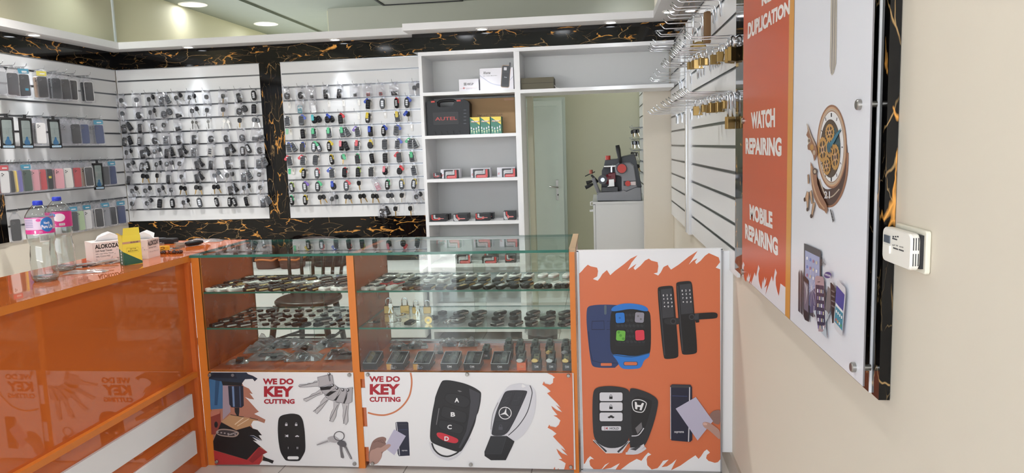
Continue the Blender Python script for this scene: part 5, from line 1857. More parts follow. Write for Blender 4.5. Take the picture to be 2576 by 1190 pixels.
def case_kit(col, head=None, outline=False, sticker=None, slim=False):
    k = ('case', col, head, outline, sticker, slim)
    if k in KITS:
        return KITS[k]
    P = []
    w, h, zt = (.064 if slim else .074), .150, -.052
    zc = zt - h / 2
    m = CASES[col]
    g = G(); g.slab(rrect(w, h, .012, 4, 0, zc), -.005, .005, m, .002, FR); P.append(('phone_case', g.mesh('phone_case'), []))
    if outline:
        g = G()
        o = [FR(p[0], p[1], .0045) for p in rrect(w + .001, h + .001, .012, 4, 0, zc)]
        g.tube(o, .0022, CASES['white'], 5, True); P[0][2].append(('bumper_rim', g.mesh('bumper_rim')))
    g = G(); g.slab(rrect(.026, .030, .007, 3, -w / 2 + .020, zt - .024), .0045, .0070, m if col != 'clear' else CASES['grey'], .0008, FR)
    for a, b in ((-.006, .007), (-.006, -.007), (.006, 0)):
        g.slab(ell(.009, .009, 10, -w / 2 + .020 + a, zt - .024 + b), .0068, .0076, FOBG if col in ('black', 'navy', 'charcoal') else FOBK, 0, FR)
    P[0][2].append(('camera_cutout', g.mesh('camera_cutout')))
    if sticker:
        g = G(); g.slab(rrect(.026, .016, .002, 2, .008, zc - (.03 if sticker == 'teal' else -.015)), .0048, .0056, HEADC[sticker], 0, FR); P[0][2].append(('sticker', g.mesh('sticker')))
    if head:
        g = G(); g.slab(rrect(.080, .034, .003, 2, 0, -.030), -.002, .002, HEADC[head], 0, FR)
        g.slab(rrect(.040, .008, .001, 1, .006, -.032), .0019, .0024, CASES['white'], 0, FR)
        if sticker:
            g.text('BEIMAX', CASES['white'], FR, (-.012, -.044, .034, -.037), .0024, .02)
        P.append(('header_card', g.mesh('header_card')))
    g = G()
    g.slab([(-.044, -.214), (.044, -.214), (.044, -.046), (.016, -.008), (-.016, -.008), (-.044, -.046)] if not head else [(-.044, -.214), (.044, -.214), (.044, -.014), (.012, -.002), (-.012, -.002), (-.044, -.014)], -.0072, .0088, BAG, .001, FR)
    P.append(('plastic_sleeve', g.mesh('plastic_sleeve')))
    g = G(); g.slab(rrect(.024, .016, .004, 2, 0, -.008), -.001, .001, CASES['clear'], 0, FR); P.append(('hang_tab', g.mesh('hang_tab')))
    KITS[k] = P
    return P


def box_kit():
    if 'casebox' in KITS:
        return KITS['casebox']
    P = []
    w, h, zt = .094, .215, -.022
    z0 = zt - h
    g = G()
    for a0, b0, a1, b1 in ((-w / 2, z0, w / 2, z0 + .026), (-w / 2, zt - .012, w / 2, zt), (-w / 2, z0, -w / 2 + .010, zt), (w / 2 - .010, z0, w / 2, zt)):
        g.box(a0, -.009, b0, a1, .009, b1, BLACKM)
    g.box(-w / 2, .004, z0, w / 2, .009, zt, BLACKM)
    g.box(-.012, -.002, zt, .012, .002, zt + .024, BLACKM)
    P.append(('box_sleeve', g.mesh('box_sleeve')))
    g = G(); g.slab(rrect(.07, .165, .010, 3, 0, zt - .1), -.0035, .004, mat('quilted_grey_case', '8a8d90', .35, vary=.35), .001, FR); P.append(('phone_case', g.mesh('phone_case')))
    g = G()
    fig = spline([(-.018, z0 + .028), (-.020, z0 + .05), (-.010, z0 + .064), (-.006, z0 + .078), (.002, z0 + .084), (.009, z0 + .076), (.011, z0 + .062), (.020, z0 + .05), (.019, z0 + .028)], 3)
    g.slab(fig, .0041, .0052, mat('printed_blue_figure', '2e5f8c', .4, vary=.2), 0, FR)
    P.append(('printed_figure', g.mesh('printed_figure')))
    g = G(); g.slab(rrect(.076, .014, .001, 1, 0, z0 + .014), .0088, .0094, mat('pale_blue_label', 'a5bfd2', .4), 0, FR)
    g.text('ANTI-SHOCK CASE', FOBG, FR, (-.032, z0 + .010, .032, z0 + .018), .0097, .01)
    P.append(('printed_label', g.mesh('printed_label')))
    g = G(); g.slab(rrect(w - .02, h - .038, .001, 1, 0, z0 + .026 + (h - .038) / 2), .0082, .0086, GLASS, 0, FR); P.append(('window_film', g.mesh('window_film')))
    KITS['casebox'] = P
    return P


B_ = 'box'
V1 = zf(0, 0, 2.975)
V2 = zf(0, 380, 3.72)
# row: (groove, view, y in view, [(x of the front package, [packages front to back])])
PH = [
    (10, V1, 650, [(18, [('clear',)]), (108, [('charcoal',)]), (192, [('charcoal', 'teal', False, 'teal'), ('black',)]), (326, [('black', 'yellow'), ('tan',)]), (428, [('charcoal',), ('black',)]), (490, [('black',), ('black',)]), (556, [('black', None, True, None, True)]), (666, [('charcoal', None, True), ('black',)])]),
    (7, V1, 1000, [(66, [B_]), (205, [B_]), (318, [('white',), ('clear',), ('tan',)]), (415, [B_]), (500, [('clear',), ('clear',), ('pink',)]), (574, [('black',), ('clear',), ('clear',)]), (640, [('navy',), ('white',)]), (748, [('navy', 'teal'), ('clear',), ('clear',)])]),
    (4, V2, 285, [(58, [('white', 'red'), ('red',)]), (92, [('black',), ('blue',)]), (125, [('yellow',), ('black',)]), (175, [('purple',), ('clear',)]), (262, [('darkgreen', 'teal'), ('green',), ('clear',)]), (338, [('pink',), ('tan',)]), (400, [('red',), ('blue',)]), (472, [('black', None, False, 'yellow'), ('black',)]), (570, [('pink',), ('pink',)]), (648, [('floral',), ('clear',)]), (738, [('red',), ('black',)]), (842, [('black', None, True), ('tan',), ('tan',), ('clear',)]), (932, [B_]), (1000, [('charcoal',), ('clear',)]), (1066, [('navy', 'teal'), ('clear',)])]),
    (1, V2, 640, [(150, [('charcoal',)]), (612, [('darkgreen',)]), (698, [('charcoal', 'teal'), ('black',)]), (755, [('green',), ('clear',)]), (830, [('white', 'teal'), ('black',)]), (935, [('black', None, True), ('white',)]), (1000, [('grey', 'teal'), ('charcoal',)]), (1062, [('charcoal', None, True), ('black', None, True), ('grey',)]), (1150, [('navy', 'teal'), ('clear',)])])]
RNAME = ['top', 'second', 'third', 'lowest']
for ri, (gi, V, vy, stacks) in enumerate(PH):
    z = GZ[gi]
    for si, (vx, packs) in enumerate(stacks):
        XH = XL + .014
        y = at(*V((vx, vy)), 0, XH + .135).y
        L = .15
        Mh = Matrix.Translation((XH + .0005, y, z)) @ Matrix.Rotation(pi / 2, 4, 'Z')
        kit_put(hook_kit(L, True, False, .0018), 'display_hook', 'long steel hook of the %s phone case row, %s counted towards the corner' % (RNAME[ri], ORD[si]), 'hook', Mh, 'wire hooks of the phone case wall')
        for k, pk in enumerate(packs):
            X = XH + .128 - k * .030
            yaw = radians(-14 + random.uniform(-9, 9) - (14 if ri in (0, 1) else 6))
            M = Matrix.Translation((X, y, z - .002)) @ Matrix.Rotation(pi / 2 + yaw, 4, 'Z') @ Matrix.Rotation(random.uniform(-.03, .03), 4, 'Y') @ Matrix.Diagonal((.80 if ri == 2 else .84, 1, .96, 1))
            pos = 'front' if k == 0 else ORD[k] + ' behind front'
            if len(packs) == 1:
                pos = 'alone'
            wh = '%s, hook %s, %s phone case row' % (pos, ORD[si], RNAME[ri])
            if pk == B_:
                kit_put(box_kit(), 'boxed_phone_case', 'black windowed case box, ' + wh, 'phone case', M, 'phone cases on the side wall')
            else:
                col = pk[0]
                d = {'darkgreen': 'dark green', 'floral': 'pale patterned'}.get(col, col) + ' phone case'
                if len(pk) > 1 and pk[1]:
                    d += ' with %s header' % pk[1]
                kit_put(case_kit(*pk), 'packaged_phone_case', d + ', ' + wh, 'phone case', M, 'phone cases on the side wall')


# ================================================================ things in the bookcase
PAPER = mat('white_box_card', 'e6e4ea', 0.4)
BOXB = mat('black_box_card', '1c1b1d', 0.35)
BOXR = mat('red_box_print', 'c63f3c', 0.35)
BOXG = mat('grey_box_print', 'b9b9bb', 0.35)


def pbox(root, name, x0, x1, y0, d, z0, z1, m, sub=None):
    g = G(); g.box(x0, y0, z0, x1, y0 + d, z1, m, 0.0)
    return g.build(name, root)


def at_shelf(px, i, y=None):
    return at(px, 500, 1, y or BKY + .03).x


def bk(px, py, y):
    q = at(px, py, 1, y)
    return q.x, q.z


def carton(name, label, cat, px0, px1, pt, y, d, shelf, m, group=None):
    zb = SHZ[shelf] if shelf is not None else BRZ
    zm = zb + .05
    pyc = (pt + 20)
    x0, x1 = at(px0, pyc, 1, y).x, at(px1, pyc, 1, y).x
    z1 = at((px0 + px1) / 2, pt, 1, y).z
    x0 = max(x0, -.563) if shelf is None else x0
    x1 = min(x1, -.611) if shelf is not None else x1
    t = thing(name, label, cat, ((x0 + x1) / 2, y, zb), group=group)
    g = G(); g.box(x0, y, zb, x1, y + d, z1, m); g.build('carton', t)
    return t, x0, x1, zb, z1, plane_xz(y, x0, zb)


t, x0, x1, z0, z1, fr = carton('tool_box_carton', 'small white carton with four ring mark on the top bookcase shelf', 'box', 1155, 1204, 199, 5.50, .10, 0, PAPER)
w, h = x1 - x0, z1 - z0
g = G()
g.text('HSCLP', INK, fr, (w * .42, h * .50, w * .74, h * .68), .0005, .02)
for a, b in ((.28, .54), (.28, .66), (.35, .54), (.35, .66)):
    g.lathe([(w * .014, 0), (w * .032, 0)], INK, n=12, fr=lambda p, q, r, a=a, b=b: fr(w * a + p, h * b + q * 1.0, .0006))
g.slab([(w * .05, h * .24), (w * .95, h * .30), (w * .95, h * .31), (w * .05, h * .25)], .0002, .0006, BOXR, 0, fr)
g.lathe([(w * .022, 0), (w * .045, 0)], BOXR, n=14, fr=lambda p, q, r: fr(w * .24 + p, h * .28 + q, .0006))
g.text('SMART KEY TOOLS', P_DGREY, fr, (w * .36, h * .18, w * .92, h * .235), .0005)
g.build('printed_front', t)

t, x0, x1, z0, z1, fr = carton('tool_box_carton', 'large white carton picturing a handheld key tool, top bookcase shelf', 'box', 1207, 1291, 171, 5.51, .09, 0, PAPER)
w, h = x1 - x0, z1 - z0
g = G()
g.text('Xhorse', INK, fr, (w * .10, h * .74, w * .32, h * .86), .0005, .012, .2)
g.text('KEY TOOL MAX PRO', P_DGREY, fr, (w * .10, h * .645, w * .52, h * .68), .0005, .005)
sw = spline([(0, .72), (.12, .58), (.32, .36), (.55, .25), (.75, .26), (1.0, .62)], 4, False)
g.slab([(w * a, h * max(b - .05, 0)) for a, b in sw] + [(w * a, h * b) for a, b in reversed(sw)], .0002, .0004, mat('pale_swoosh', 'c3c5d4', .4), 0, fr)
fr2 = frame(fr(w * .60, h * .14, .0), (1, 0, -.10), (.10, 0, 1))
for pts, m, c in ((rrect(.066, .165, .012, 3, .036, .080), mat('tool_rim', 'a88f78', .35), .0008), (rrect(.060, .155, .010, 3, .036, .080), P_BLK2, .001), (rrect(.045, .085, .002, 2, .036, .062), P_BLK, .0012), (rrect(.022, .022, .003, 2, .030, .135), P_LGREY, .0012), (rrect(.012, .05, .004, 2, .062, .158), P_BLK2, .0009)):
    g.slab(pts, .0001, c, m, 0, fr2)
g.text('Xhorse', P_LGREY, fr2, (.026, .070, .046, .078), .0014, .01)
g.build('printed_front', t)

# black tool case
zb = SHZ[1]
VT = zf(1060, 235, 10.304)
YT = 5.50
o = lambda p: (lambda q: (max(q.x, -1.293), q.z))(at(*VT(p), 1, YT))
t = thing('tool_case', 'black plastic tool case with red lettering and two red latches, bookcase', 'case', (at(1124, 340, 1, YT).x, YT, zb))
out = [o(p) for p in ((75, 300), (110, 235), (180, 200), (300, 200), (400, 215), (420, 330), (480, 355), (780, 345), (820, 320), (850, 210), (1000, 165), (1110, 155), (1200, 195), (1245, 260), (1255, 800), (1250, 1075))] + [o((120, 1100))]
zmin = min(p[1] for p in out)
out = [(p[0], max(p[1], zb)) for p in out[:-2]] + [(out[-2][0], zb), (out[-1][0], zb)]
fry = lambda a, b, c: Vector((a, YT - c, b))
g = G(); g.slab(list(reversed(out)), -.10, -.004, BLACKP, 0, fry)
g.slab(list(reversed([(p[0] * .985 + .015 * sum(q[0] for q in out) / len(out), p[1] * .985 + .015 * (zb + .14)) for p in out])), -.006, .0, BLACKP, 0, fry)
g.build('case_shell', t)
g = G()
hp = spline([o((415, 330)), o((415, 240)), o((470, 195)), o((640, 178)), o((800, 178)), o((850, 225)), o((820, 320))], 4, False)
g.tube([fry(p[0], p[1], -.045) for p in hp], .011, BLACKM, 8); g.build('carry_handle', t)
for a, b in (((250, 195), (350, 238)), ((918, 165), (1020, 208))):
    p, q = o(a), o(b)
    g = G(); g.box(p[0], YT - .003, q[1], q[0], YT + .03, p[1], RED, .002); g.build('latch', t)
p, q = o((290, 495)), o((980, 800))
g = G(); g.slab(rrect(q[0] - p[0], p[1] - q[1], .006, 3, (p[0] + q[0]) / 2, (p[1] + q[1]) / 2), -.002, .002, mat('case_plate', '29292c', .5), .0008, fry); g.build('name_plate', t)
g = G(); a, b = o((360, 700)), o((918, 598)); g.text('AUTEL', mat('faded_red_ink', 'b04a48', .5), lambda a, b, c=0: fry(a, b, c), (a[0], a[1] - .002, b[0], b[1]), .0026, .018); g.build('lettering', t)
g = G()
for i in range(5):
    a = o((350 + i * 157, 1000))
    g.slab([(a[0] - .009, zb + .002), (a[0] + .009, zb + .002), (a[0] + .005, zb + .030), (a[0] - .005, zb + .030)], -.004, .004, BLACKM, .001, fry)
    a = o((1130, 430 + i * 88)); g.slab(rrect(.020, .004, .001, 1, a[0], a[1]), -.003, .002, mat('case_rib', '4a4c52', .25), 0, fry)
g.build('ribs', t)

t, x0, x1, z0, z1, fr = carton('cardboard_box', 'flat brown cardboard carton leaning behind small green yellow boxes', 'box', 1166, 1295, 247, 5.62, .14, 1, CARD)
w, h = x1 - x0, z1 - z0
g = G(); g.text('High-end / Smart Lock', mat('brown_ink', '4b3a2a', .7), fr, (w * .27, h * .50, w * .76, h * .56), .0005, .008)
g.slab([(w * .80, h * .92), (w * .98, h * .92), (w * .98, h * .97), (w * .80, h * .97)], .0002, .0004, mat('brown_tape', '9c6a42', .4), 0, fr)
g.build('printed_front', t)
GRN, YEL = mat('box_green', '1f6a55', .35), mat('box_yellow', 'e2c93c', .35)
for i, (pa, pb) in enumerate(((1182.5, 1207.5), (1208.5, 1233), (1234.5, 1261))):
    t, x0, x1, z0, z1, fr = carton('key_label_box', ('green and yellow key label box touching the black tool case', 'green and yellow key label box, middle one of three', 'green and yellow key label box, the one farthest from the tool case')[i], 'box', pa, pb, 295 - i * .8, 5.485, .10, 1, GRN, 'key label boxes')
    w, h = x1 - x0, z1 - z0
    g = G()
    g.slab([(0, h), (w * .98, h * .53), (w * .98, h)], .0002, .0005, YEL, 0, fr)
    g.slab([(w * .1, h * .70), (w * .95, h * .70), (w * .95, h * .78), (w * .1, h * .78)], .0003, .0007, mat('box_label_strip', 'a07a58', .4), 0, fr)
    g.text('Key Label', P_WHITE, fr, (w * .18, h * .705, w * .82, h * .80), .0009, .03)
    for k, (a, b) in enumerate(((.12, .36), (.36, .30), (.62, .33), (.85, .40))):
        g.slab(rrect(w * .10, h * .13, w * .02, 2, w * a, h * b), .0002, .0007, P_LGREY, 0, fr)
        g.slab(ell(w * .13, h * .09, 10, w * a + w * .02, h * (b - .15)), .0002, .0007, mat('box_key_print', 'cfd6b0', .4), 0, fr)
        g.slab([(w * a, h * (b - .28)), (w * (a + .05), h * (b - .28)), (w * (a + .05), h * (b - .15)), (w * a, h * (b - .15))], .0002, .0006, mat('box_key_print', 'cfd6b0', .4), 0, fr)
    g.build('printed_front', t)


# boxes of locks on the lower shelves
def lockbox(label, px0, px1, pt, y, shelf, style, body=BOXB, d=.075):
    t, x0, x1, z0, z1, fr = carton('lock_box', label, 'box', px0, px1, pt, y, d, shelf, body, 'lock boxes in the bookcase')
    w, h = x1 - x0, z1 - z0
    g = G()
    P = lambda pts: [(w * a, h * b) for a, b in pts]
    if style == 'L':         # big red and grey bands, key outline
        g.slab(P([(.05, .92), (.88, .92), (.88, .99), (.05, .99)]), .0002, .0004, BOXB, 0, fr)
        g.slab(P([(.04, .02), (.12, .02), (.12, .62), (.22, .74), (.70, .74), (.70, .98), (.82, .98), (.82, .42), (.28, .42), (.20, .30), (.20, .02)][:6] + [(.70, .98), (.80, .98), (.80, .46), (.26, .46), (.18, .34), (.18, .02)]), .0002, .0005, BOXG, 0, fr)
        g.slab(P([(.12, .50), (.78, .50), (.78, .84), (.20, .84), (.12, .74)]), .0003, .0006, BOXG, 0, fr)
        g.slab(P([(.22, .03), (.92, .03), (.97, .14), (.97, .98), (.84, .98), (.84, .40), (.76, .34), (.30, .34), (.22, .26)]), .0004, .0008, BOXR, 0, fr)
        g.slab(P([(.30, .66), (.55, .66), (.55, .70), (.30, .70)]), .0006, .0009, P_DGREY, 0, fr)
        g.lathe([(w * .03, 0), (w * .055, 0)], P_DGREY, n=14, fr=lambda p, q, r: fr(w * .63 + p, h * .68 + q, .0009))
        g.slab(P([(.30, .18), (.85, .18), (.85, .21), (.30, .21)]), .0006, .001, P_LGREY, 0, fr)
    elif style == 'K':       # corner bands and a pink key
        g.slab(P([(.03, .98), (.12, .98), (.12, .42), (.20, .34), (.50, .34), (.50, .22), (.14, .22), (.03, .36)]), .0002, .0006, BOXR, 0, fr)
        g.slab(P([(.17, .98), (.29, .98), (.29, .62), (.34, .54), (.50, .54), (.50, .42), (.24, .42), (.17, .5)]), .0002, .0006, BOXG, 0, fr)
        PK = mat('pink_key_print', 'd8807c', .4)
        g.slab([(w * (.55 + .10 * cos(i * pi / 4)), h * (.42 + .17 * sin(i * pi / 4))) for i in range(8)], .0006, .0009, PK, 0, fr)
        g.slab(P([(.62, .38), (.84, .38), (.88, .42), (.84, .47), (.62, .47)]), .0006, .0009, PK, 0, fr)
        for a, b in ((.51, .48), (.58, .48), (.51, .36), (.58, .36)):
            g.slab(ell(w * .035, h * .06, 8, w * a, h * b), .0009, .0011, BOXR, 0, fr)
    elif style == 'D':       # diagonal bands and a pink key
        g.slab(P([(.02, .95), (.14, .95), (.16, .5), (.34, .18), (.36, .03), (.08, .05), (.02, .3)]), .0002, .0006, BOXG, 0, fr)
        g.slab(P([(.20, .95), (.32, .95), (.32, .66), (.42, .52), (.36, .36), (.22, .56)]), .0002, .0006, BOXR, 0, fr)
        PK = mat('pink_key_print', 'd8807c', .4)
        g.slab(P([(.28, .36), (.40, .56), (.50, .36), (.40, .14)]), .0006, .0009, PK, 0, fr)
        g.slab(P([(.48, .30), (.80, .30), (.86, .36), (.80, .43), (.48, .43)]), .0006, .0009, PK, 0, fr)
        for a, b in ((.37, .42), (.43, .42), (.37, .29), (.43, .29)):
            g.slab(ell(w * .03, h * .06, 8, w * a, h * b), .0009, .0011, BOXR, 0, fr)
    else:                    # plain white carton with faint red key
        g.slab(P([(.05, .40), (.16, .40), (.16, .44), (.05, .44)]), .0002, .0006, BOXR, 0, fr)
        g.lathe([(w * .02, 0), (w * .04, 0)], BOXR, n=12, fr=lambda p, q, r: fr(w * .08 + p, h * .30 + q, .0006))
        g.slab(P([(.85, .22), (.95, .22), (.95, .25), (.85, .25)]), .0002, .0006, P_DGREY, 0, fr)
    g.build('printed_front', t)


S_ = 'third bookcase shelf'
lockbox('small black and red lock box beside the first white carton, third bookcase shelf', 1091, 1112, 435, 5.56, 2, 'K')
lockbox('white carton nearest the key wall behind an orange red lock box, third shelf', 1109, 1157, 426, 5.56, 2, 'W', PAPER)
lockbox('orange red and grey lock box in front of the first white carton, third shelf', 1117, 1150, 428, 5.475, 2, 'L')
lockbox('white carton in the middle of the third bookcase shelf, behind a red box', 1185, 1234, 423, 5.56, 2, 'W', PAPER)
lockbox('red and grey lock box in the middle of the third bookcase shelf', 1190, 1228, 426, 5.475, 2, 'L')
lockbox('white carton at the door side end of the third bookcase shelf', 1251, 1296, 421, 5.56, 2, 'W', PAPER)
lockbox('red and grey lock box at the door side end of the third shelf', 1263, 1297, 424, 5.475, 2, 'L')
lockbox('plain black lock box behind the first box of the fourth shelf', 1108, 1131, 539, 5.60, 3, 'K')
lockbox('black lock box with red corner band at the key wall end, fourth shelf', 1085, 1122, 540, 5.475, 3, 'K')
lockbox('black lock box partly hidden behind the box with diagonal bands, fourth shelf', 1150, 1180, 537, 5.60, 3, 'D')
lockbox('black lock box with diagonal grey band and pink key, second on fourth shelf', 1141, 1176, 539, 5.475, 3, 'D')
lockbox('black lock box peeking out behind the third box of the fourth shelf', 1212, 1242, 536, 5.60, 3, 'K')
lockbox('black lock box with red corner band, third along the fourth shelf', 1196, 1232, 537, 5.475, 3, 'K')
lockbox('black lock box with striped corner at the door side end, fourth shelf', 1267, 1297, 531, 5.50, 3, 'D')
lockbox('red and grey lock box on the lowest visible shelf, key wall end', 1150, 1184, 642, 5.475, 4, 'L')
lockbox('black lock box at the middle front of the lowest visible shelf', 1213, 1250, 646, 5.475, 4, 'L')
lockbox('black lock box standing behind another in the middle of the lowest visible shelf', 1219, 1252, 634, 5.58, 4, 'K')
lockbox('black and red lock box at the door side end of the lowest visible shelf', 1271, 1297, 641, 5.49, 4, 'K')

OLV = mat('olive_box', '5d5745', .6, vary=.05)
t, x0, x1, z0, z1, fr = carton('flat_box', 'long flat olive brown box on the bridge shelf over the back room opening', 'box', 1308, 1393, 195, 5.50, .2, None, OLV)
g = G(); g.box(x0 - .0005, 5.4995, z0 + (z1 - z0) * .52, x1 + .001, 5.7, z0 + (z1 - z0) * .56, mat('olive_box_seam', '3d392c', .6)); g.build('lid_seam', t)
t = thing('white_cable', 'thin white cable lying beside the olive box on the bridge shelf', 'cable', (x1 + .03, 5.55, BRZ))
g = G(); g.tube(spline([(x1 + .002, 5.53, BRZ + .03), (x1 + .015, 5.53, BRZ + .012), (x1 + .04, 5.54, BRZ + .004), (x1 + .06, 5.55, BRZ + .003), (x1 + .045, 5.58, BRZ + .003)], 5, False), .002, WPL, 6); g.build('cord', t)

# ================================================================ back room cabinet, key machine, key rows
t = thing('machine_cabinet', 'grey white cabinet carrying the key cutting machine in the back room', 'cabinet', (.25, 6.4, 0))
zc = at(1555, 507, 1, 6.0).z
xa = at(1493, 560, 1, 6.0).x
g = G(); g.box(xa + .018, 6.0, 0, 0.398, 6.9, zc - .018, GREYED); g.build('carcass', t)
g = G(); g.box(xa - .004, 5.995, zc - .018, 0.398, 6.9, zc, GREYED); g.build('cabinet_top', t)
g = G(); g.box(xa, 6.004, .05, xa + .016, 6.895, zc - .024, GREYED); d = g.build('cabinet_door', t)
g = G(); g.tube([(xa, 6.08, zc - .08), (xa - .025, 6.08, zc - .08), (xa - .025, 6.16, zc - .08), (xa, 6.16, zc - .08)], .006, WPL, 8); g.build('handle', d)
g = G(); g.tube([(xa, 6.06, zc + .0), (xa - .022, 6.06, zc - .005), (xa - .022, 6.06, zc - .03), (xa, 6.06, zc - .03)], .005, WPL, 8); g.build('corner_catch', t)


def machine():
    VM = zf(1450, 340, 3.968)
    Y0 = 6.03
    t = thing('key_cutting_machine', 'grey key cutting machine with black lever and red knob on the cabinet', 'machine', (.15, 6.2, zc))

    def o(p, y=Y0):
        q = at(*VM(p), 1, y)
        return (q.x, max(q.z, zc + .001))

    def pl(name, pts, y0, d, m, bev=0.0):
        out = [o(p) for p in pts]
        fr = lambda a, b, c: Vector((a, y0 - c, b))
        area = sum(out[i][0] * out[(i + 1) % len(out)][1] - out[(i + 1) % len(out)][0] * out[i][1] for i in range(len(out)))
        if area < 0:
            out.reverse()
        g = G(); g.slab(out, -d, 0, m, bev, fr)
        return g.build(name, t)
    DK = mat('machine_dark_cover', '3a3d42', .45)
    pl('base', [(205, 655), (203, 600), (228, 572), (440, 562), (475, 545), (505, 565), (600, 522), (648, 522), (655, 655)], Y0, .32, MGREY, .006)
    pl('feet', [(212, 664), (212, 652), (650, 650), (650, 662)], Y0 + .01, .30, BLACKM)
    pl('body_shell', [(390, 300), (425, 276), (540, 274), (578, 305), (612, 522), (505, 566), (452, 560), (450, 425), (432, 405), (395, 400), (385, 330)], Y0 + .012, .28, MGREY, .008)
    pl('dark_cover', [(278, 312), (290, 250), (410, 240), (470, 215), (560, 194), (588, 195), (655, 520), (610, 524), (578, 305), (540, 274), (425, 276), (385, 312)], Y0 + .03, .26, DK, .004)
    pl('back_plate', [(255, 365), (280, 312), (390, 312), (395, 400), (450, 425), (452, 560), (250, 560)], Y0 + .14, .12, mat('machine_recess', '4c4d51', .5))
    a, b = o((440, 282)), o((408, 100))
    g = G(); g.tube([(a[0], Y0 - .02, a[1]), ((a[0] * .7 + b[0] * .3), Y0 - .02, a[1] * .7 + b[1] * .3), ((a[0] * .25 + b[0] * .75), Y0 - .02, a[1] * .25 + b[1] * .75), (b[0], Y0 - .02, b[1])], .01, BLACKM, 12, rs=[.010, .014, .019, .016]); g.build('lever', t)
    c = o((452, 332))
    g = G(); g.cyl((c[0], Y0 + .02, c[1]), (c[0], Y0 - .025, c[1]), .043, DK, n=28); g.cyl((c[0], Y0 - .025, c[1]), (c[0], Y0 - .034, c[1]), .036, RED, n=28); g.build('red_knob', t)
    c = o((316, 246)); e = o((315, 206))
    g = G(); g.cyl((c[0], Y0 + .06, c[1] - .01), (c[0], Y0 + .06, e[1]), .021, RED, n=20); g.build('height_knob', t)
    a, b = o((275, 312)), o((390, 308))
    g = G(); g.cyl((a[0], Y0 - .01, a[1]), (b[0], Y0 - .01, b[1]), .009, CHROME); c = o((352, 310)); e = o((352, 370)); g.cyl((c[0], Y0 - .01, c[1]), (e[0], Y0 - .01, e[1]), .008, CHROME); g.build('feed_bar', t)
    pl('clamp_block', [(320, 385), (388, 375), (392, 470), (322, 480)], Y0 + .02, .1, mat('dark_red_clamp', '701c26', .4), .003)
    pl('vise_jaw', [(322, 440), (378, 436), (382, 512), (304, 518), (322, 505)], Y0 - .005, .05, STEEL, .003)
    pl('vise_base', [(250, 522), (415, 515), (416, 562), (250, 566)], Y0 + .005, .12, DGREY, .003)
    c = o((262, 445))
    g = G(); g.cyl((c[0], Y0 + .03, c[1]), (c[0], Y0 - .01, c[1]), .038, DGREY, n=24); g.cyl((c[0], Y0 - .01, c[1]), (c[0], Y0 - .016, c[1]), .017, ALU, n=18); g.cyl((c[0] + .03, Y0 + .05, c[1]), (c[0] + .07, Y0 + .05, c[1]), .04, mat('dark_red_clamp', '701c26', .4), n=20); g.build('hand_wheel', t)
    a, b = o((165, 430)), o((222, 572))
    g = G(); g.tube([(a[0], Y0 + .02, a[1]), (b[0], Y0 + .02, b[1])], .016, MGREY, 8); a2, b2 = o((150, 400)), o((215, 470)); g.tube([(a2[0], Y0 + .02, a2[1]), (b2[0], Y0 + .04, b2[1])], .010, BLACKM, 8); g.build('carriage_arm', t)
    for p, q in (((100, 478), (152, 462)), ((90, 525), (162, 490))):
        a, b = o(p), o(q)
        g = G(); g.tube([(a[0], Y0, a[1]), (a[0] * .5 + b[0] * .5, Y0, a[1] * .5 + b[1] * .5), (b[0], Y0 + .015, b[1])], .013, BLACKM, 10, rs=[.016, .014, .010]); g.build('grip_handle', t)
    a, b, c = o((86, 411)), o((186, 366)), o((145, 362))
    g = G(); g.cyl((a[0], Y0 + .02, a[1]), (b[0], Y0 + .02, b[1]), .004, BLACKM); g.cyl((c[0], Y0 + .02, c[1] - .02), (c[0], Y0 + .02, c[1] + .012), .015, mat('copper_knob', '8a5040', .3, .6)); g.build('tension_screw', t)
    pl('switch_plate', [(470, 458), (596, 455), (598, 502), (472, 506)], Y0 - .012 + .02, .02, DGREY, .002)
    c = o((513, 482))
    g = G(); g.cyl((c[0], Y0 + .01, c[1]), (c[0], Y0 - .012, c[1]), .022, RED, n=20); g.build('stop_button', t)
    pl('warning_label', [(540, 465), (592, 462), (593, 500), (541, 500)], Y0 + .006, .006, mat('white_red_label', 'e0d0ce', .4))


machine()

slat_panel('slatwall_panel', 'white slatwall strip of key rows deep in the back room', (lambda a, b, c=0.0: Vector((0.415 - c, a, b))), 6.55, 7.62, .9, 2.05, [1.0 + .107 * k for k in range(10)], False)
kk = 0
for rj, zz in enumerate((1.214, 1.321, 1.428, 1.535, 1.642)):
    for cj in range(4):
        yk = 6.86 + cj * .19
        zg = 1.0 + .107 * round((zz - 1.0) / .107)
        M = Matrix.Translation((0.4145, yk, zg)) @ Matrix.Rotation(-pi / 2, 4, 'Z')
        kit_put(hook_kit(.10), 'display_hook', 'thin hook in the dim back room, %s from the opening, %s row up' % (ORD[cj], ORD[rj]), 'hook', M, 'hooks in the back room')
        M2 = Matrix.Translation((0.4145 - .085, yk, zg - .002)) @ Matrix.Rotation(-pi / 2 + random.uniform(.3, 1.2), 4, 'Z')
        kind = ('key', 'brass_key', 'steel_key', 'key')[(rj + cj) % 4]
        kit_put(list(fob_parts(kind, -.052)) + shifted(fob_parts(kind, -.052), .011, -.004, radians(-24), (kind, -.052, None, None)) + [ring_part()], 'key_pair', 'pair of %s in the back room, %s from the opening, %s row up' % ('steel keys' if kind == 'steel_key' else 'black headed keys', ORD[cj], ORD[rj]), 'key', M2, 'keys in the back room')


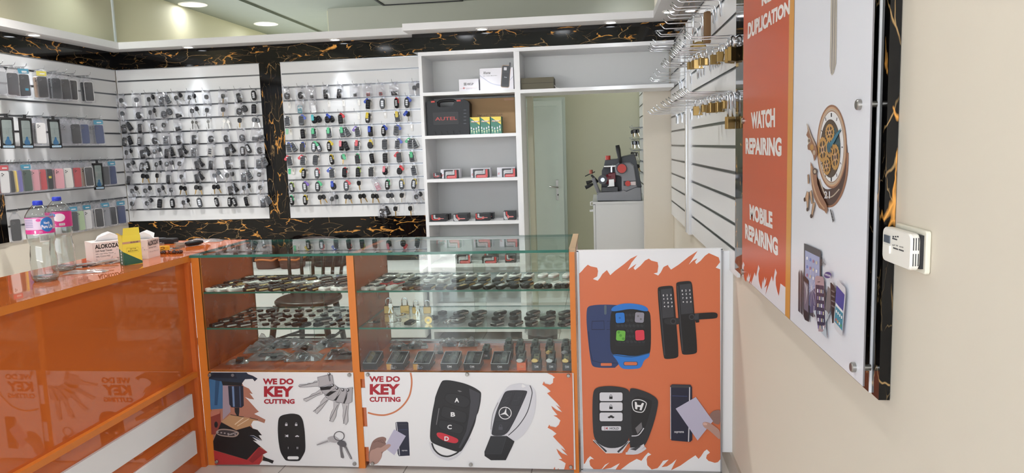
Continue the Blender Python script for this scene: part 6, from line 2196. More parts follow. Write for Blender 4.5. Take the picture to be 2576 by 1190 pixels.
# ================================================================ chrome hooks and padlocks on the sign-side wall
def long_hook():
    if 'longhook' not in KITS:
        g = G()
        L = .185
        g.tube([(0, -.004, -.055), (0, -.006, .0), (0, -.010, .008), (0, -.018, .012), (0, -L + .01, .012), (0, -L, .015), (0, -L - .022, .038)], .0028, CHROME, 8)
        h = g.mesh('hook_rod')
        g = G(); g.box(-.007, -.0035, -.060, .007, -.0005, .006, CHROME)
        KITS['longhook'] = [('hook_rod', h), ('back_clip', g.mesh('back_clip'))]
    return KITS['longhook']


RW = [RZ[10], RZ[8], RZ[6]]        # three rows: 2.11, 1.90, 1.68
tipsA = [(583, 5), (530, 32), (500, 75), (470, 105), (440, 150), (408, 195), (385, 245), (363, 268), (320, 320), (300, 355), (282, 380), (268, 395), (245, 430), (230, 460)]
tipsB = [(600, 380), (565, 400), (530, 435), (500, 475), (470, 495), (440, 512), (412, 520), (385, 575), (360, 590), (318, 632), (300, 645), (282, 670), (262, 690), (240, 705)]
tipsC = [(600, 810), (565, 830), (530, 840), (495, 865), (465, 880), (438, 882), (405, 898), (385, 913), (362, 915), (318, 938), (268, 948), (255, 950), (225, 968), (198, 980)]
V5 = zf(1580, 0, 3.306)
HY = []
for r, (tips, z) in enumerate(zip((tipsA, tipsB, tipsC), RW)):
    ys = sorted(at(*V5(p), 2, z + .038).y for p in tips)
    ys = [ys[0] - .13] + ys
    # keep the hooks apart and off the post between the two panels
    out = []
    for y in ys:
        if out and y < out[-1] + .05:
            y = out[-1] + .05
        if 4.555 < y < 4.785:
            y = 4.785 if y > 4.66 else 4.55
            if out and y < out[-1] + .04:
                continue
        if y < (5.42 if z > 1.8 else 5.8):
            out.append(y)
    HY.append(out)


def padlock_kit(w, h, sh, keys, body=None, col=None):
    k = ('padlock', w, h, sh, keys, col)
    if k in KITS:
        return KITS[k]
    m = body or BRASS
    P = []
    g = G(); g.slab(rrect(w, h, .003, 3, 0, -sh - h / 2), -.0075, .0075, m, .0015, FR)
    g.cyl((0, 0, -sh - h - .0008), (0, 0, -sh - h + .002), .005, STEEL)
    P.append(('lock_body', g.mesh('lock_body')))
    r = w * .30
    g = G()
    pts = [(-r, 0, -sh - .004), (-r, 0, -r - .002)] + [(-r * cos(a * pi / 8), 0, -r - .002 + r * sin(a * pi / 8) + .002) for a in range(9)] + [(r, 0, -r - .002), (r, 0, -sh - .004)]
    g.tube(pts, max(.0030, w * .075), CHROME, 8); P.append(('shackle', g.mesh('shackle')))
    if keys:
        g = G()
        g.tube([(r * .9 + .009 * cos(t * pi / 6), -.010, -sh * .6 + .009 * sin(t * pi / 6)) for t in range(12)], .0009, CHROME, 5, True)
        P.append(('key_ring', g.mesh('key_ring')))
        for a in (.25, -.2):
            fr = lambda p, q, c, a=a: Vector((r * .9 + p * cos(a) + q * sin(a), -.012 - c - a * .006, -sh * .6 - .014 - p * sin(a) * -1 + q * cos(a)))
            g = G(); g.slab(ell(.020, .022, 14), -.0008, .0008, SILV, 0, fr)
            g.slab([(-.0035, -.009), (.0035, -.009), (.0035, -.036), (0, -.040), (-.0035, -.036)], -.0008, .0008, SILV, 0, fr)
            P.append(('spare_key', g.mesh('spare_key')))
    KITS[k] = P
    return P


def hang_lock(kit, label, row, px, X, turn=0.0, name='padlock', col=None):
    z = RW[row] + .0095
    X = X + .05
    y = at(*zf(1660, 80, 4.577)(px), 0, X).y
    y = min(max(y, 3.06), 4.5)
    while any(r == row and abs(q - y) < .045 for r, q in USED):
        y += .012
    USED.append((row, y))
    M = Matrix.Translation((XS - .0005, y, z - .0095)) @ Matrix.Rotation(-pi / 2, 4, 'Z')
    kit_put(long_hook(), 'display_hook', 'hook of the ' + ' '.join(label.replace(',', '').split()[:12]), 'hook', M, 'chrome hooks of the padlock wall')
    M = Matrix.Translation((min(X, XS - .022), y, z)) @ Matrix.Rotation(turn, 4, 'Z')
    return kit_put(kit, name, label, 'padlock', M, 'padlocks on the chrome hooks')


USED = []
PA = padlock_kit(.056, .056, .042, True)
PB = padlock_kit(.046, .042, .032, True)
PC = padlock_kit(.036, .034, .030, False)
PD = padlock_kit(.055, .050, .100, False)
PE = padlock_kit(.024, .032, .040, False)
for kit, lab, row, px, X, tn in (
        (PA, 'big brass padlock with keys on the middle row, second closest to the sign', 1, (815, 370), .49, .9),
        (PA, 'big brass padlock with keys on the middle row, half hidden at the sign edge', 1, (950, 370), .52, .9),
        (PB, 'mid size brass padlock facing out with keys, middle padlock row', 1, (712, 430), .48, .3),
        (PB, 'brass padlock beside a bunch of keys in the centre of the middle row', 1, (640, 415), .47, .2),
        (PE, 'slim bright brass padlock, narrow side facing out, middle row', 1, (550, 520), .44, 1.2),
        (PC, 'small brass padlock hanging next to white keys, middle row', 1, (490, 515), .43, .5),
        (PB, 'brass padlock facing the shop with white keys in front, middle row', 1, (465, 550), .42, -.1),
        (PC, 'small dull brass padlock at the far end of the filled middle row hooks', 1, (405, 530), .41, .2),
        (PC, 'tiny brass padlock deepest into the middle row, above the post', 1, (360, 540), .40, .3),
        (PB, 'wide brass padlock seen square on at the post, lowest row', 2, (440, 1015), .42, 0),
        (PC, 'small brass padlock second from the post on the lowest row', 2, (520, 975), .44, .5),
        (PE, 'very small brass padlock hanging low on the lowest row', 2, (562, 1070), .44, .2),
        (PB, 'brass padlock with two side faces showing, centre of the lowest row', 2, (615, 1010), .45, .6),
        (PB, 'brass padlock with big keys in front, lowest row', 2, (690, 1020), .47, .7),
        (PC, 'small brass padlock high under the hooks, close to the long shackle one', 2, (800, 880), .50, .6),
        (PD, 'brass padlock with very long steel shackle, lowest row by the sign', 2, (850, 1105), .50, .8)):
    hang_lock(kit, lab, row, px, X, tn)

# round shutter lock and cable lock on the highest row
y = min(HY[0], key=lambda q: abs(q - 3.8))
z = RW[0] + .009
g = G(); g.cyl((0, -.011, -.150), (0, .011, -.150), .036, BRASS, n=32); g.cyl((0, -.013, -.150), (0, -.011, -.150), .030, GOLD, .028, 32); g.cyl((0, -.016, -.150), (0, -.013, -.150), .010, STEEL, n=18)
me1 = g.mesh('disc_body')
g = G(); g.tube([(-.022, 0, -.125), (-.022, 0, -.02)] + [(-.022 * cos(a * pi / 8), 0, -.02 + .022 * sin(a * pi / 8)) for a in range(1, 8)] + [(.022, 0, -.02), (.022, 0, -.125)], .005, CHROME, 8)
me2 = g.mesh('shackle')
kit_put([('disc_body', me1), ('shackle', me2)], 'disc_padlock', 'round brass disc padlock with long shackle on the highest row', 'padlock', Matrix.Translation((.50, y, z)) @ Matrix.Rotation(.25, 4, 'Z') @ Matrix.Scale(1.15, 4), 'padlocks on the chrome hooks')
g = G(); g.slab(rrect(.026, .15, .006, 3, 0, -.085), -.012, .012, mat('bronze_lock_body', '8a6a4c', .35, .6), .002, FR); me1 = g.mesh('lock_bar')
g = G(); g.tube([(-.006, 0, -.02), (-.006, 0, -.006), (0, 0, -.001), (.006, 0, -.006), (.006, 0, -.02)], .0025, CHROME, 6); me2 = g.mesh('shackle')
kit_put([('lock_bar', me1), ('shackle', me2)], 'bar_lock', 'upright bronze coloured bar lock beside the round disc padlock', 'padlock', Matrix.Translation((.525, min([q for q in HY[0] if abs(q - y) > .03], key=lambda q: abs(q - 3.65)), z)) @ Matrix.Rotation(.4, 4, 'Z'), 'padlocks on the chrome hooks')

for r, out in enumerate(HY):
    z = RW[r]
    n = 0
    for y in out:
        if any(q == r and abs(yy - y) < .022 for q, yy in USED):
            continue
        M = Matrix.Translation((XS - .0005, y, z)) @ Matrix.Rotation(-pi / 2, 4, 'Z')
        kit_put(long_hook(), 'display_hook', 'long empty chrome hook, %s from the sign in the %s padlock wall row' % (ORD[n], ('highest', 'middle', 'lowest')[r]), 'hook', M, 'chrome hooks of the padlock wall')
        n += 1


# ================================================================ things on the orange counter
ZC_ = ZT + .0003


def on(px, py, z=ZC_):
    return at(px, py, 2, z)


def bottle(label, c, r, h, turn, front):
    t = thing('water_bottle', label, 'bottle', c)
    prof = [(r * .55, .004), (r * .80, .0), (r * .98, .012), (r, .03), (r * .97, .055), (r, .075), (r * .96, .10), (r * .92, h * .42), (r * .86, h * .455), (r * .88, h * .47), (r, h * .51), (r * 1.02, h * .56), (r * 1.02, h * .795), (r * .97, h * .825), (r * .74, h * .885), (r * .40, h * .945), (r * .30, h * .955), (r * .30, h * .965)]
    g = G(); g.lathe(prof, PET, c, 28)
    rnd = random.Random(5)
    for v in g.v:
        zz = v.z - c.z
        if .04 < zz < h * .42:
            a = math.atan2(v.y - c.y, v.x - c.x)
            k = 1 - .05 * (sin(a * 4 + zz * 40) > .5) - .02 * rnd.random()
            v.x, v.y = c.x + (v.x - c.x) * k, c.y + (v.y - c.y) * k
    g.build('bottle_body', t)
    g = G(); g.lathe([(.001, h), (r * .33, h), (r * .345, h - .003), (r * .345, h - .018), (r * .31, h - .018)], mat('blue_cap', '2b3fc0', .35), c, 24)
    for i in range(24):
        a = 2 * pi * i / 24
        g.box(c.x + r * .345 * cos(a) - .0006, c.y + r * .345 * sin(a) - .0006, c.z + h - .017, c.x + r * .345 * cos(a) + .0006, c.y + r * .345 * sin(a) + .0006, c.z + h - .004, mat('blue_cap', '2b3fc0', .35))
    g.build('bottle_cap', t)
    # wrap-round label
    rr = r * 1.03
    z0, z1 = h * .60, h * .80
    wrap = lambda a, b, cc=0.0: Vector((c.x + (rr + cc) * cos(turn + a), c.y + (rr + cc) * sin(turn + a), c.z + b))
    LV, LM, LB, LW = mat('label_lilac', 'cbb8cc', .35), mat('label_magenta', 'cc2f86', .35), mat('label_blue', '2f6fb5', .35), mat('label_white', 'e8e2e8', .35)

    def band(a0, a1, b0, b1, m, k):
        n = max(2, int(abs(a1 - a0) / .12))
        vs, fs = [], []
        for i in range(n + 1):
            a = a0 + (a1 - a0) * i / n
            vs += [wrap(a, b0, k * .0002), wrap(a, b1, k * .0002)]
        for i in range(n):
            fs.append((2 * i, 2 * i + 2, 2 * i + 3, 2 * i + 1))
        g.add(vs, fs, m, True)
    def oval(w, hh, a0, b0, m, k):
        n = 16
        vs, fs = [], []
        for i in range(n + 1):
            u = -1 + 2 * i / n
            e = hh / 2 * math.sqrt(max(0, 1 - u * u))
            vs += [wrap(a0 + u * w / 2, b0 - e, k), wrap(a0 + u * w / 2, b0 + e, k)]
        for i in range(n):
            fs.append((2 * i, 2 * i + 2, 2 * i + 3, 2 * i + 1))
        g.add(vs, fs, m, True)
    g = G()
    band(-pi, pi, z0, z1, LV if front else LM, 0)
    if front:
        band(-pi, pi, z0, z0 + .016, LM, 1)
        band(-pi, pi, z1 - .003, z1, LM, 1)
        for i in range(6):
            band(-1.25, -.45, z0 + .026 + i * .0065, z0 + .029 + i * .0065, mat('label_print', '8a86a8', .4), 1)
        oval(1.0, .056, .55, (z0 + z1) / 2 + .003, LB, .0006)
        oval(.34, .011, -.05, z1 - .010, LM, .0006)
        g.text('Nestlé', LW, wrap, (.30, z0 + .036, .72, z0 + .046), .0009, .02)
        g.text('Pure Life', LW, wrap, (.12, z0 + .020, .95, z0 + .034), .0009, .03)
        g.text('1.5 L', LW, wrap, (-.05, z0 + .005, .16, z0 + .011), .0009, .02)
        band(-.40, -.28, z0 + .002, z0 + .013, LW, 2)
        # waist wrap below
    else:
        oval(.95, .034, .15, z0 + .040, LW, .0006)
        oval(.5, .018, -.35, z0 + .050, LB, .0007)
        band(.1, .55, z0 + .006, z0 + .016, LW, 3)
        for i in range(8):
            band(.14 + i * .05, .155 + i * .05, z0 + .007, z0 + .015, INK, 5)
        g.text('1.5 L', LW, wrap, (-.4, z0 + .008, -.1, z0 + .014), .0009, .02)
    g.build('printed_label', t)
    if front:
        g = G(); rr = r * .99
        band(-.1, .62, h * .50, h * .59, mat('barcode_pale', 'd7d3cc', .4), 0)
        for i in range(11):
            band(-.02 + i * .055, -.005 + i * .055, h * .515, h * .58, INK, 2)
        g.build('barcode_label', t)
    g = G(); g.lathe([(r * .001, .006), (r * .9, .008), (r * .93, .02), (r * .90, .020), (r * .001, .019)], thin('bottle_base_ring', 'dfe8e6', 3.0, .02, .10), c, 24); g.build('base_ring', t)


b1 = on(116, 706); bottle('clear plastic water bottle with blue cap, in front of its twin', Vector((b1.x, b1.y, ZC_)), .047, .312, radians(-52), True)
b2 = on(152, 683); bottle('clear plastic water bottle with magenta label showing, behind the first bottle', Vector((b2.x - .01, b2.y + .035, ZC_)), .047, .312, radians(-58), False)

TISS = mat('tissue_box_card', 'e9dcd8', .5)


def solid(root, name, o, u, v, L, D, H, m):
    g = G()
    P = lambda a, b, c: o + u * a + v * b + Vector((0, 0, c))
    vs = [P(a, b, c) for c in (0, H) for b in (0, D) for a in (0, L)]
    g.add(vs, [(0, 2, 3, 1), (4, 5, 7, 6), (0, 1, 5, 4), (2, 6, 7, 3), (0, 4, 6, 2), (1, 3, 7, 5)], m)
    return g.build(name, root)


def tissue_box(label, p0, p1, D, H, main):
    o = Vector((p0.x, p0.y, ZC_))
    u = (Vector((p1.x, p1.y, 0)) - Vector((p0.x, p0.y, 0)))
    L = u.length
    u.normalize()
    v = Vector((-u.y, u.x, 0))
    t = thing('tissue_box', label, 'tissue box', o)
    solid(t, 'box_body', o, u, v, L, D, H, TISS)
    f = lambda a, b, c=0.0: o + u * a - v * c + Vector((0, 0, b))
    s = lambda a, b, c=0.0: o + u * (L + c) + v * a + Vector((0, 0, b))
    g = G()
    rnd = random.Random(3)
    if main:
        g.text('ALOKOZAY', INK, f, (L * .085, H * .66, L * 1.0 - .004, H * .90), .0006, .035)
        g.text('Soft Facial Tissues', INK, f, (L * .09, H * .50, L * .64, H * .60), .0006, .012)
        g.text('100 x 2ply White Tissues', P_DGREY, f, (L * .09, H * .35, L * .68, H * .43), .0006, .005)
        g.text('100% TOUCH FREE', P_DGREY, f, (L * .09, H * .22, L * .56, H * .30), .0006, .005)
    else:
        g.text('A', INK, f, (L * .34, H * .20, L * .56, H * .38), .0006, .03)
        g.lathe([(H * .125, 0), (H * .14, 0)], P_GREY, n=20, fr=lambda p, q, r: f(L * .45 + p, H * .29 + q, .0006))
        g.slab(rrect(L * .6, H * .09, H * .04, 3, L * .30, H * .66), .0002, .0006, P_DGREY, 0, f)
        g.slab(rrect(L * .5, H * .05, H * .02, 3, L * .40, H * .86), .0002, .0006, P_CHAR, 0, f)
    g.text('ALOKOZAY', INK, s, (D * .05, H * .66, D * .95, H * .92), .0006, .03)
    g.text('Soft Facial Tissues', P_DGREY, s, (D * .10, H * .52, D * .70, H * .60), .0006, .01)
    g.text('100 x 2ply White Tissues', P_GREY, s, (D * .12, H * .30, D * .90, H * .37), .0006)
    for i in range(14):
        a, b = rnd.uniform(.05, .95) * L, rnd.uniform(.06, .16 if main else .95) * H if i % 2 else rnd.uniform(.06, .95) * H
        if main and .08 * L < a < .7 * L and b > .2 * H:
            a = L * rnd.uniform(.72, .95)
        g.lathe([(.0016, 0), (.0026, 0)], P_GREY, n=8, fr=lambda p, q, r, a=a, b=b: f(a + p, b + q, .0004))
    g.build('printed_lettering', t)
    g = G()
    top = lambda a, b, c=0.0: o + u * a + v * b + Vector((0, 0, H + c))
    g.slab(ell(L * .6, D * .30, 20, L * .5, D * .5), .0, .0006, mat('tissue_slot', 'b9b2b0', .6), 0, top)
    g.build('slot', t)
    g = G()
    TP = mat('tissue_paper', 'f1f0f0', .9)
    k = L * (.62 if main else .45)
    for sgn, h in ((1, .040), (-1, .034)):
        pts = [(k - .05, D * .5, 0), (k - .035, D * .5 + .01 * sgn, h * .55), (k - .012, D * .5 + .022 * sgn, h * .8), (k + .012, D * .5 + .015 * sgn, h), (k + .045, D * .5 + .02 * sgn, h * .6), (k + .05, D * .5, 0)]
        P = [top(*q) for q in pts]
        m0 = top(k, D * .5 + .004 * sgn, h * .3)
        g.add(P + [m0], [(i, (i + 1) % 6, 6) for i in range(6)], TP, True)
    g.build('tissue', t)


tissue_box('white tissue box with black lettering, behind the flat silver packets', on(236, 660), on(311, 651), .115, .088, True)
tissue_box('white tissue box turned corner on, behind the yellow and green box', on(330, 652), on(374, 651), .10, .088, False)

# yellow and green box with open flap
o = on(313, 668); e = on(359, 662)
o = Vector((o.x, o.y, ZC_)); u = Vector((e.x - o.x, e.y - o.y, 0)); L = u.length; u.normalize(); v = Vector((-u.y, u.x, 0))
t = thing('yellow_carton', 'open yellow and dark green carton standing at the counter edge', 'box', o)
D, H = .048, .128
YB1, GB1 = mat('carton_yellow', 'e6d24a', .35), mat('carton_green', '2c5c49', .35)
f = lambda a, b, c=0.0: o + u * a - v * c + Vector((0, 0, b))
sd = lambda a, b, c=0.0: o + v * a - u * c + Vector((0, 0, b))
g = G()
tk = .0008
P = lambda a, b, c: o + u * a + v * b + Vector((0, 0, c))
for (a0, b0, a1, b1) in ((0, 0, L, tk), (0, D - tk, L, D), (0, 0, tk, D), (L - tk, 0, L, D)):
    vs = [P(a, b, c) for c in (0, H) for b in (b0, b1) for a in (a0, a1)]
    g.add(vs, [(0, 2, 3, 1), (4, 5, 7, 6), (0, 1, 5, 4), (2, 6, 7, 3), (0, 4, 6, 2), (1, 3, 7, 5)], YB1)
g.add([P(0, 0, .001), P(L, 0, .001), P(L, D, .001), P(0, D, .001)], [(0, 1, 2, 3)], YB1)
g.build('carton_body', t)
g = G()
vs = [P(a, b + .0009, c) for a, b, c in ((L * .06, 0, H), (L * .98, 0, H), (L * .95, -.004, H + .034), (L * .10, -.004, H + .034))]
vs += [q + v * .0008 for q in vs]
g.add(vs, [(0, 1, 2, 3), (7, 6, 5, 4), (0, 4, 5, 1), (1, 5, 6, 2), (2, 6, 7, 3), (3, 7, 4, 0)], YB1); g.build('top_flap', t)
g = G(); vs = [P(.0005, .004, H), P(.0005, D - .004, H), P(-.010, D - .006, H + .012), P(-.010, .006, H + .012)]
vs += [q + Vector((0, 0, .0008)) for q in vs]
g.add(vs, [(0, 1, 2, 3), (7, 6, 5, 4), (0, 4, 5, 1), (1, 5, 6, 2), (2, 6, 7, 3), (3, 7, 4, 0)], YB1); g.build('side_flap', t)
g = G()
g.slab([(0, 0), (L, .002), (L, .012), (0, H * .46)], .0002, .0004, GB1, 0, f)
g.slab([(0, H * .72), (L * .98, H * .73), (L * .98, H * .80), (0, H * .79)], .0002, .0004, mat('carton_strip', 'bb8f74', .4), 0, f)
g.text('XLG5100', mat('brown_ink', '4b3a2a', .7), f, (L * .42, H * .735, L * .86, H * .79), .0007, .02)
g.tube([f(a, b, .0006) for a, b in ((L * .20, H * .42), (L * .84, H * .42), (L * .84, H * .58), (L * .20, H * .58))], .0003, mat('brown_ink', '4b3a2a', .7), 4, True)
g.text('PART: 30 M', mat('brown_ink', '4b3a2a', .7), f, (L * .38, H * .52, L * .70, H * .555), .0007, .008)
g.text('MADE IN CHINA', mat('brown_ink', '4b3a2a', .7), f, (L * .27, H * .45, L * .79, H * .49), .0007, .008)
g.slab([(0, 0), (D, 0), (D, H * .55), (0, H * .46)][::-1], .0002, .0004, GB1, 0, sd)
for i in range(5):
    g.slab(rrect(D * .22, H * .07, .001, 1, D * .5, H * (.07 + i * .10))[::-1], .0003, .0008, P_LGREY, 0, sd)
g.build('printed_front', t)

# flat silver packets and a clear plastic sheet
PK1 = mat('silver_packet', 'b9b4b2', .28, .7)
pk = [(166, 678), (183, 675), (200, 672), (216, 671), (232, 668), (246, 666), (260, 664), (274, 662), (288, 661), (300, 659)]
for i, (px, py) in enumerate(pk):
    c = on(px, py)
    z = ZC_ + .0008 + .0036 * (i % 4)
    a = radians(35 + (i * 37) % 50)
    g = G()
    fr = frame((c.x, c.y, z), (cos(a), sin(a), .03), (-sin(a), cos(a), .0))
    g.slab(rrect(.075, .038, .003, 2), 0, .0030, PK1, .0006, fr); 
    o_ = g.build('silver_packet', None, None, (c.x, c.y, z))
    g = G(); g.slab(rrect(.050, .012, .001, 1), .0030, .0033, P_DGREY, 0, fr); g.build('printed_strip', o_)
    tag(o_, 'flat silver packet in the fan on the counter, %s counted from the bottles' % ORD[i], 'packet', 'silver packets on the counter')


def crumple(name, label, cat, poly, h, m, seed):
    rnd = random.Random(seed)
    c = on(*poly)
    return c, rnd


def film(name, label, cat, c, w, d, h, ang, seed, m=BAGM, z=ZC_):
    rnd = random.Random(seed)
    g = G()
    n = 12
    vs = []
    for s_ in (0, 1):
        for j in range(n + 1):
            for i in range(n + 1):
                a, b = i / n - .5, j / n - .5
                e = (1 - (2 * a) ** 4) * (1 - (2 * b) ** 4)
                x, y = a * w + rnd.uniform(-.004, .004), b * d + rnd.uniform(-.004, .004)
                zz = .0008 + (s_ * (h * e * (.55 + .45 * sin(a * 9 + seed) * cos(b * 7)) + rnd.uniform(0, .004) * e))
                vs.append((c.x + x * cos(ang) - y * sin(ang), c.y + x * sin(ang) + y * cos(ang), z + zz))
    k = (n + 1) ** 2
    fs = []
    for s_ in (0, 1):
        for j in range(n):
            for i in range(n):
                q = (s_ * k + j * (n + 1) + i, s_ * k + j * (n + 1) + i + 1, s_ * k + (j + 1) * (n + 1) + i + 1, s_ * k + (j + 1) * (n + 1) + i)
                fs.append(q if s_ else tuple(reversed(q)))
    g.add(vs, fs, m, False)
    o_ = g.build(name, None, None, (c.x, c.y, z))
    return tag(o_, label, cat)


film('plastic_film', 'crumpled clear plastic film lying in front of the silver packets', 'plastic film', on(216, 686), .16, .06, .012, .35, 4)
film('plastic_film', 'clear plastic sheet lying at the far end of the orange counter', 'plastic film', on(512, 608), .20, .09, .016, .2, 9)

# beads
c = on(420, 638)
t = thing('prayer_beads', 'string of dark amber prayer beads lying on the counter', 'beads', (c.x, c.y, ZC_))
AMB = [mat('amber_dark', '3a160c', .12, coat=.5), mat('amber_glow', '9a4d16', .12, coat=.5), mat('amber_red', '5a200f', .12, coat=.5)]
rnd = random.Random(11)
path = spline([(-.055, -.01), (-.03, .018), (0, .014), (.02, .03), (.035, .012), (.06, .014), (.075, .0), (.05, -.012), (.02, -.008), (-.01, -.022), (-.04, -.022)], 3)
gs = [G(), G(), G()]
for i, (a, b) in enumerate(path):
    k = rnd.choice((0, 0, 2, 1))
    q = Vector((c.x + a, c.y + b, ZC_ + .0078))
    gs[k].lathe([(.0003, -.0074), (.0052, -.0052), (.0074, 0), (.0052, .0052), (.0003, .0074)], AMB[k], q, 10)
for g_, nm in zip(gs, ('dark_beads', 'glowing_beads', 'red_beads')):
    g_.build(nm, t)
g = G(); g.tube([(c.x + a, c.y + b, ZC_ + .0078) for a, b in path], .0008, BLACKM, 5, True); g.build('thread', t)

# small yellow packet with a dark mark
c = on(404, 634)
fr = frame((c.x - .016, c.y + .012, ZC_ + .0005), (1, .25, 0), (0, 0, 1))
g = G(); g.slab([(0, 0), (.046, 0), (.046, .026), (0, .026)], -.02, 0, mat('packet_yellow', 'e0b52a', .4), 0, fr)
o_ = g.build('yellow_packet', None, None, (c.x, c.y, ZC_))
g = G(); g.line = None
g.tube([fr(a, b, .0004) for a, b in spline([(.006, .006), (.014, .010), (.024, .013), (.026, .019), (.016, .021), (.010, .017)], 3, False)], .0012, INK, 5); g.build('printed_mark', o_)
tag(o_, 'small yellow packet with dark mark, just behind the amber beads', 'packet')
# clear acrylic stand, black handled tool, black phone, black box
c = on(430, 628)
t = thing('acrylic_stand', 'small clear acrylic stand with square posts behind the beads', 'stand', (c.x, c.y, ZC_))
ACR = thin('acrylic', 'eef2f2', 2.5, .02, .06)
g = G(); g.box(c.x - .07, c.y + .01, ZC_, c.x + .03, c.y + .05, ZC_ + .004, ACR); g.build('stand_base', t)
for dx in (-.07, .012):
    g = G(); g.box(c.x + dx, c.y + .012, ZC_ + .004, c.x + dx + .018, c.y + .03, ZC_ + .034, ACR); g.build('stand_post', t)
c = on(455, 622)
t = thing('steel_plate', 'small brushed steel plate standing beside the black handled blade', 'plate', (c.x, c.y, ZC_))
g = G(); g.box(c.x - .028, c.y, ZC_, c.x + .022, c.y + .003, ZC_ + .024, STEEL); g.build('plate', t)
a, b = on(468, 621), on(510, 615)
t = thing('utility_knife', 'steel blade with thick black handle lying on the counter', 'knife', ((a.x + b.x) / 2, (a.y + b.y) / 2, ZC_))
zz = ZC_ + .014
g = G(); g.tube([(a.x, a.y, zz), (a.x * .8 + b.x * .2, a.y * .8 + b.y * .2, zz), (a.x * .3 + b.x * .7, a.y * .3 + b.y * .7, zz), (b.x, b.y, zz)], .01, BLACKP, 12, rs=[.009, .0135, .0135, .008]); g.build('grip', t)
d = (Vector((b.x, b.y, 0)) - Vector((a.x, a.y, 0))).normalized()
n_ = Vector((-d.y, d.x, 0))
q = Vector((a.x, a.y, zz))
g = G(); g.add([q + n_ * .006, q - n_ * .006, q - d * .085 - n_ * .001, q - d * .085 + n_ * .008, q + n_ * .006 + Vector((0, 0, -.0012)), q - n_ * .006 + Vector((0, 0, -.0012)), q - d * .085 - n_ * .001 + Vector((0, 0, -.0012)), q - d * .085 + n_ * .008 + Vector((0, 0, -.0012))], [(0, 1, 2, 3), (7, 6, 5, 4), (0, 4, 5, 1), (1, 5, 6, 2), (2, 6, 7, 3), (3, 7, 4, 0)], SILV); g.build('blade', t)
c = on(408, 612)
t = thing('black_pouch', 'black box with greyish film on top, at the back edge of the counter', 'box', (c.x, c.y, ZC_))
g = G(); g.slab([(c.x + p[0], c.y + p[1]) for p in rrect(.16, .06, .008, 3)], ZC_, ZC_ + .026, BLKF, .004); g.build('pouch_body', t)
g = G(); g.slab([(c.x - .03 + p[0], c.y + p[1]) for p in rrect(.085, .045, .004, 2)], ZC_ + .026, ZC_ + .029, FOBG, .001); g.build('grey_film', t)

# ================================================================ things inside the showcase
VL, VR = zf(480, 580, 3.305), zf(880, 580, 3.305)


def lie(kind, p, V, z, ang, label, group, body=None, trim=None, name=None):
    c = at(*V(p), 2, z + .008)
    y = min(max(c.y, CF + .055), CB - .12)
    x = c.x
    lim = (CL + .05, CM0 - .035) if V is VL else (CM1 + .05, CR - .05)
    x = min(max(x, lim[0]), lim[1])
    th = {'key': .0048, 'brass_key': .0048}.get(kind, .007)
    M = Matrix.Translation((x, y, z + th * 1.15 + .0004)) @ Matrix.Rotation(ang, 4, 'Z') @ Matrix.Rotation(-pi / 2, 4, 'X') @ Matrix.Diagonal((1.12, 1.15, 1.12, 1) if kind in ('square', 'smart') else (.96, 1.15, .96, 1))
    return kit_put(fob_parts(kind, 0.0, body, trim), name or NAMEK[kind], label, ITEMC[kind], M, group)


WH, GD, BK, SV, RD, BRN_ = (FWHITE, FSILV), (FOBK, FGOLD), (FOBK, FSILV), (FSILV, FSILV), (FRED, FSILV), (FBROWN, FGOLD)
CNAME = {id(WH): 'white key fob', id(GD): 'black key fob with golden trim', id(BK): 'black key fob with silver trim', id(SV): 'silver key fob', id(RD): 'dark red key fob', id(BRN_): 'brown key fob with golden trim'}
ROWW = ['front', 'second', 'third', 'back']


def rows(V, z, data, shelf, bay, ang0):
    for ri, (yy, items) in enumerate(data):
        for i, it in enumerate(items):
            x, (body, trim), kind = it[0], it[1], it[2]
            y = it[3] if len(it) > 3 else yy
            d = CNAME[id(it[1])]
            if kind in ('key',):
                d = 'black headed car key'
            if kind == 'flip' and it[1] is BK:
                d = 'black flip key fob'
            lab = '%s, %s in %s row, %s shelf, %s bay' % (d, ORD[i], ROWW[ri], shelf, bay)
            lie(kind, (x, y), V, z, radians(ang0) + random.uniform(-.18, .18), lab, 'key fobs on the %s shelf of the %s bay' % (shelf, bay), body, trim)


rows(VL, Z1, [
    (503, [(125, WH, 'square'), (225, WH, 'square'), (330, WH, 'square'), (460, GD, 'square'), (565, GD, 'square'), (670, GD, 'square'), (770, GD, 'square'), (890, GD, 'square'), (990, GD, 'square'), (1085, WH, 'square'), (1185, WH, 'square'), (1275, WH, 'square')]),
    (465, [(235, BRN_, 'square'), (325, GD, 'square'), (410, GD, 'smart'), (515, GD, 'square'), (605, GD, 'smart'), (690, GD, 'square'), (790, GD, 'square'), (875, BRN_, 'square'), (970, GD, 'smart'), (1065, GD, 'square'), (1165, BK, 'square'), (1268, BK, 'square')]),
    (432, [(310, GD, 'square'), (425, GD, 'square'), (500, SV, 'square'), (612, SV, 'square'), (712, BK, 'smart'), (800, GD, 'square'), (905, SV, 'square'), (1020, SV, 'smart'), (1150, BK, 'square'), (1262, BK, 'square')]),
    (398, [(485, BK, 'smart'), (585, GD, 'smart'), (672, GD, 'smart'), (770, GD, 'square'), (870, GD, 'square'), (982, GD, 'square'), (1110, BK, 'square'), (1240, BK, 'square')])],
    'upper', 'narrow', -38)
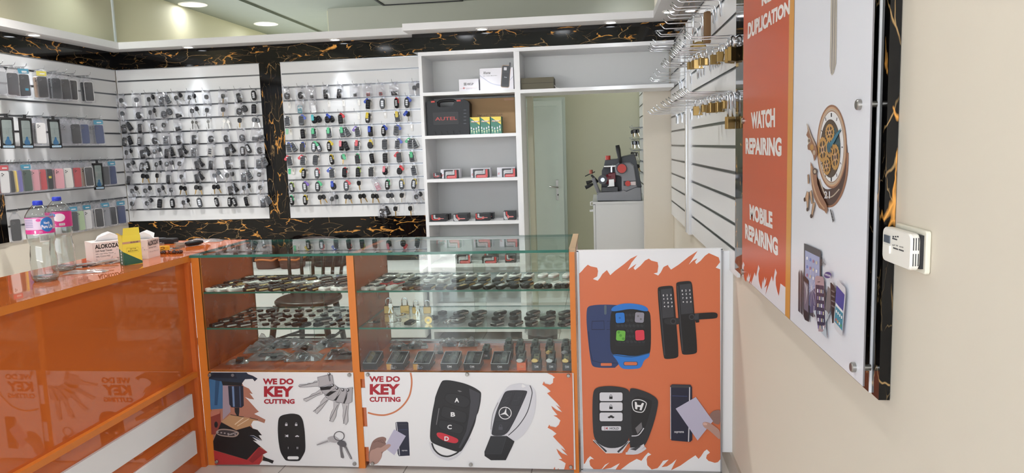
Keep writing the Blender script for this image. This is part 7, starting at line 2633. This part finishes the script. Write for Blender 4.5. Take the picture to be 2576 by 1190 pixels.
rows(VL, Z2, [
    (785, [(212, BK, 'flip'), (338, BK, 'square'), (440, BK, 'flip'), (585, BK, 'key'), (680, BK, 'key'), (770, BK, 'key'), (872, BK, 'round'), (952, BK, 'round'), (1052, BK, 'round'), (1145, BK, 'key'), (1222, BK, 'key'), (1300, BK, 'key')]),
    (745, [(300, BK, 'square'), (385, BK, 'flip'), (490, BK, 'key'), (570, BK, 'key'), (640, BK, 'key'), (735, BK, 'key'), (840, BK, 'key'), (928, BK, 'round'), (1030, BK, 'key'), (1108, BK, 'square'), (1203, BK, 'key'), (1290, BK, 'key')]),
    (706, [(390, BK, 'key'), (478, BK, 'key'), (560, BK, 'key'), (625, BK, 'flip'), (725, BK, 'flip'), (818, BK, 'module'), (897, BK, 'round'), (980, BK, 'key'), (1080, BK, 'key'), (1182, BK, 'key'), (1294, BK, 'key')]),
    (668, [(462, BK, 'key'), (550, BK, 'key'), (665, BK, 'round'), (770, BK, 'key'), (868, BK, 'key'), (958, BK, 'key'), (1046, BK, 'key'), (1138, BK, 'key'), (1242, BK, 'key'), (1300, BK, 'key')])],
    'lower', 'narrow', -35)
rows(VR, Z1, [
    (488, [(105, SV, 'square'), (215, SV, 'square'), (330, SV, 'smart'), (475, BRN_, 'square'), (562, BRN_, 'square'), (640, GD, 'square'), (740, GD, 'square'), (843, GD, 'square'), (938, GD, 'smart_big', 470), (1040, BK, 'smart'), (1140, BK, 'smart'), (1245, BK, 'smart'), (1355, GD, 'round'), (1450, GD, 'round'), (1558, GD, 'round'), (1636, GD, 'round'), (1730, GD, 'round'), (1826, GD, 'round')]),
    (445, [(195, SV, 'square'), (305, RD, 'square'), (398, RD, 'square'), (495, BK, 'square'), (985, GD, 'square'), (1095, GD, 'square'), (1230, GD, 'square'), (1350, GD, 'square'), (1472, GD, 'square'), (1582, WH, 'smart'), (1712, WH, 'smart'), (1808, WH, 'smart')]),
    (410, [(240, SV, 'square'), (340, BK, 'square'), (430, SV, 'square'), (545, BK, 'square'), (660, SV, 'square'), (780, SV, 'square'), (905, GD, 'square'), (1010, GD, 'square'), (1120, GD, 'square'), (1230, GD, 'square'), (1360, GD, 'square'), (1465, GD, 'square')]),
    (375, [(262, SV, 'square'), (370, SV, 'square'), (490, SV, 'square'), (612, SV, 'square'), (700, SV, 'square'), (800, SV, 'square'), (912, SV, 'square'), (1010, SV, 'square'), (1120, SV, 'square'), (1265, WH, 'square'), (1375, WH, 'square'), (1490, WH, 'square'), (1605, WH, 'smart'), (1695, WH, 'smart'), (1820, WH, 'smart')])],
    'upper', 'wide', -16)
rows(VR, Z2, [
    (772, [(1045, BK, 'square'), (1230, BK, 'flip'), (1380, BK, 'square'), (1515, BK, 'flip'), (1660, BK, 'round'), (1795, BK, 'square')]),
    (725, [(695, BK, 'round'), (895, BK, 'square'), (1065, BK, 'flip'), (1235, BK, 'flip'), (1365, BK, 'round'), (1508, BK, 'flip'), (1645, BK, 'square'), (1795, BK, 'flip')]),
    (685, [(770, BK, 'round'), (925, BK, 'square'), (1078, BK, 'square'), (1250, BK, 'smart_big'), (1380, BK, 'flip'), (1525, BK, 'square'), (1672, BK, 'round'), (1795, BK, 'square')])],
    'lower', 'wide', -30)

# four padlocks, key rings and a lock cylinder on the lower shelf of the wide bay
for i, (px, k) in enumerate(((325, 1.12), (460, 1.12), (552, .92), (645, .95))):
    kit = padlock_kit(.040 * k, .036 * k, .034 * k, i in (0, 2), None, i)
    c = at(*VR((px, 690)), 2, Z2)
    M = Matrix.Translation((c.x, min(c.y, CB - .10), Z2 + .070 * k + .0012)) @ Matrix.Rotation(.12, 4, 'Z')
    kit_put(kit, 'padlock', 'brass padlock standing on the lower glass shelf, %s from the middle post' % ORD[i], 'padlock', M, 'padlocks in the showcase')
for i, (px, py, nm) in enumerate(((205, 765, 'bunch of black and steel keys beside the middle post side panel'), (390, 765, 'bunch of bright steel keys in front of the second padlock'), (440, 710, 'bunch of steel keys directly below the second padlock'), (515, 768, 'dark fob with a key ring on the lower glass shelf'), (830, 768, 'chain of steel rings beside a black fob'))):
    c = at(*VR((px, py)), 2, Z2)
    y = max(c.y, CF + .07)
    t = thing('key_bunch', nm + ', wide bay', 'keys', (c.x, y, Z2))
    g = G(); g.tube([(c.x - .02 + .012 * cos(a * pi / 8), y + .012 * sin(a * pi / 8), Z2 + .003) for a in range(16)], .0012, CHROME, 6, True); g.build('key_ring', t)
    for q in range(3):
        M = Matrix.Translation((c.x + .008 * q - .005, y - .012 + .012 * q, Z2 + .006 + .003 * q)) @ Matrix.Rotation(radians(-70 + 38 * q + i * 20), 4, 'Z') @ Matrix.Rotation(-pi / 2, 4, 'X')
        for nm_, me in fob_parts(('key', 'steel_key', 'steel_key', 'square', 'steel_key')[i] if q == 0 else 'steel_key', 0.0):
            m2 = me.copy(); m2.transform(Matrix.Translation(Vector((-c.x, -y, -Z2))) @ M)
            ob = bpy.data.objects.new(nm_, m2); COL.objects.link(ob); ob.parent = t
c = at(*VR((655, 775)), 2, Z2)
t = thing('lock_cylinder', 'round golden faced lock cylinder on the lower glass shelf', 'lock', (c.x, c.y, Z2))
g = G(); g.cyl((c.x, c.y, Z2 + .018), (c.x, c.y + .03, Z2 + .018), .0165, STEEL, n=22); g.build('cylinder_body', t)
g = G(); g.cyl((c.x, c.y - .003, Z2 + .018), (c.x, c.y, Z2 + .018), .0178, GOLD, n=26); g.cyl((c.x, c.y - .005, Z2 + .018), (c.x, c.y - .003, Z2 + .018), .006, STEEL, n=16); g.build('keyhole_face', t)

# bags of keys on the deck of the narrow bay
BAGW = thin('zip_bag', 'f4f4f6', 2.6, .10, .20, 'f6f6fa')


def key_bag(label, px, py, w, d, ang, seed, note=None, dark=4, V=VL, z=ZD, hump=.048):
    c = at(*V((px, py)), 2, z)
    lim = (CL + .06 + w * .3, CM0 - .03 - w * .62) if V is VL else (CM1 + .03 + w * .5, CR - .04 - w * .5)
    x = min(max(c.x, lim[0]), lim[1])
    y = min(max(c.y, CF + .04 + d * .5), CB - .05 - d * .5)
    t = thing('zip_bag', label, 'bag', (x, y, z), group='zip bags of keys in the showcase')
    o_ = film('clear_bag', '', '', Vector((x, y, 0)), w, d, hump, ang, seed, BAGW, z + .001)
    del o_['label'], o_['category']
    o_.parent = t
    o_.location = (0, 0, .001)
    rnd = random.Random(seed)
    for q in range(dark):
        k = rnd.choice(('key', 'flip', 'key', 'round'))
        M = Matrix.Translation((rnd.uniform(-.26, .26) * w, rnd.uniform(-.22, .22) * d, .009 + .003 * q)) @ Matrix.Rotation(rnd.uniform(0, 6), 4, 'Z') @ Matrix.Rotation(-pi / 2, 4, 'X')
        for p in fob_parts(k, 0.0):
            m2 = p[1].copy(); m2.transform(M)
            ob = bpy.data.objects.new(p[0], m2); COL.objects.link(ob); ob.parent = t
    if note:
        g = G()
        fr = lambda a, b, cc=0.0: Vector((x + a * cos(ang) - b * sin(ang), y + a * sin(ang) + b * cos(ang), z + hump * .98 + .0045 + cc))
        for ln, (b0, b1) in zip(note, ((.005, .028), (-.025, -.004))):
            wd = .010 * len(ln)
            g.text(ln, INK, fr, (-wd / 2, b0, wd / 2, b1), 0, .0, .2)
        g.build('handwriting', t)


for a in ((('flat zip bag holding a dark round badge, front corner of the narrow bay deck', 285, 1095, .11, .08, .2, 1), dict(dark=2, hump=.010)),
          (('zip bag of dark keys behind the flat one, narrow bay deck', 420, 1000, .16, .09, .3, 2), {}),
          (('tall crumpled zip bag at the back of the narrow bay deck', 530, 945, .13, .08, .2, 3), dict(hump=.07)),
          (('large zip bag with black handwriting, centre front of the narrow bay deck', 660, 1055, .21, .13, .1, 5), dict(note=['1922', 'N 15'], hump=.04)),
          (('zip bag of keys lying behind the handwritten large bag', 690, 960, .17, .09, -.1, 6), {}),
          (('zip bag of grey keys at the back middle of the narrow bay deck', 860, 950, .16, .09, .1, 7), {}),
          (('zip bag with a circled note, right behind the front handwritten pair', 985, 985, .16, .09, -.2, 8), dict(note=['(8)'])),
          (('zip bag with two handwritten lines, second along the deck front', 945, 1065, .18, .11, .15, 9), dict(note=['6740', '704'])),
          (('zip bag of silver keys at the back near the middle post', 1170, 945, .14, .08, .1, 10), dict(dark=6)),
          (('zip bag packed with dark keys and a note, against the middle post', 1235, 1050, .13, .11, .1, 12), dict(dark=6, note=['7SX']))):
    key_bag(*a[0], **a[1])
for a in ((('small zip bag behind the first two open boxes, wide bay deck', 335, 985, .09, .07, .4, 21), dict(V=VR, dark=2)),
          (('zip bag with brass keys behind the third open box, wide bay deck', 560, 975, .11, .07, .2, 22), dict(V=VR, dark=3)),
          (('small grey zip bag between the third and fourth open boxes', 735, 1015, .05, .06, .2, 23), dict(V=VR, dark=1)),
          (('zip bag behind the fourth open box of the wide bay deck', 820, 955, .09, .06, .0, 24), dict(V=VR, dark=2)),
          (('zip bag behind the fifth open box of the wide bay deck', 985, 955, .10, .06, .1, 25), dict(V=VR, dark=3))):
    key_bag(*a[0], **a[1])


# open black boxes with lock cylinders
LINER = mat('black_foam', '131314', .9)


def open_box(label, px0, px1, style, i):
    a, b = at(px0, 921, 1, CF + .035), at(px1, 921, 1, CF + .035)
    x0, x1, y0, d, h, z = max(a.x, CM1 + .006), b.x, CF + .035, .118, .034, ZD + .0005
    t = thing('open_lock_box', label, 'box', ((x0 + x1) / 2, y0, z), group='open lock boxes in the showcase')
    w = x1 - x0
    g = G()
    k = .0022
    for q in ((x0, y0, x1, y0 + k), (x0, y0 + d - k, x1, y0 + d), (x0, y0, x0 + k, y0 + d), (x1 - k, y0, x1, y0 + d)):
        g.box(q[0], q[1], z, q[2], q[3], z + h, BOXB)
    g.build('box_tray', t)
    g = G()
    for q in ((x0, y0, x1, y0 + k), (x0, y0 + d - k, x1, y0 + d), (x0, y0, x0 + k, y0 + d), (x1 - k, y0, x1, y0 + d)):
        g.box(q[0], q[1], z + h, q[2], q[3], z + h + .0008, P_LGREY)
    g.build('white_rim', t)
    g = G(); g.box(x0 + k, y0 + k, z, x1 - k, y0 + d - k, z + h * .55, LINER); g.build('foam_insert', t)
    zt = z + h * .55
    xm = (x0 + x1) / 2
    cx = xm - w * .17 if i < 3 or i == 4 else xm + w * .18
    body = mat('bagged_cylinder_' + ('brass' if style == 'brass' else 'steel'), '8f8256' if style == 'brass' else '77797a', .35, .5)
    g = G(); g.cyl((cx, y0 + .028, zt + .012), (cx, y0 + .098, zt + .012), .0125, body, n=16)
    g.box(cx - .005, y0 + .028, zt, cx + .005, y0 + .098, zt + .012, body)
    g.cyl((cx, y0 + .06, zt + .012), (cx, y0 + .07, zt + .012), .0125, STEEL, n=16); g.build('cylinder_lock', t)
    g = G(); g.slab(rrect(.036, .095, .004, 2, cx, y0 + .062), zt + .0005, zt + .025, BAG, .003); g.build('clear_bag', t)
    kx = xm + w * .20 if i < 3 or i == 4 else xm - w * .20
    for q in range(3 if i < 3 else 5):
        g = G()
        xx = kx - .012 + q * .006
        g.box(xx, y0 + .030, zt, xx + .0022, y0 + .085, zt + .010, SILV); g.build('key', t)
    if i >= 3:
        g = G(); g.tube([(kx + .016 * cos(s * pi / 8), y0 + .092 + .014 * sin(s * pi / 8), zt + .003) for s in range(16)], .001, CHROME, 5, True); g.build('key_ring', t)
    fr = plane_xz(y0, x0, z)
    g = G()
    if i in (1, 2):
        g.slab([(0, 0), (w * .22, 0), (w * .30, h * .9), (0, h * .9)], .0002, .0005, mat('box_amber_print', 'd8a258', .4), 0, fr)
        for q in range(4):
            g.slab([(w * .20, h * (.15 + q * .18)), (w * .36, h * (.22 + q * .16)), (w * .36, h * (.28 + q * .16)), (w * .20, h * (.21 + q * .18))], .0004, .0008, P_LGREY, 0, fr)
        g.slab([(w * .3, h * .22), (w * .48, h * .22), (w * .48, h * .30), (w * .3, h * .30)], .0004, .0008, mat('box_blue_print', '5b7fb0', .4) if i == 2 else P_LGREY, 0, fr)
        g.lathe([(h * .13, 0), (h * .17, 0)], P_GREY, n=16, fr=lambda p, q, r: fr(w * .50 + p, h * .42 + q, .0006))
        g.build('printed_front', t)
    elif i >= 3:
        up = lambda a, b, c=0.0: fr(w - a, h - b, c)
        g.text('MG', P_LGREY, up, (w * .36, h * .28, w * .62, h * .62), .0006, .03)
        g.text('PREMIUM LOCKS', P_GREY, up, (w * .38, h * .74, w * .60, h * .80), .0006)
        g.build('printed_front', t)
    t.rotation_euler = (radians(13), 0, 0)          # the tray leans back on its own lid
    g = G(); g.box(x0 + .002, y0 + .045, z, x1 - .002, y0 + d - .004, z + .0095, BOXB); g.build('box_lid', t)


for i, (p0, p1, lab, st) in enumerate(((909, 948, 'open black box with brass cylinder in a bag, next to the middle post', 'brass'), (973, 1016, 'open box with amber hand print and white keys, second from the post', 'steel'),
                                       (1040, 1082, 'open box with amber and blue print and loose keys, third from the post', 'steel'), (1109, 1152, 'open black box with five keys beside a bagged cylinder, fourth from the post', 'steel'),
                                       (1167, 1208, 'open black box with cylinder first and keys after it, fifth from the post', 'steel'), (1235, 1279, 'open black box with large key ring, last of the six open boxes', 'steel'))):
    open_box(lab, p0, p1, st, i)


# small boxes with lock cylinders standing on them, in columns
def lock_display(label, px, y, turn, bm, gold):
    c = at(px, 905, 1, y)
    x, z = c.x, ZD + .0005
    t = thing('lock_on_box', label, 'lock', (x, y, z), group='lock cylinders displayed on small boxes')
    g = G(); g.box(x - .021, y, z, x + .021, y + .07, z + .036, bm); g.build('small_box', t)
    zt = z + .0362
    LG = mat('lock_grey_metal', '565a58', .4, .3) if gold != 'brass' else mat('lock_olive_metal', '6b6750', .4, .4)
    g = G(); g.slab(rrect(.030, .058, .005, 3, x, y + .038), zt, zt + .026, LG, .005); g.cyl((x - .006, y + .03, zt + .026), (x + .006, y + .03, zt + .026), .004, BLACKM, n=10); g.build('lock_body', t)
    g = G(); g.cyl((x - .009, y + .010, zt + .012), (x - .009, y - .006, zt + .012), .007, LG, n=14)
    if gold:
        g.slab(ell(.032, .020, 20, x - .007, zt + .012), -.004, 0, {'brass': GOLD, 'steel': ALU}[gold], .0015, lambda a, b, cc: Vector((a, y - .008 - cc, b)))
    g.build('thumb_turn', t)
    fr = plane_xz(y, x - .021, z)
    g = G()
    up = lambda a, b, cc=0.0: fr(.042 - a, .036 - b, cc)
    g.text('MG', P_LGREY if bm is BOXB else mat('box_orange_print', 'e09060', .4), up, (.012, .012, .030, .024), .0005, .03); g.build('printed_front', t)


ORB = mat('orange_small_box', 'e0632c', .4)
colx = [(1311, ORB, 'first'), (1349, BOXB, 'second'), (1386, BOXB, 'third'), (1425, BOXB, 'fourth')]
for ci, (px, bm, nm) in enumerate(colx):
    for k in range(3):
        gold = (('steel', None, None), ('brass', None, None), ('steel', 'brass', None), ('brass', 'steel', None))[ci][k]
        lock_display('lock on %s, %s of the %s column, deck end' % ('an orange box' if k == 0 and ci == 0 else 'a small black box', ('front', 'middle', 'back')[k], nm),
                     px - k * 1.5 + (1 if ci == 3 else 0), CF + .035 + k * .135, 0, bm if k == 0 else BOXB, gold)
for lab, px, y in (('lock on a small black box behind the gap of the last two open boxes', 1222, CF + .21), ('lock on a small black box behind the last open box, nearer one', 1277, CF + .20), ('lock on a small black box behind the last open box, back one', 1279, CF + .33)):
    lock_display(lab, px, y, 0, BOXB, None)

# ---------------------------------------------------------------- behind the showcase: canvas sack and black bin
t = soft_bag('canvas_sack', 'beige canvas sack on the floor seen through the lower glass', 'sack', (at(1155, 850, 1, 4.35).x, 4.35, 0.0005), 0.26, .22, .30, mat('beige_canvas', 'b8ab86', .85, vary=.15), None)
c = at(1364, 800, 1, 4.5)
t = thing('waste_bin', 'black waste bin with a clear liner behind the glass showcase', 'bin', (c.x, 4.5, 0))
g = G(); g.lathe([(.005, .004), (.078, .004), (.082, .0), (.098, .42), (.104, .425), (.098, .43), (.092, .42), (.075, .02), (.005, .02)], BLACKM, (c.x, 4.5, 0), 28); g.build('bin_body', t)
g = G(); g.lathe([(.090, .40), (.106, .436), (.112, .41), (.108, .37), (.115, .33)], BAGM, (c.x, 4.5, 0), 22)
rnd = random.Random(2)
for v_ in g.v:
    v_.x += rnd.uniform(-.008, .008); v_.y += rnd.uniform(-.008, .008); v_.z += rnd.uniform(-.008, .008)
g.build('bin_liner', t)
